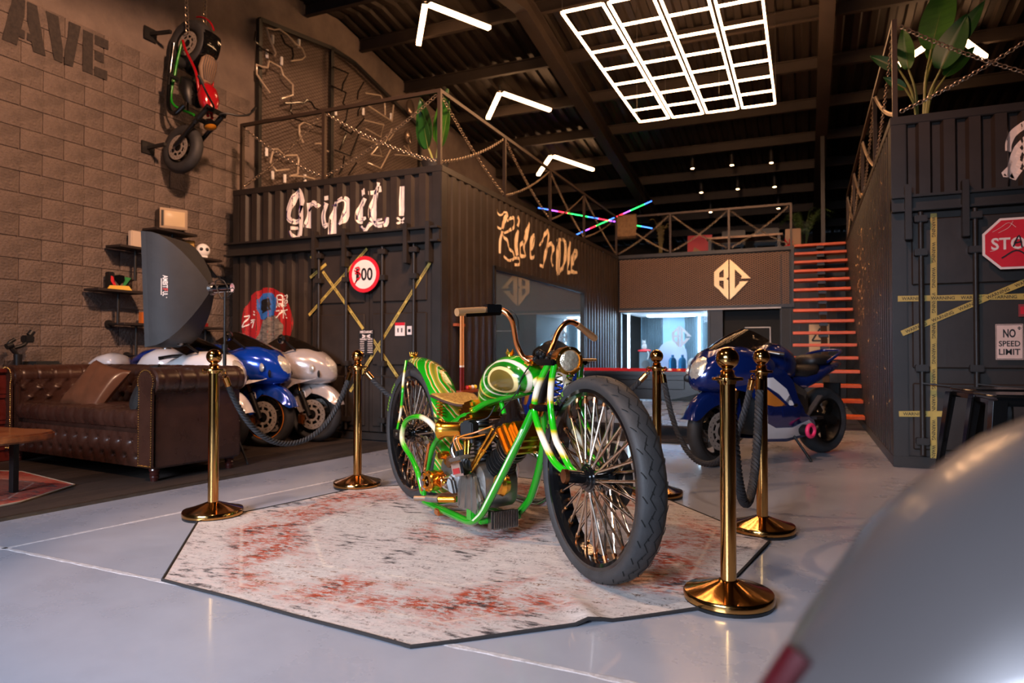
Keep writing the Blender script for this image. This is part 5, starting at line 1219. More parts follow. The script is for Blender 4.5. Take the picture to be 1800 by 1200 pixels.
# back: tufted inner face rolling over to the back
def backf(u, v_):
    x = -SW + .12 + u * (2 * SW - .24); t = v_
    if t < .55: k = t / .55; y = SD - .22 + .06 * k; z = .50 + .27 * k; n = V((0, -1, .15))
    elif t < .85:
        a = PI * 1.02 - (t - .55) / .30 * PI * 1.15; y = SD - .055 + .105 * math.cos(a); z = .77 + .105 * math.sin(a); n = V((0, math.cos(a), math.sin(a)))
    else: k = (t - .85) / .15; a = PI * 1.02 - PI * 1.15; y = SD - .055 + .105 * math.cos(a) - .06 * k * 0; z = .77 + .105 * math.sin(a) - .62 * k; n = V((0, 1, 0)); return V((x, y, z))
    pl = 0
    if t < .6: dd = tuft(u * 11, t * 5.5, 11, 4, .04)
    else: dd = -.012 * math.exp(-((((u * 11) % 1) - .5) / .12) ** 2)
    return V((x, y, z)) + n.normalized() * dd
MB().grid(backf, 110, 50).build('backrest', LTH, sofa, smooth=70)
bt = MB()
for j in range(4):
    for i in range(12):
        u = (i + (.5 if j % 2 else 0)) / 11; t = j / 5.5
        if 0 < u < 1 and t > .1: p = backf(u, t); bt.sph(p, (.012, .008, .012), 8)
bt.build('back_buttons', LTH, sofa)['kind'] = 'stuff'
for s in (-1, 1):
    arm = MB(); x0, x1 = s * (SW - .17), s * SW
    arm.bx(min(x0, x1), max(x0, x1), -SD + .01, SD - .03, .10, .74)
    arm = arm.build('arm', LTH, sofa, bevel=.015)
    cx = s * (SW - .055); rl = MB(); rings = []
    n = 64
    for i in range(n + 1):
        y = -SD - .005 + (2 * SD - .02) * i / n; cell = (i / n * 6) % 1; r = .118 - .010 * math.exp(-((cell - .5) / .06) ** 2) - (.03 if i in (0, n) else 0)
        rings.append([V((cx + math.cos(a) * r, y, .765 + math.sin(a) * r * .92)) for a in [2 * PI * k / 28 for k in range(28)]])
    rl.loft(rings); rl.build('arm_roll', LTH, arm, smooth=60)
    # front facing panel with nail heads
    out = []
    for k in range(25): a = -.62 + (PI + 1.24) * k / 24; out.append((cx + s * math.cos(a) * .098, .765 + math.sin(a) * .092))
    out = [(cx + s * .075, .12)] + [(cx + s * .075, .55)] + out + [(cx - s * .085, .55), (cx - s * .085, .12)]
    pts = [(p[0], p[1]) for p in out]
    MB().prism(pts if s < 0 else pts, 0, .018, frame((0, -SD - .005, 0), (1, 0, 0), (0, 0, 1))).build('arm_front', LTH, arm, smooth=30)
    nl = MB(); ring = [V((p[0] * .98 + cx * .02, -SD - .026, p[1] * .985 + .008)) for p in pts]; acc = 0
    per = [(ring[i], ring[(i + 1) % len(ring)]) for i in range(len(ring))]; carry = 0
    for a, b in per:
        L_ = (b - a).length; d = carry
        while d < L_: nl.sph(a.lerp(b, d / L_), (.007, .005, .007), 6); d += .0185
        carry = d - L_
    nl.build('nail_heads', NAIL, arm)['kind'] = 'stuff'
    # tufted inside of the arm
    MB().grid(lambda u, v_: V((s * (SW - .175 - .012 * math.sin(PI * v_) * 1 + tuft(u * 4, v_ * 3, 4, 3, .02)), -SD + .04 + u * (2 * SD - .2), .50 + v_ * .24)), 40, 26).build('arm_inside', LTH, arm, smooth=70)
FOOT = mat('dark_red_wood', (58, 22, 18), .3, coat=.5)
for x in (-SW + .1, SW - .08):
    for y in (-SD + .07, SD - .08): MB().lathe([(0, 0), (.026, 0), (.03, .02), (.034, .03), (.03, .04), (.037, .055), (.03, .065), (.04, .085), (.036, .10), (0, .10)], 18, Matrix.Translation((x, y, 0))).build('foot', FOOT, sofa)
def cushion(name, label, M, m, s=.23, th=.075):
    def f(sg):
        def g(u, v_):
            a, b = u * 2 - 1, v_ * 2 - 1; p = (1 - a ** 4) * (1 - b ** 4); k = 1 - .07 * (1 - a * a) * 0 - .10 * (1 - abs(a * b)) * 0
            return M @ V((a * s * (1 - .08 * (1 - b * b)), b * s * (1 - .08 * (1 - a * a)), sg * th * max(0, p) ** .5 + .006 * math.sin(9 * a + 3 * b) * max(0, p)))
        return g
    mb = MB(); mb.grid(f(1), 24, 24); mb.grid(f(-1), 24, 24)
    o = mb.build(name, m, smooth=70); return tag(o, label, 'cushion')
SM_ = sofa.matrix_basis.copy() if False else Matrix.Translation((-5.57, 4.14, .018)) @ Matrix.Rotation(math.radians(-6), 4, 'Z')
cushion('cushion', 'shiny brown satin cushion leaning on the sofa back', SM_ @ Matrix.Translation((-.22, -.10, .68)) @ Matrix.Rotation(.25, 4, 'Z') @ Matrix.Rotation(math.radians(55), 4, 'X') @ Matrix.Rotation(-.25, 4, 'Z'), mat('brown_satin', (92, 58, 40), .28, 0, .15, 12, .1, 30, coat=.2), .24)
cushion('cushion', 'black ruffled cushion against the sofa arm', SM_ @ Matrix.Translation((.60, -.14, .69)) @ Matrix.Rotation(-.6, 4, 'Z') @ Matrix.Rotation(math.radians(66), 4, 'X'), mat('black_cloth', (20, 19, 20), .8, 0, .3, 14, .9, 22), .22)

# ================================================================ stanchions and ropes
def stanchion(label, x, y, rz=0):
    t = thing('barrier_post', label, 'barrier post', (x, y, .0), rz, 'gold rope barrier posts')
    MB().lathe([(0, .012), (.170, .012), (.176, .018), (.177, .04), (.172, .047), (.15, .052), (.10, .068), (.06, .082), (.045, .088), (.034, .092), (0, .092)], 48).build('base', BRASS, t, smooth=40)
    MB().lathe([(0, 0), (.172, 0), (.174, .014), (0, .014)], 40).build('rubber_ring', BLKPLAS, t)
    MB().cyl((0, 0, .085), (0, 0, .885), .031, n=28).build('pole', BRASS, t)
    MB().lathe([(0, .875), (.034, .875), (.036, .888), (.060, .890), (.062, .896), (.060, .902), (.036, .904), (.030, .91), (.026, .918), (.030, .926), (.020, .934), (.022, .944), (0, .95)], 32).build('collar', BRASS, t)
    MB().sph((0, 0, .978), .046, 28).build('ball_finial', BRASS, t)
    for a in (0, PI): MB().torus((math.cos(a) * .056, math.sin(a) * .056, .888), (0, 1, 0), .014, .0035, 14, 6).build('rope_ring', BRASS, t)
    return t
posts = {'near': (-.288, 2.856), 'b': (-.225, 4.04), 'c': (-.954, 4.755), 'd': (-3.076, 4.20), 'e': (-3.33, 3.09)}
stanchion('gold barrier post on the rug edge in front of the front wheel', *posts['near'], 1.5)
stanchion('gold barrier post on the rug corner nearer the dark blue motorcycle', *posts['b'], 1.2)
stanchion('gold barrier post behind the front wheel of the chopper', *posts['c'], .3)
stanchion('gold barrier post beside the rear wheel of the chopper', *posts['d'], .6)
stanchion('gold barrier post beside the leather sofa arm', *posts['e'], 1.2)
ROPE = mat('black_rope', (36, 35, 37), .7, 0, .3, 30, .3, 200)
def rope(label, a, b, sag, r=.018):
    a, b = V((a[0], a[1], .872)), V((b[0], b[1], .872)); d = (b - a); d.normalize(); a += d * .075; b -= d * .075; a.z = b.z = .845
    t = thing('barrier_rope', label, 'rope', (0, 0, 0), 0, 'black barrier ropes')
    n = 90; P = []
    L_ = (b - a).length
    for i in range(n + 1):
        k = i / n; x = (k - .5) * 2; c = 2.2; zz = (math.cosh(c * x) - math.cosh(c)) / (math.cosh(c) - 1)
        P.append(a.lerp(b, k) + V((0, 0, sag * zz)))
    acc = [0]
    for i in range(n): acc.append(acc[-1] + (P[i + 1] - P[i]).length)
    m = int(acc[-1] / .008); Q = []; j = 0
    for i in range(m + 1):
        s = acc[-1] * i / m
        while j < n - 1 and acc[j + 1] < s: j += 1
        Q.append(P[j].lerp(P[j + 1], (s - acc[j]) / max(1e-6, acc[j + 1] - acc[j])))
    side = d.cross(V((0, 0, 1))).normalized(); mb = MB()
    for st_ in range(3):
        H = []
        for i, p in enumerate(Q):
            T_ = (Q[min(i + 1, m)] - Q[max(i - 1, 0)]).normalized(); nn = T_.cross(side).normalized(); an = 2 * PI * (i * .008 / .075) + st_ * 2 * PI / 3
            H.append(p + (nn * math.cos(an) + side * math.sin(an)) * r * .55)
        mb.tube(H[2:-2], r * .58, 6)
    mb.build('twisted_rope', ROPE, t)
    for k, q in ((0, 1), (-1, -1)):
        e0 = Q[0] if k == 0 else Q[-1]; e1 = Q[8] if k == 0 else Q[-9]; dd = (e1 - e0).normalized()
        MB().cyl(e0 - dd * .004, e0 + dd * .055, r * 1.12, n=16).build('end_ferrule', BRASS, t); MB().torus(e0 - dd * .018, side, .013, .0035, 12, 6).build('snap_hook', BRASS, t)
    return t
rope('black twisted rope hung between the sofa side post and the rear wheel post', posts['e'], posts['d'], .46)
rope('black twisted rope hung behind the chopper', posts['d'], posts['c'], .42)
rope('black twisted rope hung in front of the dark blue motorcycle wheel', posts['c'], posts['b'], .54)
rope('black twisted rope in a deep loop between two close gold posts', posts['b'], posts['near'], .56, .021)

# ================================================================ studio softbox
sb = thing('studio_softbox', 'black studio softbox light with white brand lettering on a slim stand', 'studio light', (-4.83, 4.60, 0.018))
SBK = mat('softbox_cloth', (34, 34, 36), .55, 0, .2, 6, .3, 8)
apx = V((-.17, 0, 1.57)); rc_ = V((-.59, -.15, 1.55)); axs = (rc_ - apx).normalized()
hx = V((0, 0, 1)).cross(axs).normalized(); hz = axs.cross(hx)
def sq(c, w_, h_, n=6):
    P = []
    for (a, b), (c_, d_) in zip(((-1, -1), (1, -1), (1, 1), (-1, 1)), ((1, -1), (1, 1), (-1, 1), (-1, -1))):
        for k in range(n): t = k / n; P.append(V(c) + hx * w_ * (a + (c_ - a) * t) + hz * h_ * (b + (d_ - b) * t))
    return P
rings = []
for k in range(9): t = k / 8; q = math.sin(t * PI / 2) ** .85; rings.append(sq(apx + (rc_ - apx) * t, .05 + .21 * q, .05 + .46 * q))
MB().loft(rings, caps=False).build('softbox_shell', SBK, sb, smooth=50)
rings2 = [sq(rc_, .26, .51), sq(rc_ + axs * .04, .265, .515)]; MB().loft(rings2, caps=False).build('softbox_lip', SBK, sb, smooth=30)
MB().add(sq(rc_ + axs * .02, .255, .505), [tuple(range(24))]).build('diffuser', mat('diffuser_cloth', (230, 228, 224), .9), sb, smooth=0)
MB().cyl(apx - axs * .02, apx + axs * .03, .06, n=20).build('speed_ring', STEEL, sb); MB().cyl(apx - axs * .20, apx - axs * .02, .042, n=20).build('lamp_head', CHROME, sb)
MB().tube(spline([apx - axs * .20, apx - axs * .23 + V((0, -.02, -.03)), apx - axs * .15 + V((0, -.05, -.10)), apx - axs * .08 + V((0, -.05, .05)), apx - axs * .16 + V((0, -.05, .06)), apx - axs * .20 + V((0, -.04, -.08)), apx - axs * .12 + V((0, -.05, -.09))], 6), .0045, 6).build('coiled_cable', BLKPLAS, sb)
MB().cyl((0, 0, .55), (0, 0, 1.54), .012, n=12).build('stand_pole', BLACK, sb); MB().cyl((0, 0, .22), (0, 0, 1.05), .017, n=12).build('stand_sleeve', BLACK, sb); MB().cyl((0, 0, 1.0), (0, 0, 1.06), .026, n=12).build('stand_knob', BLKPLAS, sb)
for a in (-.1, 2.0, 4.1): MB().tube([(0, 0, .52), (.32 * math.cos(a), .32 * math.sin(a), .0)], .009, 8).build('leg', BLACK, sb); MB().tube([(0, 0, .24), (.19 * math.cos(a), .19 * math.sin(a), .2)], .006, 6).build('leg_brace', BLACK, sb)
# lettering on the near side panel, running downwards
nearmid = apx.lerp(rc_, .62); sdn = (rc_ - hx * -.35 * 0 - apx)
pA, pB = apx - hx * .05 * -1, rc_
sg = 1 if (hx.y < 0) else -1
e0 = apx + hx * .05 * sg; e1 = rc_ + hx * .35 * sg
def shell(t, h_): q = math.sin(t * PI / 2) ** .85; return apx + (rc_ - apx) * t + hx * sg * (.05 + .21 * q + .004) + hz * h_
tdir = V((0, 0, -1)); out_ = (shell(.75, 0) - shell(.55, 0)).normalized()
nrm = tdir.cross(out_ * -1)
TF = frame(shell(.66, .02), tdir, out_ * -1)
br_ = MB(); text_mb('AMBIT', .115, .042, .001, .02, TF @ Matrix.Translation((-.0375, 0, 0)), br_); text_mb('UL', .040, .042, .001, .02, TF @ Matrix.Translation((.069, 0, 0)), br_); br_.sph(TF @ V((.104, .012, 0)), .005, 8)
br_.build('brand_lettering', WHITEP, sb, smooth=0, fix=False); text_mb('F', .022, .042, .001, .02, TF @ Matrix.Translation((.034, 0, 0))).build('brand_letter', mat('brand_red', (200, 60, 50), .5), sb, smooth=0)
br_ = MB()
for k in range(14): stroke(br_, [(-.065 + k * .0105, -.031), (-.058 + k * .0105, -.031)], .009, TF)
br_.build('brand_small_lettering', WHITEP, sb, smooth=0, fix=False)['kind'] = 'stuff'

# ================================================================ wall shelves and what stands on them
SHW = mat('dark_shelf_wood', (38, 30, 27), .6, 0, .25, 8)
def shelf(label, y0, y1, z, drop=.36, side=-1, depth=.27):
    t = thing('wall_shelf', label, 'shelf', (XW + .0, (y0 + y1) / 2, z), 0, 'pipe bracket wall shelves'); hw = (y1 - y0) / 2
    MB().bx(.03, depth, -hw, hw, -.028, 0).build('shelf_board', SHW, t, bevel=.003, seg=1)
    MB().tube([(.16, .02, -.028), (.16, .02, -drop), (.02, .02, -drop)], .016, 10).build('pipe_bracket', BLACK, t); MB().cyl((0, .02, -drop), (.022, .02, -drop), .042, n=16).build('wall_flange', BLACK, t); MB().bx(.12, .2, -.02, .06, -.036, -.028).build('mount_plate', BLACK, t)
shelf('pipe bracket shelf carrying the old television', 5.42, 5.98, 2.43); shelf('pipe bracket shelf carrying a pale box behind the softbox', 4.98, 5.46, 2.17)
shelf('pipe bracket shelf carrying small trophies', 4.74, 5.30, 1.68); shelf('lowest pipe bracket shelf holding an amber block', 5.03, 5.45, 1.33)
shelf('pipe bracket shelf carrying a gold plaque and white mask', 5.84, 6.36, 2.17); shelf('pipe bracket shelf with a dark red box near the container', 5.98, 6.40, 1.32, .25)
tv = thing('television', 'small vintage television with cream screen on the topmost shelf', 'television', (XW + .16, 5.70, 2.43), math.radians(-25))
MB().bx(-.10, .10, -.15, .15, .012, .25).build('casing', mat('tv_case', (52, 38, 30), .4, coat=.3), tv, bevel=.012); MB().bx(.095, .112, -.15, .15, .012, .25).build('front_frame', mat('tv_chrome', (170, 150, 130), .3, .7), tv, bevel=.006)
MB().grid(lambda u, v_: V((.113 + .012 * math.sin(PI * u) * math.sin(PI * v_), -.10 + u * .22, .045 + v_ * .175)), 10, 10).build('screen', mat('tv_screen', (200, 176, 140), .2, coat=.5), tv); MB().bx(.112, .118, -.138, -.112, .04, .22).build('control_strip', BLKPLAS, tv)
for y in (-.11, .11): MB().bx(-.06, .06, y - .015, y + .015, 0, .014).build('foot', BLKPLAS, tv)
tag(MB().bx(XW + .06, XW + .12, 5.22, 5.36, 2.17, 2.37).build('pale_box', mat('frosted_box', (196, 178, 160), .5), bevel=.01), 'pale frosted upright box on the shelf beside the softbox', 'box')
pq = thing('plaque', 'gold framed plaque on the shelf near the container', 'plaque', (XW + .12, 5.98, 2.17), math.radians(-20)); MB().bx(-.012, .012, -.075, .075, 0, .20).build('frame', mat('dark_gold_frame', (110, 80, 40), .4, .6), pq, bevel=.004); MB().bx(.012, .016, -.06, .06, .015, .185).build('gilt_panel', mat('gilt', (206, 166, 96), .35, .7, .3, 30), pq)
sk = thing('white_mask', 'round white mask with dark eyes on the shelf beside the plaque', 'ornament', (XW + .13, 6.19, 2.17), math.radians(-25)); MB().sph((0, 0, .105), (.05, .085, .085), 20).build('head', WHITEP, sk); MB().bx(-.03, .03, -.05, .05, 0, .05).build('jaw', WHITEP, sk, bevel=.012)
for y in (-.033, .033): MB().sph((.043, y, .115), (.012, .022, .022), 12).build('eye', BLKPLAS, sk)
tr = thing('trophy', 'yellow based trophy stand with a black shield and red and green wings', 'trophy', (XW + .15, 5.06, 1.68), math.radians(-35)); MB().prism([(-.12, 0), (.12, 0), (.09, .05), (-.09, .05)], -.04, .04, frame((0, 0, 0), (0, 1, 0), (0, 0, 1))).build('base', mat('trophy_yellow', (214, 168, 60), .4), tr)
MB().prism([(0, .05), (.05, .11), (.045, .16), (0, .17), (-.045, .16), (-.05, .11)], -.01, .01, frame((.02, 0, 0), (0, 1, 0), (0, 0, 1))).build('shield', BLKGLOSS, tr); MB().prism([(-.03, .05), (-.06, .06), (-.12, .17), (-.06, .15)], -.008, .008, frame((0, 0, 0), (0, 1, 0), (0, 0, 1))).build('red_wing', mat('trophy_red', (190, 30, 40), .3), tr); MB().prism([(.03, .05), (.06, .06), (.11, .14), (.05, .15)], -.008, .008, frame((0, 0, 0), (0, 1, 0), (0, 0, 1))).build('green_wing', mat('trophy_green', (40, 120, 60), .3), tr)
tag(MB().bx(-.03, .03, -.04, .04, 0, .20).build('dark_canister', BLKPLAS, bevel=.01), 'small black canister standing behind the trophy', 'canister').location = (XW + .08, 5.0, 1.68)
tag(MB().bx(XW + .1, XW + .16, 5.33, 5.40, 1.33, 1.46).build('amber_block', mat('amber_wood', (176, 96, 40), .4), bevel=.006), 'amber wooden block on the lowest shelf', 'ornament')
tag(MB().bx(XW + .06, XW + .2, 6.06, 6.22, 1.32, 1.37).build('red_case', mat('dark_red_case', (120, 28, 28), .4), bevel=.006), 'flat dark red case on the shelf near the container', 'box')

# ================================================================ cabinet, bags, gimbal, coffee table
CABW = mat('red_brown_wood', (96, 32, 24), .35, 0, .25, 5, coat=.4, stretch=(1, 6, 1))
cb_ = thing('drawer_cabinet', 'red brown wooden drawer cabinet between the sofa arm and the wall', 'cabinet', (XW + .0, 3.75, .018))
MB().bx(.01, .33, -.62, .62, .06, .80).build('carcass', CABW, cb_); MB().bx(.0, .36, -.65, .65, .80, .84).build('top', CABW, cb_, bevel=.008); MB().bx(.01, .35, -.64, .64, 0, .07).build('plinth', CABW, cb_, bevel=.008)
for j in range(3):
    for i in range(3):
        y0 = -.60 + i * .405; d = MB(); d.bx(.33, .345, y0, y0 + .385, .10 + j * .235, .31 + j * .235); d = d.build('drawer', CABW, cb_, bevel=.006); MB().bx(.345, .352, y0 + .04, y0 + .345, .14 + j * .235, .27 + j * .235).build('drawer_field', CABW, d, bevel=.004); MB().sph((.362, y0 + .19, .205 + j * .235), .014, 10).build('knob', BRASS, d)
# side face panels toward the camera
for j in range(2): MB().bx(.06, .30, -.63, -.62, .12 + j * .34, .42 + j * .34).build('side_field', CABW, cb_, bevel=.006)
gm = thing('camera_gimbal', 'black camera gimbal standing on the cabinet behind the sofa', 'camera', (XW + .17, 4.02, .858))
MB().cyl((0, 0, 0), (0, 0, .13), .032, .036, n=14).build('grip', BLKPLAS, gm); MB().tube(spline([(0, 0, .12), (.0, -.05, .17), (.0, -.08, .23), (.0, -.03, .27)], 4), .018, 10).build('lower_arm', BLKPLAS, gm); MB().cyl((0, -.1, .20), (0, -.05, .22), .03, n=14).build('motor', BLKPLAS, gm); MB().tube(spline([(0, -.03, .19), (.02, .04, .22), (.0, .09, .28), (0, .12, .33)], 4), .018, 10).build('upper_arm', BLKPLAS, gm); MB().bx(-.04, .04, .04, .13, .24, .31).build('camera_plate', BLKPLAS, gm, bevel=.01); MB().cyl((0, .1, .31), (0, .13, .35), .028, n=14).build('motor', BLKPLAS, gm)
tag(MB().bx(XW + .05, XW + .30, 4.10, 4.36, .858, .92).build('camera_bag', mat('bag_cloth', (28, 30, 29), .8), bevel=.02), 'flat dark camera bag lying on the cabinet', 'bag')
bg = thing('black_bag', 'black rumpled bag on the end of the cabinet', 'bag', (XW + .18, 3.62, .858)); MB().loft([sec(x, w_, zt, 0, 14, .8) for x, w_, zt in ((-.12, .05, .05), (-.08, .12, .09), (0, .15, .08), (.08, .13, .10), (.12, .05, .05))]).build('bag_body', BLKPLAS, bg, smooth=70)
tb = thing('coffee_table', 'coffee table with a thick live edge timber slab', 'table', (-5.4, 2.72, .03), math.radians(8))
SLAB = mat('honey_slab', (150, 84, 40), .35, 0, 0, 3, .1, 20, c2=(104, 54, 26), stretch=(1, 7, 7), coat=.3)
rnd = random.Random(4); Pn = [(-.72 + i * .12, .30 + rnd.uniform(-.025, .02)) for i in range(12)] + [(.70, .22), (.74, .1), (.72, -.05), (.70, -.2)] + [(.62 - i * .12, -.30 + rnd.uniform(-.02, .025)) for i in range(12)]
MB().prism(Pn, .38, .435).build('slab', SLAB, tb, bevel=.012)
for x in (-.55, .36):
    for y in (-.2, .2): MB().bar((x, y, 0), (x, y, .38), .04, .04).build('leg', BLACK, tb, smooth=0)
    MB().bx(x - .02, x + .02, -.2, .2, .345, .38).build('leg_beam', BLACK, tb, smooth=0)
MB().lathe([(0, .004), (.05, .004), (.07, .02), (.075, .05), (.068, .05), (.06, .02), (.0, .014)], 28, Matrix.Translation((-4.98, 2.66, .466))).build('glass_bowl', mat('bowl_glass', (200, 190, 190), .08, trans=.8), smooth=50)
tag(bpy.data.objects['glass_bowl'], 'small cut glass bowl on the timber slab table', 'bowl')

# ================================================================ billiard table
BLKW = mat('black_stained_wood', (30, 26, 24), .3, 0, .2, 5, coat=.3)
pt_ = thing('billiard_table', 'black billiard table with red cloth and curved carved legs', 'billiard table', (-2.08, 8.5, .01))
HX, HY = 1.17, .66
MB().bx(-HX + .06, HX - .06, -HY + .06, HY - .06, .73, .752).build('red_cloth', mat('red_baize', (168, 24, 28), .95), pt_)
fr = MB(); fr.bx(-HX, HX, -HY, -HY + .09, .725, .775); fr.bx(-HX, HX, HY - .09, HY, .725, .775); fr.bx(-HX, -HX + .09, -HY, HY, .725, .775); fr.bx(HX - .09, HX, -HY, HY, .725, .775); fr.build('top_rail', BLKW, pt_, bevel=.012)
for a, b, c, d in ((-HX + .09, HX - .09, -HY + .09, -HY + .125), (-HX + .09, HX - .09, HY - .125, HY - .09), (-HX + .09, -HX + .125, -HY + .09, HY - .09), (HX - .125, HX - .09, -HY + .09, HY - .09)): MB().bx(a, b, c, d, .752, .785).build('cushion_rail', mat('red_baize', (168, 24, 28), .95), pt_, bevel=.006)
for s in (-1, 1):
    MB().prism([(-HX + .04, .725), (-HX + .04, .58), (-HX + .3, .50), (-HX + .5, .45), (HX - .5, .45), (HX - .3, .50), (HX - .04, .58), (HX - .04, .725)], 0, .04, frame((0, s * (HY - .05) + .02, 0), (1, 0, 0), (0, 0, 1))).build('apron', BLKW, pt_, bevel=.008)
    MB().prism([(-HX + .35, .68), (-HX + .35, .57), (HX - .35, .57), (HX - .35, .68)], 0, .012, frame((0, s * (HY - .05) + (-.02 if s < 0 else .03), 0), (1, 0, 0), (0, 0, 1))).build('apron_panel', BLKW, pt_, bevel=.006)
    MB().bx(s * (HX - .06) - .02, s * (HX - .06) + .02, -HY + .05, HY - .05, .46, .725).build('end_apron', BLKW, pt_, bevel=.008)
for sx in (-1, 1):
    for sy in (-1, 1):
        x, y = sx * (HX - .14), sy * (HY - .13); c = V((sx, sy, 0)).normalized(); rr = []
        for z, r, o in ((.56, .11, .03), (.46, .10, .045), (.38, .085, .04), (.30, .062, .015), (.20, .05, -.005), (.12, .05, .0), (.07, .06, .03), (.03, .075, .06), (0.0, .07, .07)): rr.append([V((x, y, z)) + c * o + V((math.cos(a) * r, math.sin(a) * r, 0)) for a in [2 * PI * k / 16 for k in range(16)]])
        MB().loft(rr).build('leg', BLKW, pt_, smooth=60)
BALLC = [(230, 200, 60), (190, 40, 40), (230, 226, 214), (40, 60, 150), (214, 120, 40)]
for k, (x, y) in enumerate(((-1.55, 8.05), (-1.47, 8.1), (-1.36, 8.08))):
    o = MB().sph((0, 0, .028), .028, 16).build('billiard_ball', mat('ball_%d' % k, BALLC[k * 2 % 5], .1, coat=.6)); o.location = (x, y, .763); tag(o, ('yellow', 'cream', 'orange')[k] + ' billiard ball lying on the red cloth', 'ball', 'billiard balls')
ck = thing('cue_rack', 'reddish wooden cue rack shelf against the corrugated container side', 'rack', (CX1 + .005, 6.86, 0))
CUEW = mat('cue_rack_wood', (150, 70, 36), .35, coat=.3)
MB().bx(.0, .14, -.24, .26, .55, .58).build('rack_shelf', CUEW, ck, bevel=.004); MB().bx(.0, .02, -.24, .26, .40, .58).build('back_board', CUEW, ck); MB().bx(.0, .05, -.2, .0, 1.30, 1.33).build('cue_clip', CUEW, ck)
for k, y in enumerate((-.14, -.085)):
    cq = thing('billiard_cue', 'upright pale billiard cue with dark red butt leaning in the rack', 'cue', (CX1 + .07, 6.86 + y, .58), 0, 'billiard cues in the rack')
    MB().cyl((0, 0, 0), (0, 0, .26), .015, .0135, n=12).build('butt', mat('cue_butt', (112, 34, 24), .25, coat=.6), cq); MB().cyl((0, 0, .26), (0, 0, .28), .0138, n=12).build('joint_ring', WHITEP, cq); MB().cyl((0, 0, .28), (0, 0, .90), .0135, .009, n=12).build('shaft', mat('cue_maple', (206, 140, 80), .3, coat=.4), cq)
for k in range(4):
    o = MB().sph((0, 0, .026), .026, 14).build('rack_ball', mat('ball_%d' % (k + 5), BALLC[(k * 3 + 1) % 5], .1, coat=.6)); o.location = (CX1 + .08, 6.86 + (.0, .06, .13, .2)[k], .58); tag(o, ('red', 'orange', 'blue', 'cream')[k] + ' billiard ball resting on the cue rack shelf', 'ball', 'balls on the cue rack')

# ================================================================ metal stools
STM = mat('gloss_black_metal', (20, 20, 21), .22, .3, coat=.4)
def stool(label, x, y, rz, h=.79):
    t = thing('metal_stool', label, 'stool', (x, y, 0), rz, 'black metal stools')
    s = .165; MB().bx(-s, s, -s, s, h - .022, h).build('seat', STM, t, bevel=.018, seg=3); MB().bx(-s + .008, s - .008, -s + .008, s - .008, h - .06, h - .02).build('seat_skirt', STM, t, bevel=.01)
    for a in (-1, 1):
        for b in (-1, 1):
            top = V((a * (s - .03), b * (s - .03), h - .03)); bot = V((a * .225, b * .225, 0))
            lg_ = MB(); q = lambda p, w_: [p + V((a * w_, b * w_, 0)), p + V((-a * w_ * .6, b * w_, 0)), p + V((-a * w_ * .55, b * w_ * .75, 0)), p + V((a * w_ * .7, b * w_ * .7, 0)), p + V((a * w_ * .75, -b * w_ * .55, 0)), p + V((a * w_, -b * w_ * .6, 0))]
            lg_.loft([q(top, .042), q(top.lerp(bot, .5), .032), q(bot, .020)]); lg_.build('leg', STM, t, smooth=25, bevel=.003)
    for a in (-1, 1):
        z = .28; k = (h - .03 - z) / (h - .03); r = (s - .03) + (.225 - (s - .03)) * k
        MB().bx(a * r - .004, a * r + .004, -r, r, z - .012, z + .012).build('foot_bar', STM, t); MB().bx(-r, r, a * r - .004, a * r + .004, z + .03, z + .054).build('foot_bar', STM, t)
stool('black metal stool with square seat, standing nearer the container doors', 1.02, 4.86, .25); stool('black metal stool with square seat, partly hidden behind the silver motorcycle fairing', 1.02, 4.28, .12)
# ================================================================ lettering and signs
_F = V((-math.sin(CAM_YAW) * math.cos(CAM_PITCH), math.cos(CAM_YAW) * math.cos(CAM_PITCH), math.sin(CAM_PITCH)))
_R = V((math.cos(CAM_YAW), math.sin(CAM_YAW), 0)); _U = _R.cross(_F)
def pix(px, py, axis, val):
    """where the line of sight through a photograph point meets a plane of the building"""
    d = _F + _R * ((px - 900) / CAM_F) - _U * ((py - 600) / CAM_F); i = 'xyz'.index(axis); c = V((0, 0, CAM_H)); t = (val - c[i]) / d[i]; return c + d * t
S6 = 3.5289
def z6(x, y): p = pix(380 + x / S6, 300 + y / S6, 'y', CY0); return (p.x, p.z)
def z7(x, y): p = pix(780 + x / S6, 300 + y / S6, 'x', CX1); return (p.y, p.z)
def z9(x, y): p = pix(1450 + x / S6, y / S6, 'y', RY0); return (p.x, p.z)
PAINTW = mat('painted_letter_white', (216, 202, 194), .6, 0, .12, 8); PURP = mat('purple_ink', (70, 44, 104), .6); CREAM = mat('painted_letter_cream', (222, 196, 160), .6)
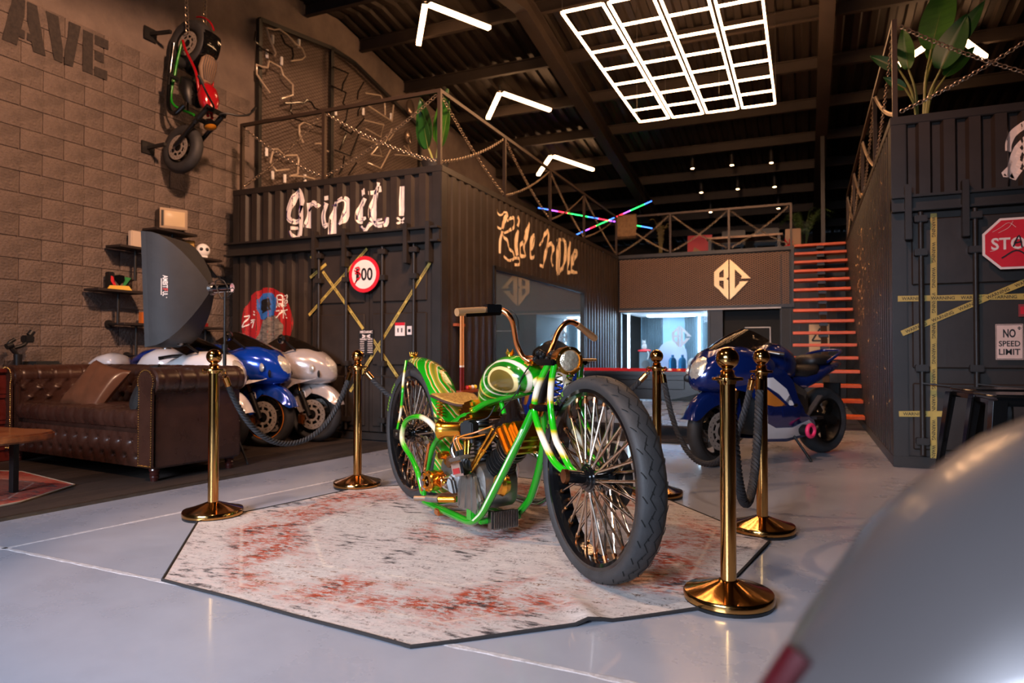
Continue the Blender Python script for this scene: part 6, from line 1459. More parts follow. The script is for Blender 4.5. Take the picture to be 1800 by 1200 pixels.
G_ = [([(518, 262), (534, 190), (512, 122), (480, 165), (455, 235), (450, 292), (482, 315), (526, 290)], [.03, .07, .06, .075, .08, .07, .06, .03]), ([(532, 215), (524, 300), (512, 402)], [.04, .085, .10]), ([(500, 352), (462, 356)], [.03, .045]), ([(520, 405), (480, 412), (458, 372)], [.05, .05, .02]),
      ([(566, 195), (572, 270), (560, 352)], [.06, .085, .09]), ([(566, 250), (600, 200), (632, 222)], [.03, .06, .05]), ([(684, 200), (660, 270), (668, 335), (694, 335)], [.07, .09, .09, .04]), ([(672, 172), (696, 168)], [.05, .05]),
      ([(740, 190), (725, 290), (712, 400)], [.075, .105, .09]), ([(720, 215), (790, 172), (808, 220), (790, 295), (762, 332)], [.03, .06, .09, .08, .03]),
      ([(918, 168), (888, 240), (884, 306), (930, 292)], [.085, .09, .08, .03]), ([(892, 135), (922, 128)], [.07, .07]), ([(1004, 72), (980, 170), (964, 270), (990, 330), (1042, 328), (1054, 285)], [.06, .095, .09, .07, .06, .03]), ([(945, 138), (1025, 112)], [.04, .07]), ([(888, 340), (926, 368), (962, 318), (1030, 300)], [.02, .05, .03, .02]),
      ([(1150, 92), (1146, 180), (1140, 276)], [.085, .08, .055]), ([(1120, 290), (1156, 328)], .022), ([(1158, 288), (1120, 328)], .022)]
mb = MB(); pm = MB()
for P, w_ in G_:
    Q = [z6(*p) for p in P]; stroke(mb, Q, w_, FRONT(0, CY0, 0), 6, corr, .003)
    if len(Q) > 2: stroke(pm, [(x - .022, z) for x, z in Q], .007, FRONT(0, CY0, 0), 6, corr, .0045)
gi = mb.build('painted_lettering', PAINTW, smooth=0, fix=False); tag(gi, 'white blackletter words Grip it painted across the container end', 'lettering'); pm.build('ink_accent', PURP, gi, smooth=0, fix=False)['kind'] = 'stuff'
R_ = [([(330, 240), (352, 275), (378, 258), (392, 262), (398, 285)], .025), ([(392, 275), (372, 330), (360, 385), (352, 440), (350, 512)], [.05, .11, .06, .04, .03]), ([(392, 312), (432, 292), (434, 350), (380, 386)], [.03, .05, .05, .03]), ([(362, 395), (392, 430), (402, 470), (428, 505), (434, 545), (400, 556), (378, 528)], [.03, .05, .04, .04, .04, .035, .03]), ([(436, 540), (466, 545), (468, 580), (438, 582)], .04), ([(335, 345), (372, 375)], .03),
      ([(462, 370), (450, 450), (458, 525)], [.05, .1, .06]), ([(458, 285), (466, 308), (458, 345)], .05), ([(532, 325), (508, 420), (498, 470), (512, 535)], [.05, .13, .10, .06]), ([(500, 430), (478, 470), (482, 525), (505, 530)], [.04, .06, .06, .04]), ([(545, 490), (566, 425), (556, 402), (540, 470), (545, 538), (568, 525)], [.04, .06, .06, .09, .06, .03]),
      ([(598, 465), (628, 398), (648, 372), (650, 420), (632, 520), (618, 590), (600, 585)], [.03, .06, .07, .10, .07, .06, .04]), ([(636, 490), (664, 452), (682, 480), (666, 550), (682, 592)], [.04, .07, .07, .06, .04]),
      ([(722, 422), (716, 520), (712, 632)], [.12, .22, .14]), ([(706, 432), (750, 432), (757, 520), (738, 600), (706, 642)], [.04, .06, .10, .08, .05]), ([(698, 560), (704, 612)], .06), ([(784, 440), (776, 540), (770, 622), (790, 630)], [.06, .10, .08, .04]), ([(800, 585), (826, 512), (812, 500), (796, 560), (796, 622), (828, 632)], [.05, .08, .07, .10, .08, .04])]
mb = MB()
for P, w_ in R_: stroke(mb, [z7(*p) for p in P], w_, LS, 6, corr_s, .003)
tag(mb.build('painted_lettering', CREAM, smooth=0, fix=False), 'cream gothic words Ride n Die painted along the container side', 'lettering')
mb = MB()
for P, w_ in [([(1140, 935), (1145, 880), (1180, 815), (1260, 770), (1340, 800)], [.05, .055, .06, .07, .04]), ([(1310, 820), (1235, 920), (1190, 1020), (1150, 1100)], [.09, .13, .12, .10]), ([(1165, 1060), (1100, 1085)], [.12, .04]), ([(1260, 950), (1340, 1040), (1400, 1090)], [.06, .10, .06]), ([(1420, 800), (1400, 950), (1420, 1080), (1480, 1060)], [.06, .1, .08, .05])]: stroke(mb, [z9(*p) for p in P], w_, FRONT(0, RY0, 0), 6, corr, .003)
tag(mb.build('painted_lettering', PAINTW, smooth=0, fix=False), 'white blackletter painting on the container above the stop sign', 'lettering')

# warning tape
TAPE = mat('hazard_tape', (178, 152, 74), .5, 0, .15, 6); INK = mat('black_ink', (16, 15, 15), .6)
def tape(label, a, b, y, wd=.034, group='strips of warning tape', txt=True):
    A, B = V((a[0], y, a[1])), V((b[0], y, b[1])); d = (B - A); L_ = d.length; d.normalize(); up = V((-d.z, 0, d.x))
    M = frame(A, d, up, (0, -1, 0)); t = MB(); n = max(2, int(L_ / .08)); rnd = random.Random(int(L_ * 1000))
    w2 = [wd / 2 + rnd.uniform(-.0012, .0012) for _ in range(n + 1)]
    t.add([(L_ * i / n, s * w2[i], zz) for i in range(n + 1) for s in (-1, 1) for zz in (0, .0012)], [q for i in range(n) for q in ((4 * i + 1, 4 * i + 3, 4 * i + 7, 4 * i + 5), (4 * i, 4 * i + 4, 4 * i + 6, 4 * i + 2), (4 * i, 4 * i + 1, 4 * i + 5, 4 * i + 4), (4 * i + 2, 4 * i + 6, 4 * i + 7, 4 * i + 3))], M)
    o = t.build('warning_tape', TAPE, smooth=0, fix=False); tag(o, label, 'tape', group)
    tm = MB(); s = .02; step = .155 * wd / .034
    flip = d.x < -.05
    while s + step * .9 < L_:
        c = s + step * .45
        text_mb('WARNING', step * .8, wd * .58, .0008, .012, M @ Matrix.Translation((c, 0, .0013)) @ (Matrix.Rotation(PI, 4, 'Z') if flip else Matrix.Identity(4)), tm); s += step
    if tm.v: tm.build('tape_text', INK, o, smooth=0, fix=False)['kind'] = 'stuff'
    return o
def pf(px, py): p = pix(px, py, 'y', CY0); return (p.x, p.z)
def pr(px, py): p = pix(px, py, 'y', RY0); return (p.x, p.z)
YT = CY0 - .004
tape('short strip of warning tape at the top edge of the Grip it container door', pf(547, 450), pf(561, 474), YT); tape('short strip of warning tape slanting up across the first lock rod', pf(546, 488), pf(574, 464), YT - .003)
tape('warning tape slanting down from the first rod to the black poster', pf(568, 477), pf(639, 578), YT - .002); tape('warning tape slanting up to the round speed sign', pf(544, 554), pf(646, 437), YT - .005)
tape('long warning tape slanting down past the calendar to the black poster', pf(616, 688), pf(757, 461), YT - .003); tape('warning tape slanting down from the poster to the rear of the chopper', pf(656, 596), pf(709, 676), YT - .006)
YT = RY0 - .004
tape('long vertical warning tape crossing the other tapes on the stop sign container', pr(1641, 375), pr(1641, 820), YT, .048); tape('horizontal warning tape crossing the lock rods under the stop sign', pr(1578, 525), pr(1860, 520), YT - .002, .048)
tape('warning tape rising across the doors towards the stop sign', pr(1585, 586), pr(1850, 475), YT - .006, .048); tape('low horizontal warning tape near the foot of the container doors', pr(1580, 727), pr(1672, 727), YT - .004, .048)

# round speed sign
SRED = mat('sign_red', (196, 32, 48), .35, 0, .1, 5); SWH = mat('sign_white', (222, 206, 200), .4, 0, .08, 4); SBL = mat('sign_black', (20, 19, 20), .5)
sg_ = thing('speed_sign', 'round red and white 100 speed sign with the first digit sprayed red', 'sign', (-4.55, CY0 - .075, 1.885))
def dsk(name, r, y0, y1, m, rx=None): return MB().prism([(math.cos(2 * PI * k / 48) * r, math.sin(2 * PI * k / 48) * r) for k in range(48)], y0, y1, FRONT(0, 0, 0)).build(name, m, sg_, smooth=30)
dsk('rim', .205, 0, .006, SRED); dsk('field', .163, .006, .008, SWH); text_mb('00', .155, .145, .002, .02, FRONT(.04, -.008, 0)).build('digits', SBL, sg_, smooth=0); text_mb('1', .04, .13, .001, .02, FRONT(-.085, -.008, 0)).build('first_digit', SBL, sg_, smooth=0)
mb = MB()
for P in ([(-.12, .07), (-.07, .08), (-.06, .05), (-.10, .03)], [(-.12, .01), (-.06, .02), (-.05, -.03), (-.11, -.08)], [(-.13, .05), (-.05, .0)], [(-.08, -.04), (-.13, -.12)]): stroke(mb, P, .018, FRONT(0, -.0095, 0), 4)
mb.build('red_spray', SRED, sg_, smooth=0, fix=False); MB().bx(-.03, .03, 0.0, .05, -.05, .05).build('mount', BLACK, sg_)
# mechanic rates poster, calendar, tag
def card(name, label, cat, px0, py0, px1, py1, fn, y, m):
    a, b = fn(px0, py0), fn(px1, py1); x0, x1, z0, z1 = min(a[0], b[0]), max(a[0], b[0]), min(a[1], b[1]), max(a[1], b[1])
    t = thing(name, label, cat, ((x0 + x1) / 2, y, (z0 + z1) / 2)); w_, h_ = (x1 - x0), (z1 - z0); MB().bx(-w_ / 2, w_ / 2, -.006, 0, -h_ / 2, h_ / 2).build('sheet', m, t, smooth=0); return t, w_, h_
t, w_, h_ = card('poster', 'black mechanic hourly rate poster with white lettering on the container door', 'poster', 633, 580, 658, 624, pf, CY0 - .012, SBL)
mb = MB(); text_mb('MECHANIC', w_ * .86, h_ * .10, .001, .03, FRONT(0, -.006, h_ * .42), mb); text_mb('HOURLY RATE', w_ * .86, h_ * .08, .001, .02, FRONT(0, -.006, h_ * .13), mb)
for k in range(6):   # rate lines too small to read
    z = h_ * (.035 - k * .085)
    for x0, n_ in ((-.43, 5), (.10, 6)):
        for i in range(n_): stroke(mb, [(w_ * (x0 + i * .06), z), (w_ * (x0 + i * .06 + .045), z)], h_ * (.034 if (i + k) % 3 else .026), FRONT(0, -.006, 0))
stroke(mb, [(-w_ * .28, h_ * .30), (w_ * .28, h_ * .20)], .014, FRONT(0, -.006, 0)); stroke(mb, [(w_ * .28, h_ * .30), (-w_ * .28, h_ * .20)], .014, FRONT(0, -.006, 0)); mb.build('poster_print', SWH, t, smooth=0, fix=False)
t, w_, h_ = card('calendar', 'small white tear off calendar with red heading on the container door', 'calendar', 696, 567, 713, 590, pf, CY0 - .012, SWH)
MB().bx(-w_ / 2, w_ / 2, -.0075, -.006, h_ * .28, h_ / 2).build('red_heading', SRED, t, smooth=0); text_mb('11', w_ * .5, h_ * .32, .001, .03, FRONT(0, -.0065, -h_ * .08)).build('day_number', SBL, t, smooth=0)
t, w_, h_ = card('paper_tag', 'tiny white paper tag beside the calendar', 'tag', 717, 573, 725, 588, pf, CY0 - .012, SWH); MB().bx(-w_ * .3, w_ * .3, -.007, -.006, -h_ * .2, h_ * .15).build('tag_print', SBL, t, smooth=0)
# stop sign
ss = thing('stop_sign', 'red octagonal stop sign with ART scrawled in black on the container doors', 'sign', (1.572, RY0 - .09, 1.90))
oc8 = lambda r: [(math.cos(PI / 8 + k * PI / 4) * r, math.sin(PI / 8 + k * PI / 4) * r) for k in range(8)]
MB().prism(oc8(.228), 0, .005, FRONT(0, 0, 0)).build('white_border', SWH, ss, smooth=0); MB().prism(oc8(.208), .005, .007, FRONT(0, 0, 0)).build('red_field', SRED, ss, smooth=0); text_mb('STOP', .30, .10, .0015, .02, FRONT(.0, -.007, .0)).build('stop_lettering', SWH, ss, smooth=0)
mb = MB()
for P in ([(.0, -.03), (.04, .06), (.06, -.04)], [(.015, .0), (.055, .01)], [(.08, -.04), (.085, .055), (.115, .04), (.085, .01), (.125, -.04)], [(.15, .055), (.155, -.05)], [(.12, .05), (.20, .06)], [(-.08, -.12), (.02, -.06), (.10, -.11)]): stroke(mb, P, .011, FRONT(0, -.0086, 0), 4)
mb.build('black_scrawl', SBL, ss, smooth=0, fix=False)
mb = MB()
for P in ([(-.14, .10), (-.09, .13), (-.03, .17), (.02, .13)], [(-.15, -.03), (-.12, -.05), (-.16, -.06)], [(.0, .18), (-.03, .13), (-.10, .09)]): stroke(mb, P, .0025, FRONT(0, -.0084, 0), 4)
mb.build('white_scratch', SWH, ss, smooth=0, fix=False); MB().bx(-.05, .05, 0, .06, -.05, .05).build('mount', BLACK, ss)
t, w_, h_ = card('speed_limit_sign', 'white NO SPEED LIMIT sign on the container doors', 'sign', 1748, 570, 1797, 632, pr, RY0 - .03, mat('aged_sign_white', (214, 184, 170), .5, 0, .12, 5))
mb = MB(); text_mb('NO', w_ * .46, h_ * .24, .001, .03, FRONT(0, -.006, h_ * .24), mb); text_mb('SPEED', w_ * .78, h_ * .16, .001, .02, FRONT(0, -.006, -h_ * .05), mb); text_mb('LIMIT', w_ * .78, h_ * .17, .001, .02, FRONT(0, -.006, -h_ * .28), mb); mb.build('sign_lettering', SBL, t, smooth=0, fix=False)
bx_ = MB()
for a, b, c, d in ((-.48, .48, .47, .485), (-.48, .48, -.485, -.47), (-.48, -.465, -.485, .485), (.465, .48, -.485, .485)): bx_.bx(a * w_, b * w_, -.007, -.006, c * h_, d * h_)
bx_.build('sign_border', SBL, t, smooth=0); bc_emblem('corner_emblem', FRONT(w_ * .36, -.006, h_ * .38), .03, SBL, '', .001, t)
t, w_, h_ = card('red_plate', 'small dark red plate on the container doors under the stop sign', 'sign', 1788, 535, 1830, 556, pr, RY0 - .03, mat('faded_red', (132, 44, 44), .5)); MB().bx(-w_ * .42, w_ * .42, -.008, -.006, -h_ * .3, h_ * .3).build('inner_field', SRED, t, smooth=0)
# mural on the ribs: rider bust before a red disc
def decal(name, pts, m, parent, off, M, yf=corr, sub=5):
    bm = bmesh.new(); f = bm.faces.new([bm.verts.new((x, z, 0)) for x, z in pts]); bmesh.ops.triangulate(bm, faces=[f])
    for _ in range(sub):
        es = [e for e in bm.edges if e.calc_length() > .018]
        if not es: break
        bmesh.ops.subdivide_edges(bm, edges=es, cuts=1); bmesh.ops.triangulate(bm, faces=[q for q in bm.faces if len(q.verts) > 3])
    for v in bm.verts: v.co.z = off + yf(v.co.x); v.co = M @ v.co
    me = bpy.data.meshes.new(name); bm.to_mesh(me); bm.free(); me.materials.append(m); o = bpy.data.objects.new(name, me); col.objects.link(o); o.parent = parent; return o
mu = thing('mural', 'mural of a helmeted rider before a red disc painted on the container ribs', 'mural'); FM = FRONT(0, CY0, 0)
mc = (-6.04, 1.36); Dp = [(mc[0] + math.cos(2 * PI * k / 40) * .40, mc[1] + math.sin(2 * PI * k / 40) * .44) for k in range(40)]
decal('red_disc', Dp, mat('mural_red', (150, 22, 28), .6, 0, .15, 4), mu, .002, FM, sub=6)
q6 = lambda P: [z6(*p) for p in P]
decal('jacket', q6([(330, 895), (270, 950), (245, 1050), (275, 1100), (330, 1180), (400, 1190), (395, 1080), (405, 960), (380, 900)]), mat('mural_jacket', (132, 122, 114), .7, 0, 0, 16, c2=(52, 48, 46), stretch=(1, 1, 3)), mu, .004, FM)
decal('helmet', q6([(275, 765), (330, 755), (375, 790), (372, 860), (350, 890), (300, 925), (265, 920), (250, 860), (250, 800)]), mat('mural_blue', (40, 92, 160), .6, 0, .3, 14), mu, .004, FM); decal('visor', q6([(268, 805), (325, 790), (330, 860), (290, 885), (265, 860)]), SBL, mu, .0055, FM)
mb = MB(); KW = .014
for P in ([(378, 775), (382, 820), (375, 850)], [(378, 775), (402, 775), (402, 845)], [(380, 800), (400, 800)], [(380, 825), (400, 825)], [(412, 775), (442, 772), (440, 795)], [(414, 790), (410, 800)], [(415, 805), (440, 802), (440, 820), (415, 822), (415, 805)],
          [(375, 835), (440, 835)], [(390, 825), (392, 845)], [(415, 822), (415, 842)], [(372, 870), (445, 862)], [(405, 840), (405, 915)], [(403, 870), (385, 900), (372, 912)], [(408, 870), (425, 900), (442, 915)],
          [(175, 905), (195, 900), (170, 950), (165, 970), (195, 950)], [(210, 930), (240, 925), (215, 945)], [(238, 925), (225, 975)], [(235, 870), (240, 880)], [(232, 890), (242, 895)]): stroke(mb, q6(P), KW, FM, 5, corr, .006)
mb.build('brush_characters', WHITEP, mu, smooth=0, fix=False)
# poster under the stair
q0, q1 = pix(1422, 570, 'y', YB - .01), pix(1458, 618, 'y', YB - .01)
ps = thing('poster', 'white poster with a black triangle mark behind the stair treads', 'poster', ((q0.x + q1.x) / 2, YB - .012, (q0.z + q1.z) / 2)); w_, h_ = abs(q1.x - q0.x), abs(q0.z - q1.z)
MB().bx(-w_ / 2, w_ / 2, -.01, 0, -h_ / 2, h_ / 2).build('sheet', mat('warm_poster', (206, 176, 140), .6), ps, smooth=0)
mb = MB(); stroke(mb, [(-w_ * .35, -h_ * .1), (w_ * .05, h_ * .35)], .03, FRONT(0, -.012, 0)); stroke(mb, [(w_ * .05, h_ * .35), (w_ * .4, -h_ * .1)], .03, FRONT(0, -.012, 0)); stroke(mb, [(-w_ * .35, -h_ * .1), (w_ * .4, -h_ * .1)], .03, FRONT(0, -.012, 0)); stroke(mb, [(w_ * .0, h_ * .22), (w_ * .0, h_ * .06), (w_ * .08, h_ * .0)], .025, FRONT(0, -.012, 0)); stroke(mb, [(-w_ * .3, -h_ * .22), (w_ * .1, -h_ * .22)], .012, FRONT(0, -.012, 0)); mb.build('poster_print', SBL, ps, smooth=0, fix=False)

# ================================================================ neon sign store on expanded mesh, against the side wall
nn = thing('neon_display_panel', 'tall mesh panel hung with unlit bent neon tubes on the side wall', 'display panel')
FRM = [(7.15, 3.05), (7.15, 5.62), (8.70, 5.86), (9.3, 5.86), (11.4, 5.42), (11.4, 3.05)]
top_at = lambda y: 5.62 + (y - 7.15) / 1.55 * .24 if y < 8.7 else (5.86 if y < 9.3 else 5.86 - (y - 9.3) / 2.1 * .44)
XN = XW + .09
for i in range(len(FRM)): a, b = FRM[i], FRM[(i + 1) % len(FRM)]; MB().bar((XN, a[0], a[1]), (XN, b[0], b[1]), .06, .06, up=(1, 0, 0)).build('frame_bar', BLACK, nn, smooth=0)
MB().bar((XN, 8.70, 3.05), (XN, 8.70, 5.85), .07, .06, up=(1, 0, 0)).build('frame_bar', BLACK, nn, smooth=0)
mb = MB(); step = .055
def seg(p, q): d = (V(q) - V(p)).normalized(); n = V((0, -d.z, d.y)) * .0035; p, q = V(p), V(q); mb.add([p + n, q + n, q - n, p - n], [(0, 1, 2, 3)])
zz0 = 3.05
k = -60
while k < 150:
    for sgn in (1, -1):   # diagonal wires clipped to the frame outline
        pts = []
        for i in range(0, 86):
            y = 7.15 + i * .05; z = zz0 + (k * step + sgn * (y - 7.15) * .55) + (2.6 if sgn < 0 else 0)
            if zz0 <= z <= top_at(y): pts.append((XN, y, z))
        if len(pts) > 1: seg(pts[0], pts[-1])
    k += 1
mb.build('wire_mesh', mat('mesh_wire_brown', (62, 46, 36), .6, .4), nn, smooth=0, fix=False)['kind'] = 'stuff'
NEON = mat('unlit_neon_glass', (176, 158, 138), .12, 0, coat=.6); NEOD = mat('unlit_neon_dark', (30, 26, 24), .2, coat=.6)
def z2(x, y): p = pix(400 + x / S6, y / S6, 'x', XN + .06); return (XN + .06, p.y, p.z)
for P, m_ in [([(240, 170), (265, 250), (300, 330), (290, 350)], NEON), ([(245, 172), (290, 185), (320, 180), (370, 215), (420, 270), (462, 300), (482, 350), (460, 370), (395, 378)], NEON), ([(330, 215), (355, 270), (400, 300), (408, 345), (400, 372)], NEOD), ([(175, 195), (168, 250), (210, 300), (275, 335)], NEOD), ([(262, 575), (215, 510), (182, 460), (180, 400), (215, 415), (248, 420), (258, 378), (330, 418), (345, 465), (405, 525), (405, 590), (335, 612)], NEON),
              ([(355, 640), (395, 640), (440, 635), (470, 640), (490, 620), (520, 635), (540, 670), (590, 690)], NEOD), ([(395, 635), (392, 690), (420, 740), (500, 765), (610, 800)], NEOD), ([(470, 885), (445, 830), (445, 780), (470, 757), (520, 775)], NEON), ([(545, 890), (580, 890), (605, 930), (625, 940)], NEON), ([(300, 1060), (265, 1010), (285, 925), (310, 925), (355, 965), (430, 962), (440, 990), (435, 1080), (390, 1090)], NEON), ([(300, 1060), (380, 1050)], NEON), ([(390, 1090), (480, 1095), (540, 1110)], NEON),
              ([(655, 415), (750, 455), (715, 520), (710, 560)], NEOD), ([(845, 510), (810, 570), (805, 615)], NEOD), ([(640, 530), (735, 575), (715, 640), (745, 670), (735, 740), (700, 800), (740, 790), (735, 830), (695, 930)], NEOD), ([(840, 640), (810, 690), (808, 720)], NEOD), ([(848, 735), (765, 830), (700, 790)], NEOD), ([(815, 830), (762, 965), (665, 930)], NEOD), ([(725, 965), (715, 1040), (690, 1080)], NEOD), ([(800, 1010), (750, 1085)], NEOD),
              ([(860, 578), (950, 592), (975, 640), (978, 715)], NEON), ([(870, 655), (1020, 752), (1030, 650)], NEON), ([(850, 745), (968, 775), (950, 850), (860, 800)], NEON), ([(830, 855), (935, 890), (960, 970), (900, 960)], NEON), ([(870, 1010), (950, 1045), (1010, 930)], NEON), ([(920, 900), (980, 880), (1020, 800)], NEON), ([(1095, 905), (1135, 950), (1120, 900)], NEON), ([(1030, 830), (1000, 870)], NEON), ([(1040, 960), (1130, 965), (1220, 1000)], NEON), ([(890, 960), (930, 910)], NEON)]:
    MB().tube([z2(*p) for p in P], .014, 7).build('neon_tube', m_, nn)
for P in ((300, 240), (355, 375), (265, 330), (462, 265), (658, 490), (262, 940), (300, 1085), (375, 1105), (500, 1105), (690, 690), (860, 690), (1030, 720)): c = V(z2(*P)); MB().cyl(c - V((.06, 0, .06)), c + V((-.06, 0, .06)), .022, n=8).build('tube_end', WHITEP, nn)
for (x, y, r) in ((1125, 670, .2), (1110, 850, .17)): c = V(z2(x, y)); d_ = tag(MB().loft([ell(c + V((o, 0, 0)), (0, 1, 0), (0, 0, 1), rr, rr * 1.25, 24) for o, rr in ((0, r * .55), (.02, r * .62), (.05, r * .62), (.06, r * .55))]).build('round_mirror', mat('grey_disc', (120, 104, 92), .2, .6)), ('upper' if y < 700 else 'lower') + ' oval grey disc hanging beside the neon tubes', 'disc', 'oval discs on the neon panel')

# ================================================================ plants
LEAF = mat('banana_leaf', (40, 88, 24), .4, 0, 0, 3, .2, 30, c2=(66, 116, 34), stretch=(1, 1, 6)); LEAFD = mat('banana_leaf_dark', (30, 74, 26), .4, 0, .25, 4); STEM = mat('leaf_stem', (120, 122, 60), .5); POT = mat('dark_pot', (40, 36, 34), .6)
def leaf(parent, base, tip_dir, length, width, up, bend=.25, m=LEAF, twist=0.0):
    base = V(base); d = V(tip_dir).normalized(); s_ = d.cross(V(up)).normalized(); n_ = s_.cross(d)
    def g(u, v_):
        w_ = (v_ - .5) * 2; k = math.sin(PI * min(1, u * .96 + .04) ** .75) ** .8 * width
        p = base + d * length * u + n_ * (-bend * length * u * u) + s_ * w_ * k * .5 + n_ * (.10 * width * abs(w_)); return p
    o = MB().grid(g, 18, 8).build('leaf', m, parent, smooth=80, solid=.002); rb = MB(); rb.tube([g(u / 10, .5) + n_ * -.003 for u in range(11)], [.009, .002], 6); rb.build('leaf_rib', STEM, o); return o
def plant(label, loc, leaves, pot_r=.16, pot_h=.16):
    t = thing('banana_plant', label, 'plant', loc); MB().lathe([(0, 0), (pot_r * .75, 0), (pot_r, pot_h), (pot_r * .9, pot_h), (pot_r * .85, pot_h * .8), (0, pot_h * .8)], 24).build('pot', POT, t)
    for (a, r, h, ln, wd, lean, m_) in leaves:
        out = V((math.cos(a), math.sin(a), 0)); b = out * r + V((0, 0, h)); MB().tube(spline([out * .03 + V((0, 0, pot_h * .7)), out * (r * .4) + V((0, 0, h * .6)), b], 5), [.014, .008], 8).build('leaf_stem', STEM, t)
        leaf(t, b, out * lean + V((0, 0, 1)), ln, wd, V((-.4, -.92, .1)) if True else out, .12 * lean, m_)
    return t
plant('broad leaved banana plant in a pot on the Grip it container', (-3.90, 6.78, CH), [(2.9, .10, .34, .62, .30, .22, LEAFD), (.2, .08, .38, .62, .27, .12, LEAFD), (-.4, .12, .30, .54, .24, .25, LEAF), (3.6, .08, .32, .46, .20, .2, LEAFD), (1.5, .08, .42, .50, .22, .1, LEAF)])
plant('tall banana plant in a pot on the container behind the chains', (1.02, 7.35, RH), [(.4, .10, .78, .72, .30, .25, LEAF), (2.9, .10, .62, .42, .15, .1, LEAF), (-.3, .16, .55, .50, .26, .45, LEAFD), (0.1, .20, .50, .36, .15, .9, LEAF), (3.2, .18, .62, .30, .11, 1.4, LEAFD), (.9, .18, .72, .55, .18, .5, LEAF), (3.4, .14, .42, .22, .09, 1.5, LEAFD), (-.2, .25, .70, .48, .16, .6, LEAFD)], .15, .08)
def palm(name, label, loc, n, ln, m_, stiff, seed):
    t = thing(name, label, 'plant', loc); MB().lathe([(0, 0), (.10, 0), (.13, .2), (.115, .2), (.11, .17), (0, .17)], 20).build('pot', POT, t); rnd = random.Random(seed)
    for k in range(n):
        a = rnd.uniform(0, 2 * PI); o = V((math.cos(a), math.sin(a), 0)); L_ = ln * rnd.uniform(.75, 1.1); sp_ = rnd.uniform(.2, 1.0) * (1 - stiff)
        P = spline([o * .03 + V((0, 0, .18)), o * L_ * .25 * sp_ + V((0, 0, .18 + L_ * .5)), o * L_ * .6 * sp_ + V((0, 0, .18 + L_ * .85)), o * L_ * 1.0 * sp_ + V((0, 0, .18 + L_ * (.95 - .25 * sp_)))], 5); fr_ = MB(); fr_.tube(P, [.006, .002], 5)
        for i in range(4, len(P)):
            d = (P[i] - P[i - 1]).normalized(); s_ = d.cross(V((0, 0, 1))); s_ = s_.normalized() if s_.length > .1 else V((1, 0, 0))
            for sg2 in (-1, 1):
                l2 = .16 * (1 - .5 * abs(i / len(P) - .5)) * (.4 if stiff > .6 else 1); e = P[i] + (s_ * sg2 + d * .9).normalized() * l2 + V((0, 0, -.03)); w2 = d * .012; fr_.add([P[i] - w2, P[i] + w2, e], [(0, 1, 2)])
        fr_.build('frond', m_, t, smooth=0, fix=False)
    return t
palm('areca_palm', 'green feathery palm in a pot beside the top of the stair', (.0, 15.3, 3.02), 16, .82, mat('palm_green', (70, 92, 48), .5), .1, 2); palm('dried_grass_plant', 'dried feathery grass bunch in a tall pot behind the railing', (-2.95, 15.2, 3.02), 18, .85, mat('dried_grass', (104, 92, 56), .7), .65, 9)

# ================================================================ things on the mezzanine
MB().bx(-6.9, BX0, YB + .05, 21.8, 2.93, 3.02).build('deck', CFRAME, br, smooth=0)
RGB = [emat('led_red', (255, 40, 60), 5), emat('led_green', (40, 255, 90), 5), emat('led_blue', (60, 110, 255), 5), emat('led_violet', (170, 80, 255), 5)]
for (a, b), lb in ((((-6.0, 15.5, 4.57), (-3.2, 15.5, 3.86)), 'colour changing light stick falling towards the dried grass'), (((-5.04, 15.55, 3.85), (-3.22, 15.55, 4.50)), 'colour changing light stick rising across the other one')):
    t = thing('light_stick', lb, 'light', a, 0, 'crossed colour light sticks'); d = V(b) - V(a); n = 11
    for k in range(n): MB().cyl(d * (k / n), d * ((k + 1) / n), .012, n=8).build('lit_segment', RGB[(2, 3, 0, 1, 1, 2, 0, 3, 1, 1, 2)[k % 11]], t)
    for k in (.1, .9): p = d * k; MB().cyl(p, p + V((0, 0, roof_z(15.5) - a[2] - p.z)), .003, n=4).build('hanging_wire', BLACK, t)
rb_ = thing('red_board', 'red picture board standing on the mezzanine behind the railing', 'picture', (-2.15, 15.6, 3.02)); MB().bx(-.27, .27, -.02, .02, 0, .62).build('board', mat('board_red', (170, 20, 32), .5), rb_, smooth=0); MB().prism([(-.2, .12), (.05, .08), (.0, .28), (-.12, .36)], 0, .004, FRONT(0, -.02, 0)).build('picture_motif', mat('motif_tan', (150, 110, 70), .6), rb_, smooth=0)
tt = thing('mezzanine_table', 'low timber topped table on the mezzanine behind the railing', 'table', (-1.15, 15.0, 3.02)); TT = mat('mezz_wood', (150, 108, 70), .4)
MB().bx(-.75, .75, -.3, .3, .37, .41).build('table_top', TT, tt, smooth=0)
for x in (-.68, .68):
    for y in (-.24, .24): MB().bx(x - .03, x + .03, y - .03, y + .03, 0, .37).build('leg', BLACK, tt, smooth=0)
for k, x in enumerate((-1.45, -.75)):
    c_ = thing('low_chair', 'low dark chair tucked behind the mezzanine table', 'chair', (x, 15.65, 3.02), 0, 'mezzanine chairs'); MB().bx(-.25, .25, -.22, .22, .28, .36).build('seat', BLKPLAS, c_, bevel=.02); MB().bx(-.25, .25, .18, .24, .36, .72).build('backrest', BLKPLAS, c_, bevel=.02)
    for sx in (-.2, .2):
        for sy in (-.18, .18): MB().bx(sx - .02, sx + .02, sy - .02, sy + .02, 0, .28).build('leg', BLACK, c_, smooth=0)
tag(MB().bx(-.36, -.06, 15.0, 15.2, 3.02, 3.55).build('cream_crate', mat('cream_box', (170, 136, 108), .6), bevel=.01), 'cream coloured crate beside the feathery palm', 'crate')
rp = thing('red_pot', 'small bright red pot of red flowers by the crate', 'pot', (-.28, 14.55, 3.02)); MB().lathe([(0, 0), (.06, 0), (.085, .12), (.075, .12), (0, .1)], 18).build('pot_body', mat('pot_red', (186, 24, 32), .35), rp)
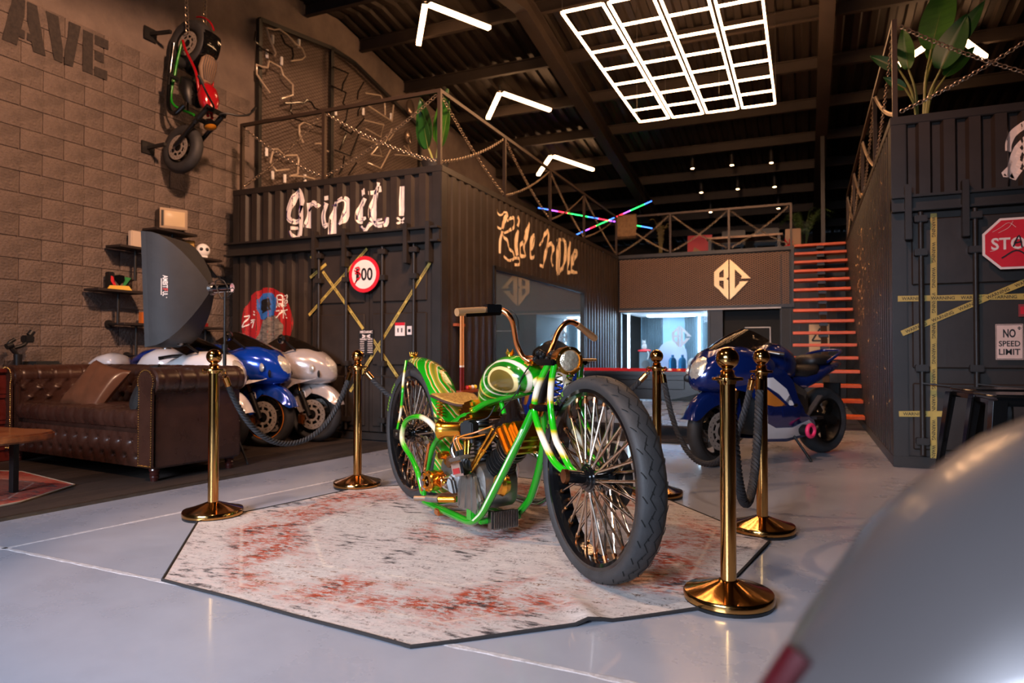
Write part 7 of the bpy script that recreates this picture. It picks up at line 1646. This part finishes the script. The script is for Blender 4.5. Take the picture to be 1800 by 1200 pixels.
for k in range(9): a = k * .7; MB().tube([(0, 0, .1), (math.cos(a) * .08, math.sin(a) * .08, .2 + .03 * (k % 3))], .008, 5).build('flower_stem', mat('pot_red', (186, 24, 32), .35), rp)
tw = thing('towel', 'brown fringed towel hung over the railing corner', 'towel'); TWM = mat('towel_cloth', (120, 92, 64), .95, 0, .25, 20, .5, 80)
MB().grid(lambda u, v_: V((-3.62 + u * .40, YB - .032 - .012 * math.sin(u * 9) * (1 - v_) if v_ < 1 else YB, 3.45 + v_ * .45)), 16, 10).build('towel_front', TWM, tw, smooth=70, solid=.006); MB().grid(lambda u, v_: V((-3.62 + u * .40, YB + .05 + .008 * math.sin(u * 7), 3.60 + v_ * .30)), 10, 6).build('towel_back', TWM, tw, smooth=70, solid=.006); MB().bx(-3.62, -3.22, YB - .034, YB + .058, 3.895, 3.905).build('towel_fold', TWM, tw)
mb = MB()
for k in range(26): mb.cyl((-3.615 + k * .0155, YB - .03, 3.45), (-3.615 + k * .0155 + random.uniform(-.006, .006), YB - .032, 3.40), .003, n=4)
mb.build('fringe', TWM, tw)['kind'] = 'stuff'

# ================================================================ inside the glazed office
sp_ = thing('loudspeaker', 'tall black loudspeaker cabinet inside the glazed office', 'loudspeaker', (-3.20, 14.9, 0)); MB().bx(-.14, .14, -.14, .14, 0, 1.02).build('cabinet', RIBB, sp_, bevel=.01)
for z in (.35, .75): MB().cyl((0, -.145, z), (0, -.139, z), .09, n=20).build('driver', BLKPLAS, sp_)
ct = thing('cat_figurine', 'small white cat figurine on a red cushion on the loudspeaker', 'figurine', (-3.25, 14.85, 1.02)); MB().sph((0, 0, .03), (.15, .10, .035), 14).build('red_cushion', mat('cushion_red', (190, 30, 36), .7), ct); MB().sph((0, 0, .12), (.055, .05, .075), 12).build('body', WHITEP, ct); MB().sph((0, -.03, .21), .042, 12).build('head', WHITEP, ct)
for s in (-1, 1): MB().cyl((s * .025, -.03, .235), (s * .032, -.03, .275), .014, .002, n=6).build('ear', WHITEP, ct)
MB().tube(spline([(.08, -.06, .03), (.12, -.1, -.05), (.10, -.12, -.16)], 4), .012, 6).build('ribbon', WHITEP, ct)
ar = thing('white_arch_panel', 'pale lavender arched panel standing inside the office', 'panel', (-2.72, 15.3, 0)); MB().prism([(-.32, 0), (.32, 0), (.32, .95)] + [(.32 * math.cos(a), .95 + .32 * math.sin(a)) for a in [PI * k / 16 for k in range(1, 17)]], 0, .05, FRONT(0, 0, 0)).build('arch', mat('lavender_white', (176, 184, 216), .5), ar, smooth=30)
BOT = mat('blue_bottle', (40, 120, 170), .15, trans=.4)
for k, x in enumerate((-2.56, -2.36)): o = tag(MB().lathe([(0, 0), (.08, 0), (.085, .02), (.085, .24), (.06, .29), (.03, .31), (.03, .36), (0, .36)], 18).build('water_bottle', BOT), 'large blue water bottle on the office counter', 'bottle', 'blue bottles in the office'); o.location = (x, 14.45, .60)
oc_ = thing('office_counter', 'dark counter just inside the office glass', 'counter', (-2.4, 14.45, 0)); MB().bx(-.45, .5, -.2, .2, .55, .60).build('counter_top', RIBB, oc_); MB().bx(-.42, .47, -.17, .17, 0, .55).build('counter_body', RIBB, oc_)
hm_ = thing('white_helmet', 'white helmet shaped ornament on the office counter', 'helmet', (-2.14, 14.42, .60)); MB().sph((0, 0, .15), (.11, .12, .15), 16).build('shell', WHITEP, hm_); MB().bx(-.07, .07, -.125, -.06, .08, .17).build('visor', BLKGLOSS, hm_, bevel=.02)

# ================================================================ silver motorcycle close to the camera
cv = thing('silver_motorcycle', 'silver grey motorcycle fairing with a dark red edge standing close by on the floor', 'motorcycle', (-.397 * .46, .918 * .46, 0), CAM_YAW)
SCAR = mat('silver_fairing_paint', (104, 96, 95), .38, .2, coat=.3)
# local x runs back from the nose, y away from the viewer
NS = [(.182, .02, .775, .66), (.20, .07, .80, .56), (.224, .10, .828, .50), (.27, .13, .885, .44), (.309, .145, .918, .40), (.348, .155, .945, .37), (.45, .165, .985, .34), (.7, .175, 1.0, .33), (1.0, .165, .97, .34), (1.25, .12, .88, .42), (1.4, .05, .80, .60)]
fz = MB().loft([sec(x, w_, zt, zb, 28, .85) for x, w_, zt, zb in NS]).build('fairing', SCAR, cv, smooth=70)
MB().tube([(x - .006, 0, zb - .004) for x, w_, zt, zb in NS[:3]] [::-1] + [(x - .008, -.004, zt + .0) for x, w_, zt, zb in NS[:2]], .010, 8).build('red_edge_strip', mat('dark_red_trim', (80, 14, 20), .4), fz)
e_ = MB(); e_.sph((0, 0, 0), (.018, .006, .009), 12, Matrix.Translation((.285, -.128, .775)) @ Matrix.Rotation(.9, 4, 'Y')); e_.build('side_marker_lamp', LENSM, fz)
s2 = MB(); s2.loft([sec(x, w_, zt, zb, 18, .8) for x, w_, zt, zb in ((1.3, .06, .80, .74), (1.4, .13, .82, .70), (1.7, .15, .83, .70), (1.95, .10, .88, .76), (2.1, .04, .90, .82))]); s2.build('seat', SEATM, cv, smooth=70)
f = moto_wheel('front_wheel', cv, (.42, 0, .30), .30, .11, .21, None, 1, 5); r = moto_wheel('rear_wheel', cv, (1.86, 0, .31), .31, .17, .21, None, 1, 5)
for s in (-1, 1): MB().cyl((.42, s * .09, .29), (.62, s * .09, .80), .024, n=12).build('fork_leg', DARKM, cv); MB().bar((1.2, s * .1, .40), (1.86, s * .11, .31), .035, .06).build('swing_arm', DARKM, cv)
MB().bx(.75, 1.3, -.14, .14, .22, .6).build('engine', BLKPLAS, cv, bevel=.04); MB().tube([(1.1, -.1, .25), (1.1, -.24, .02), (1.12, -.26, 0)], .012, 8).build('kick_stand', DARKM, cv)
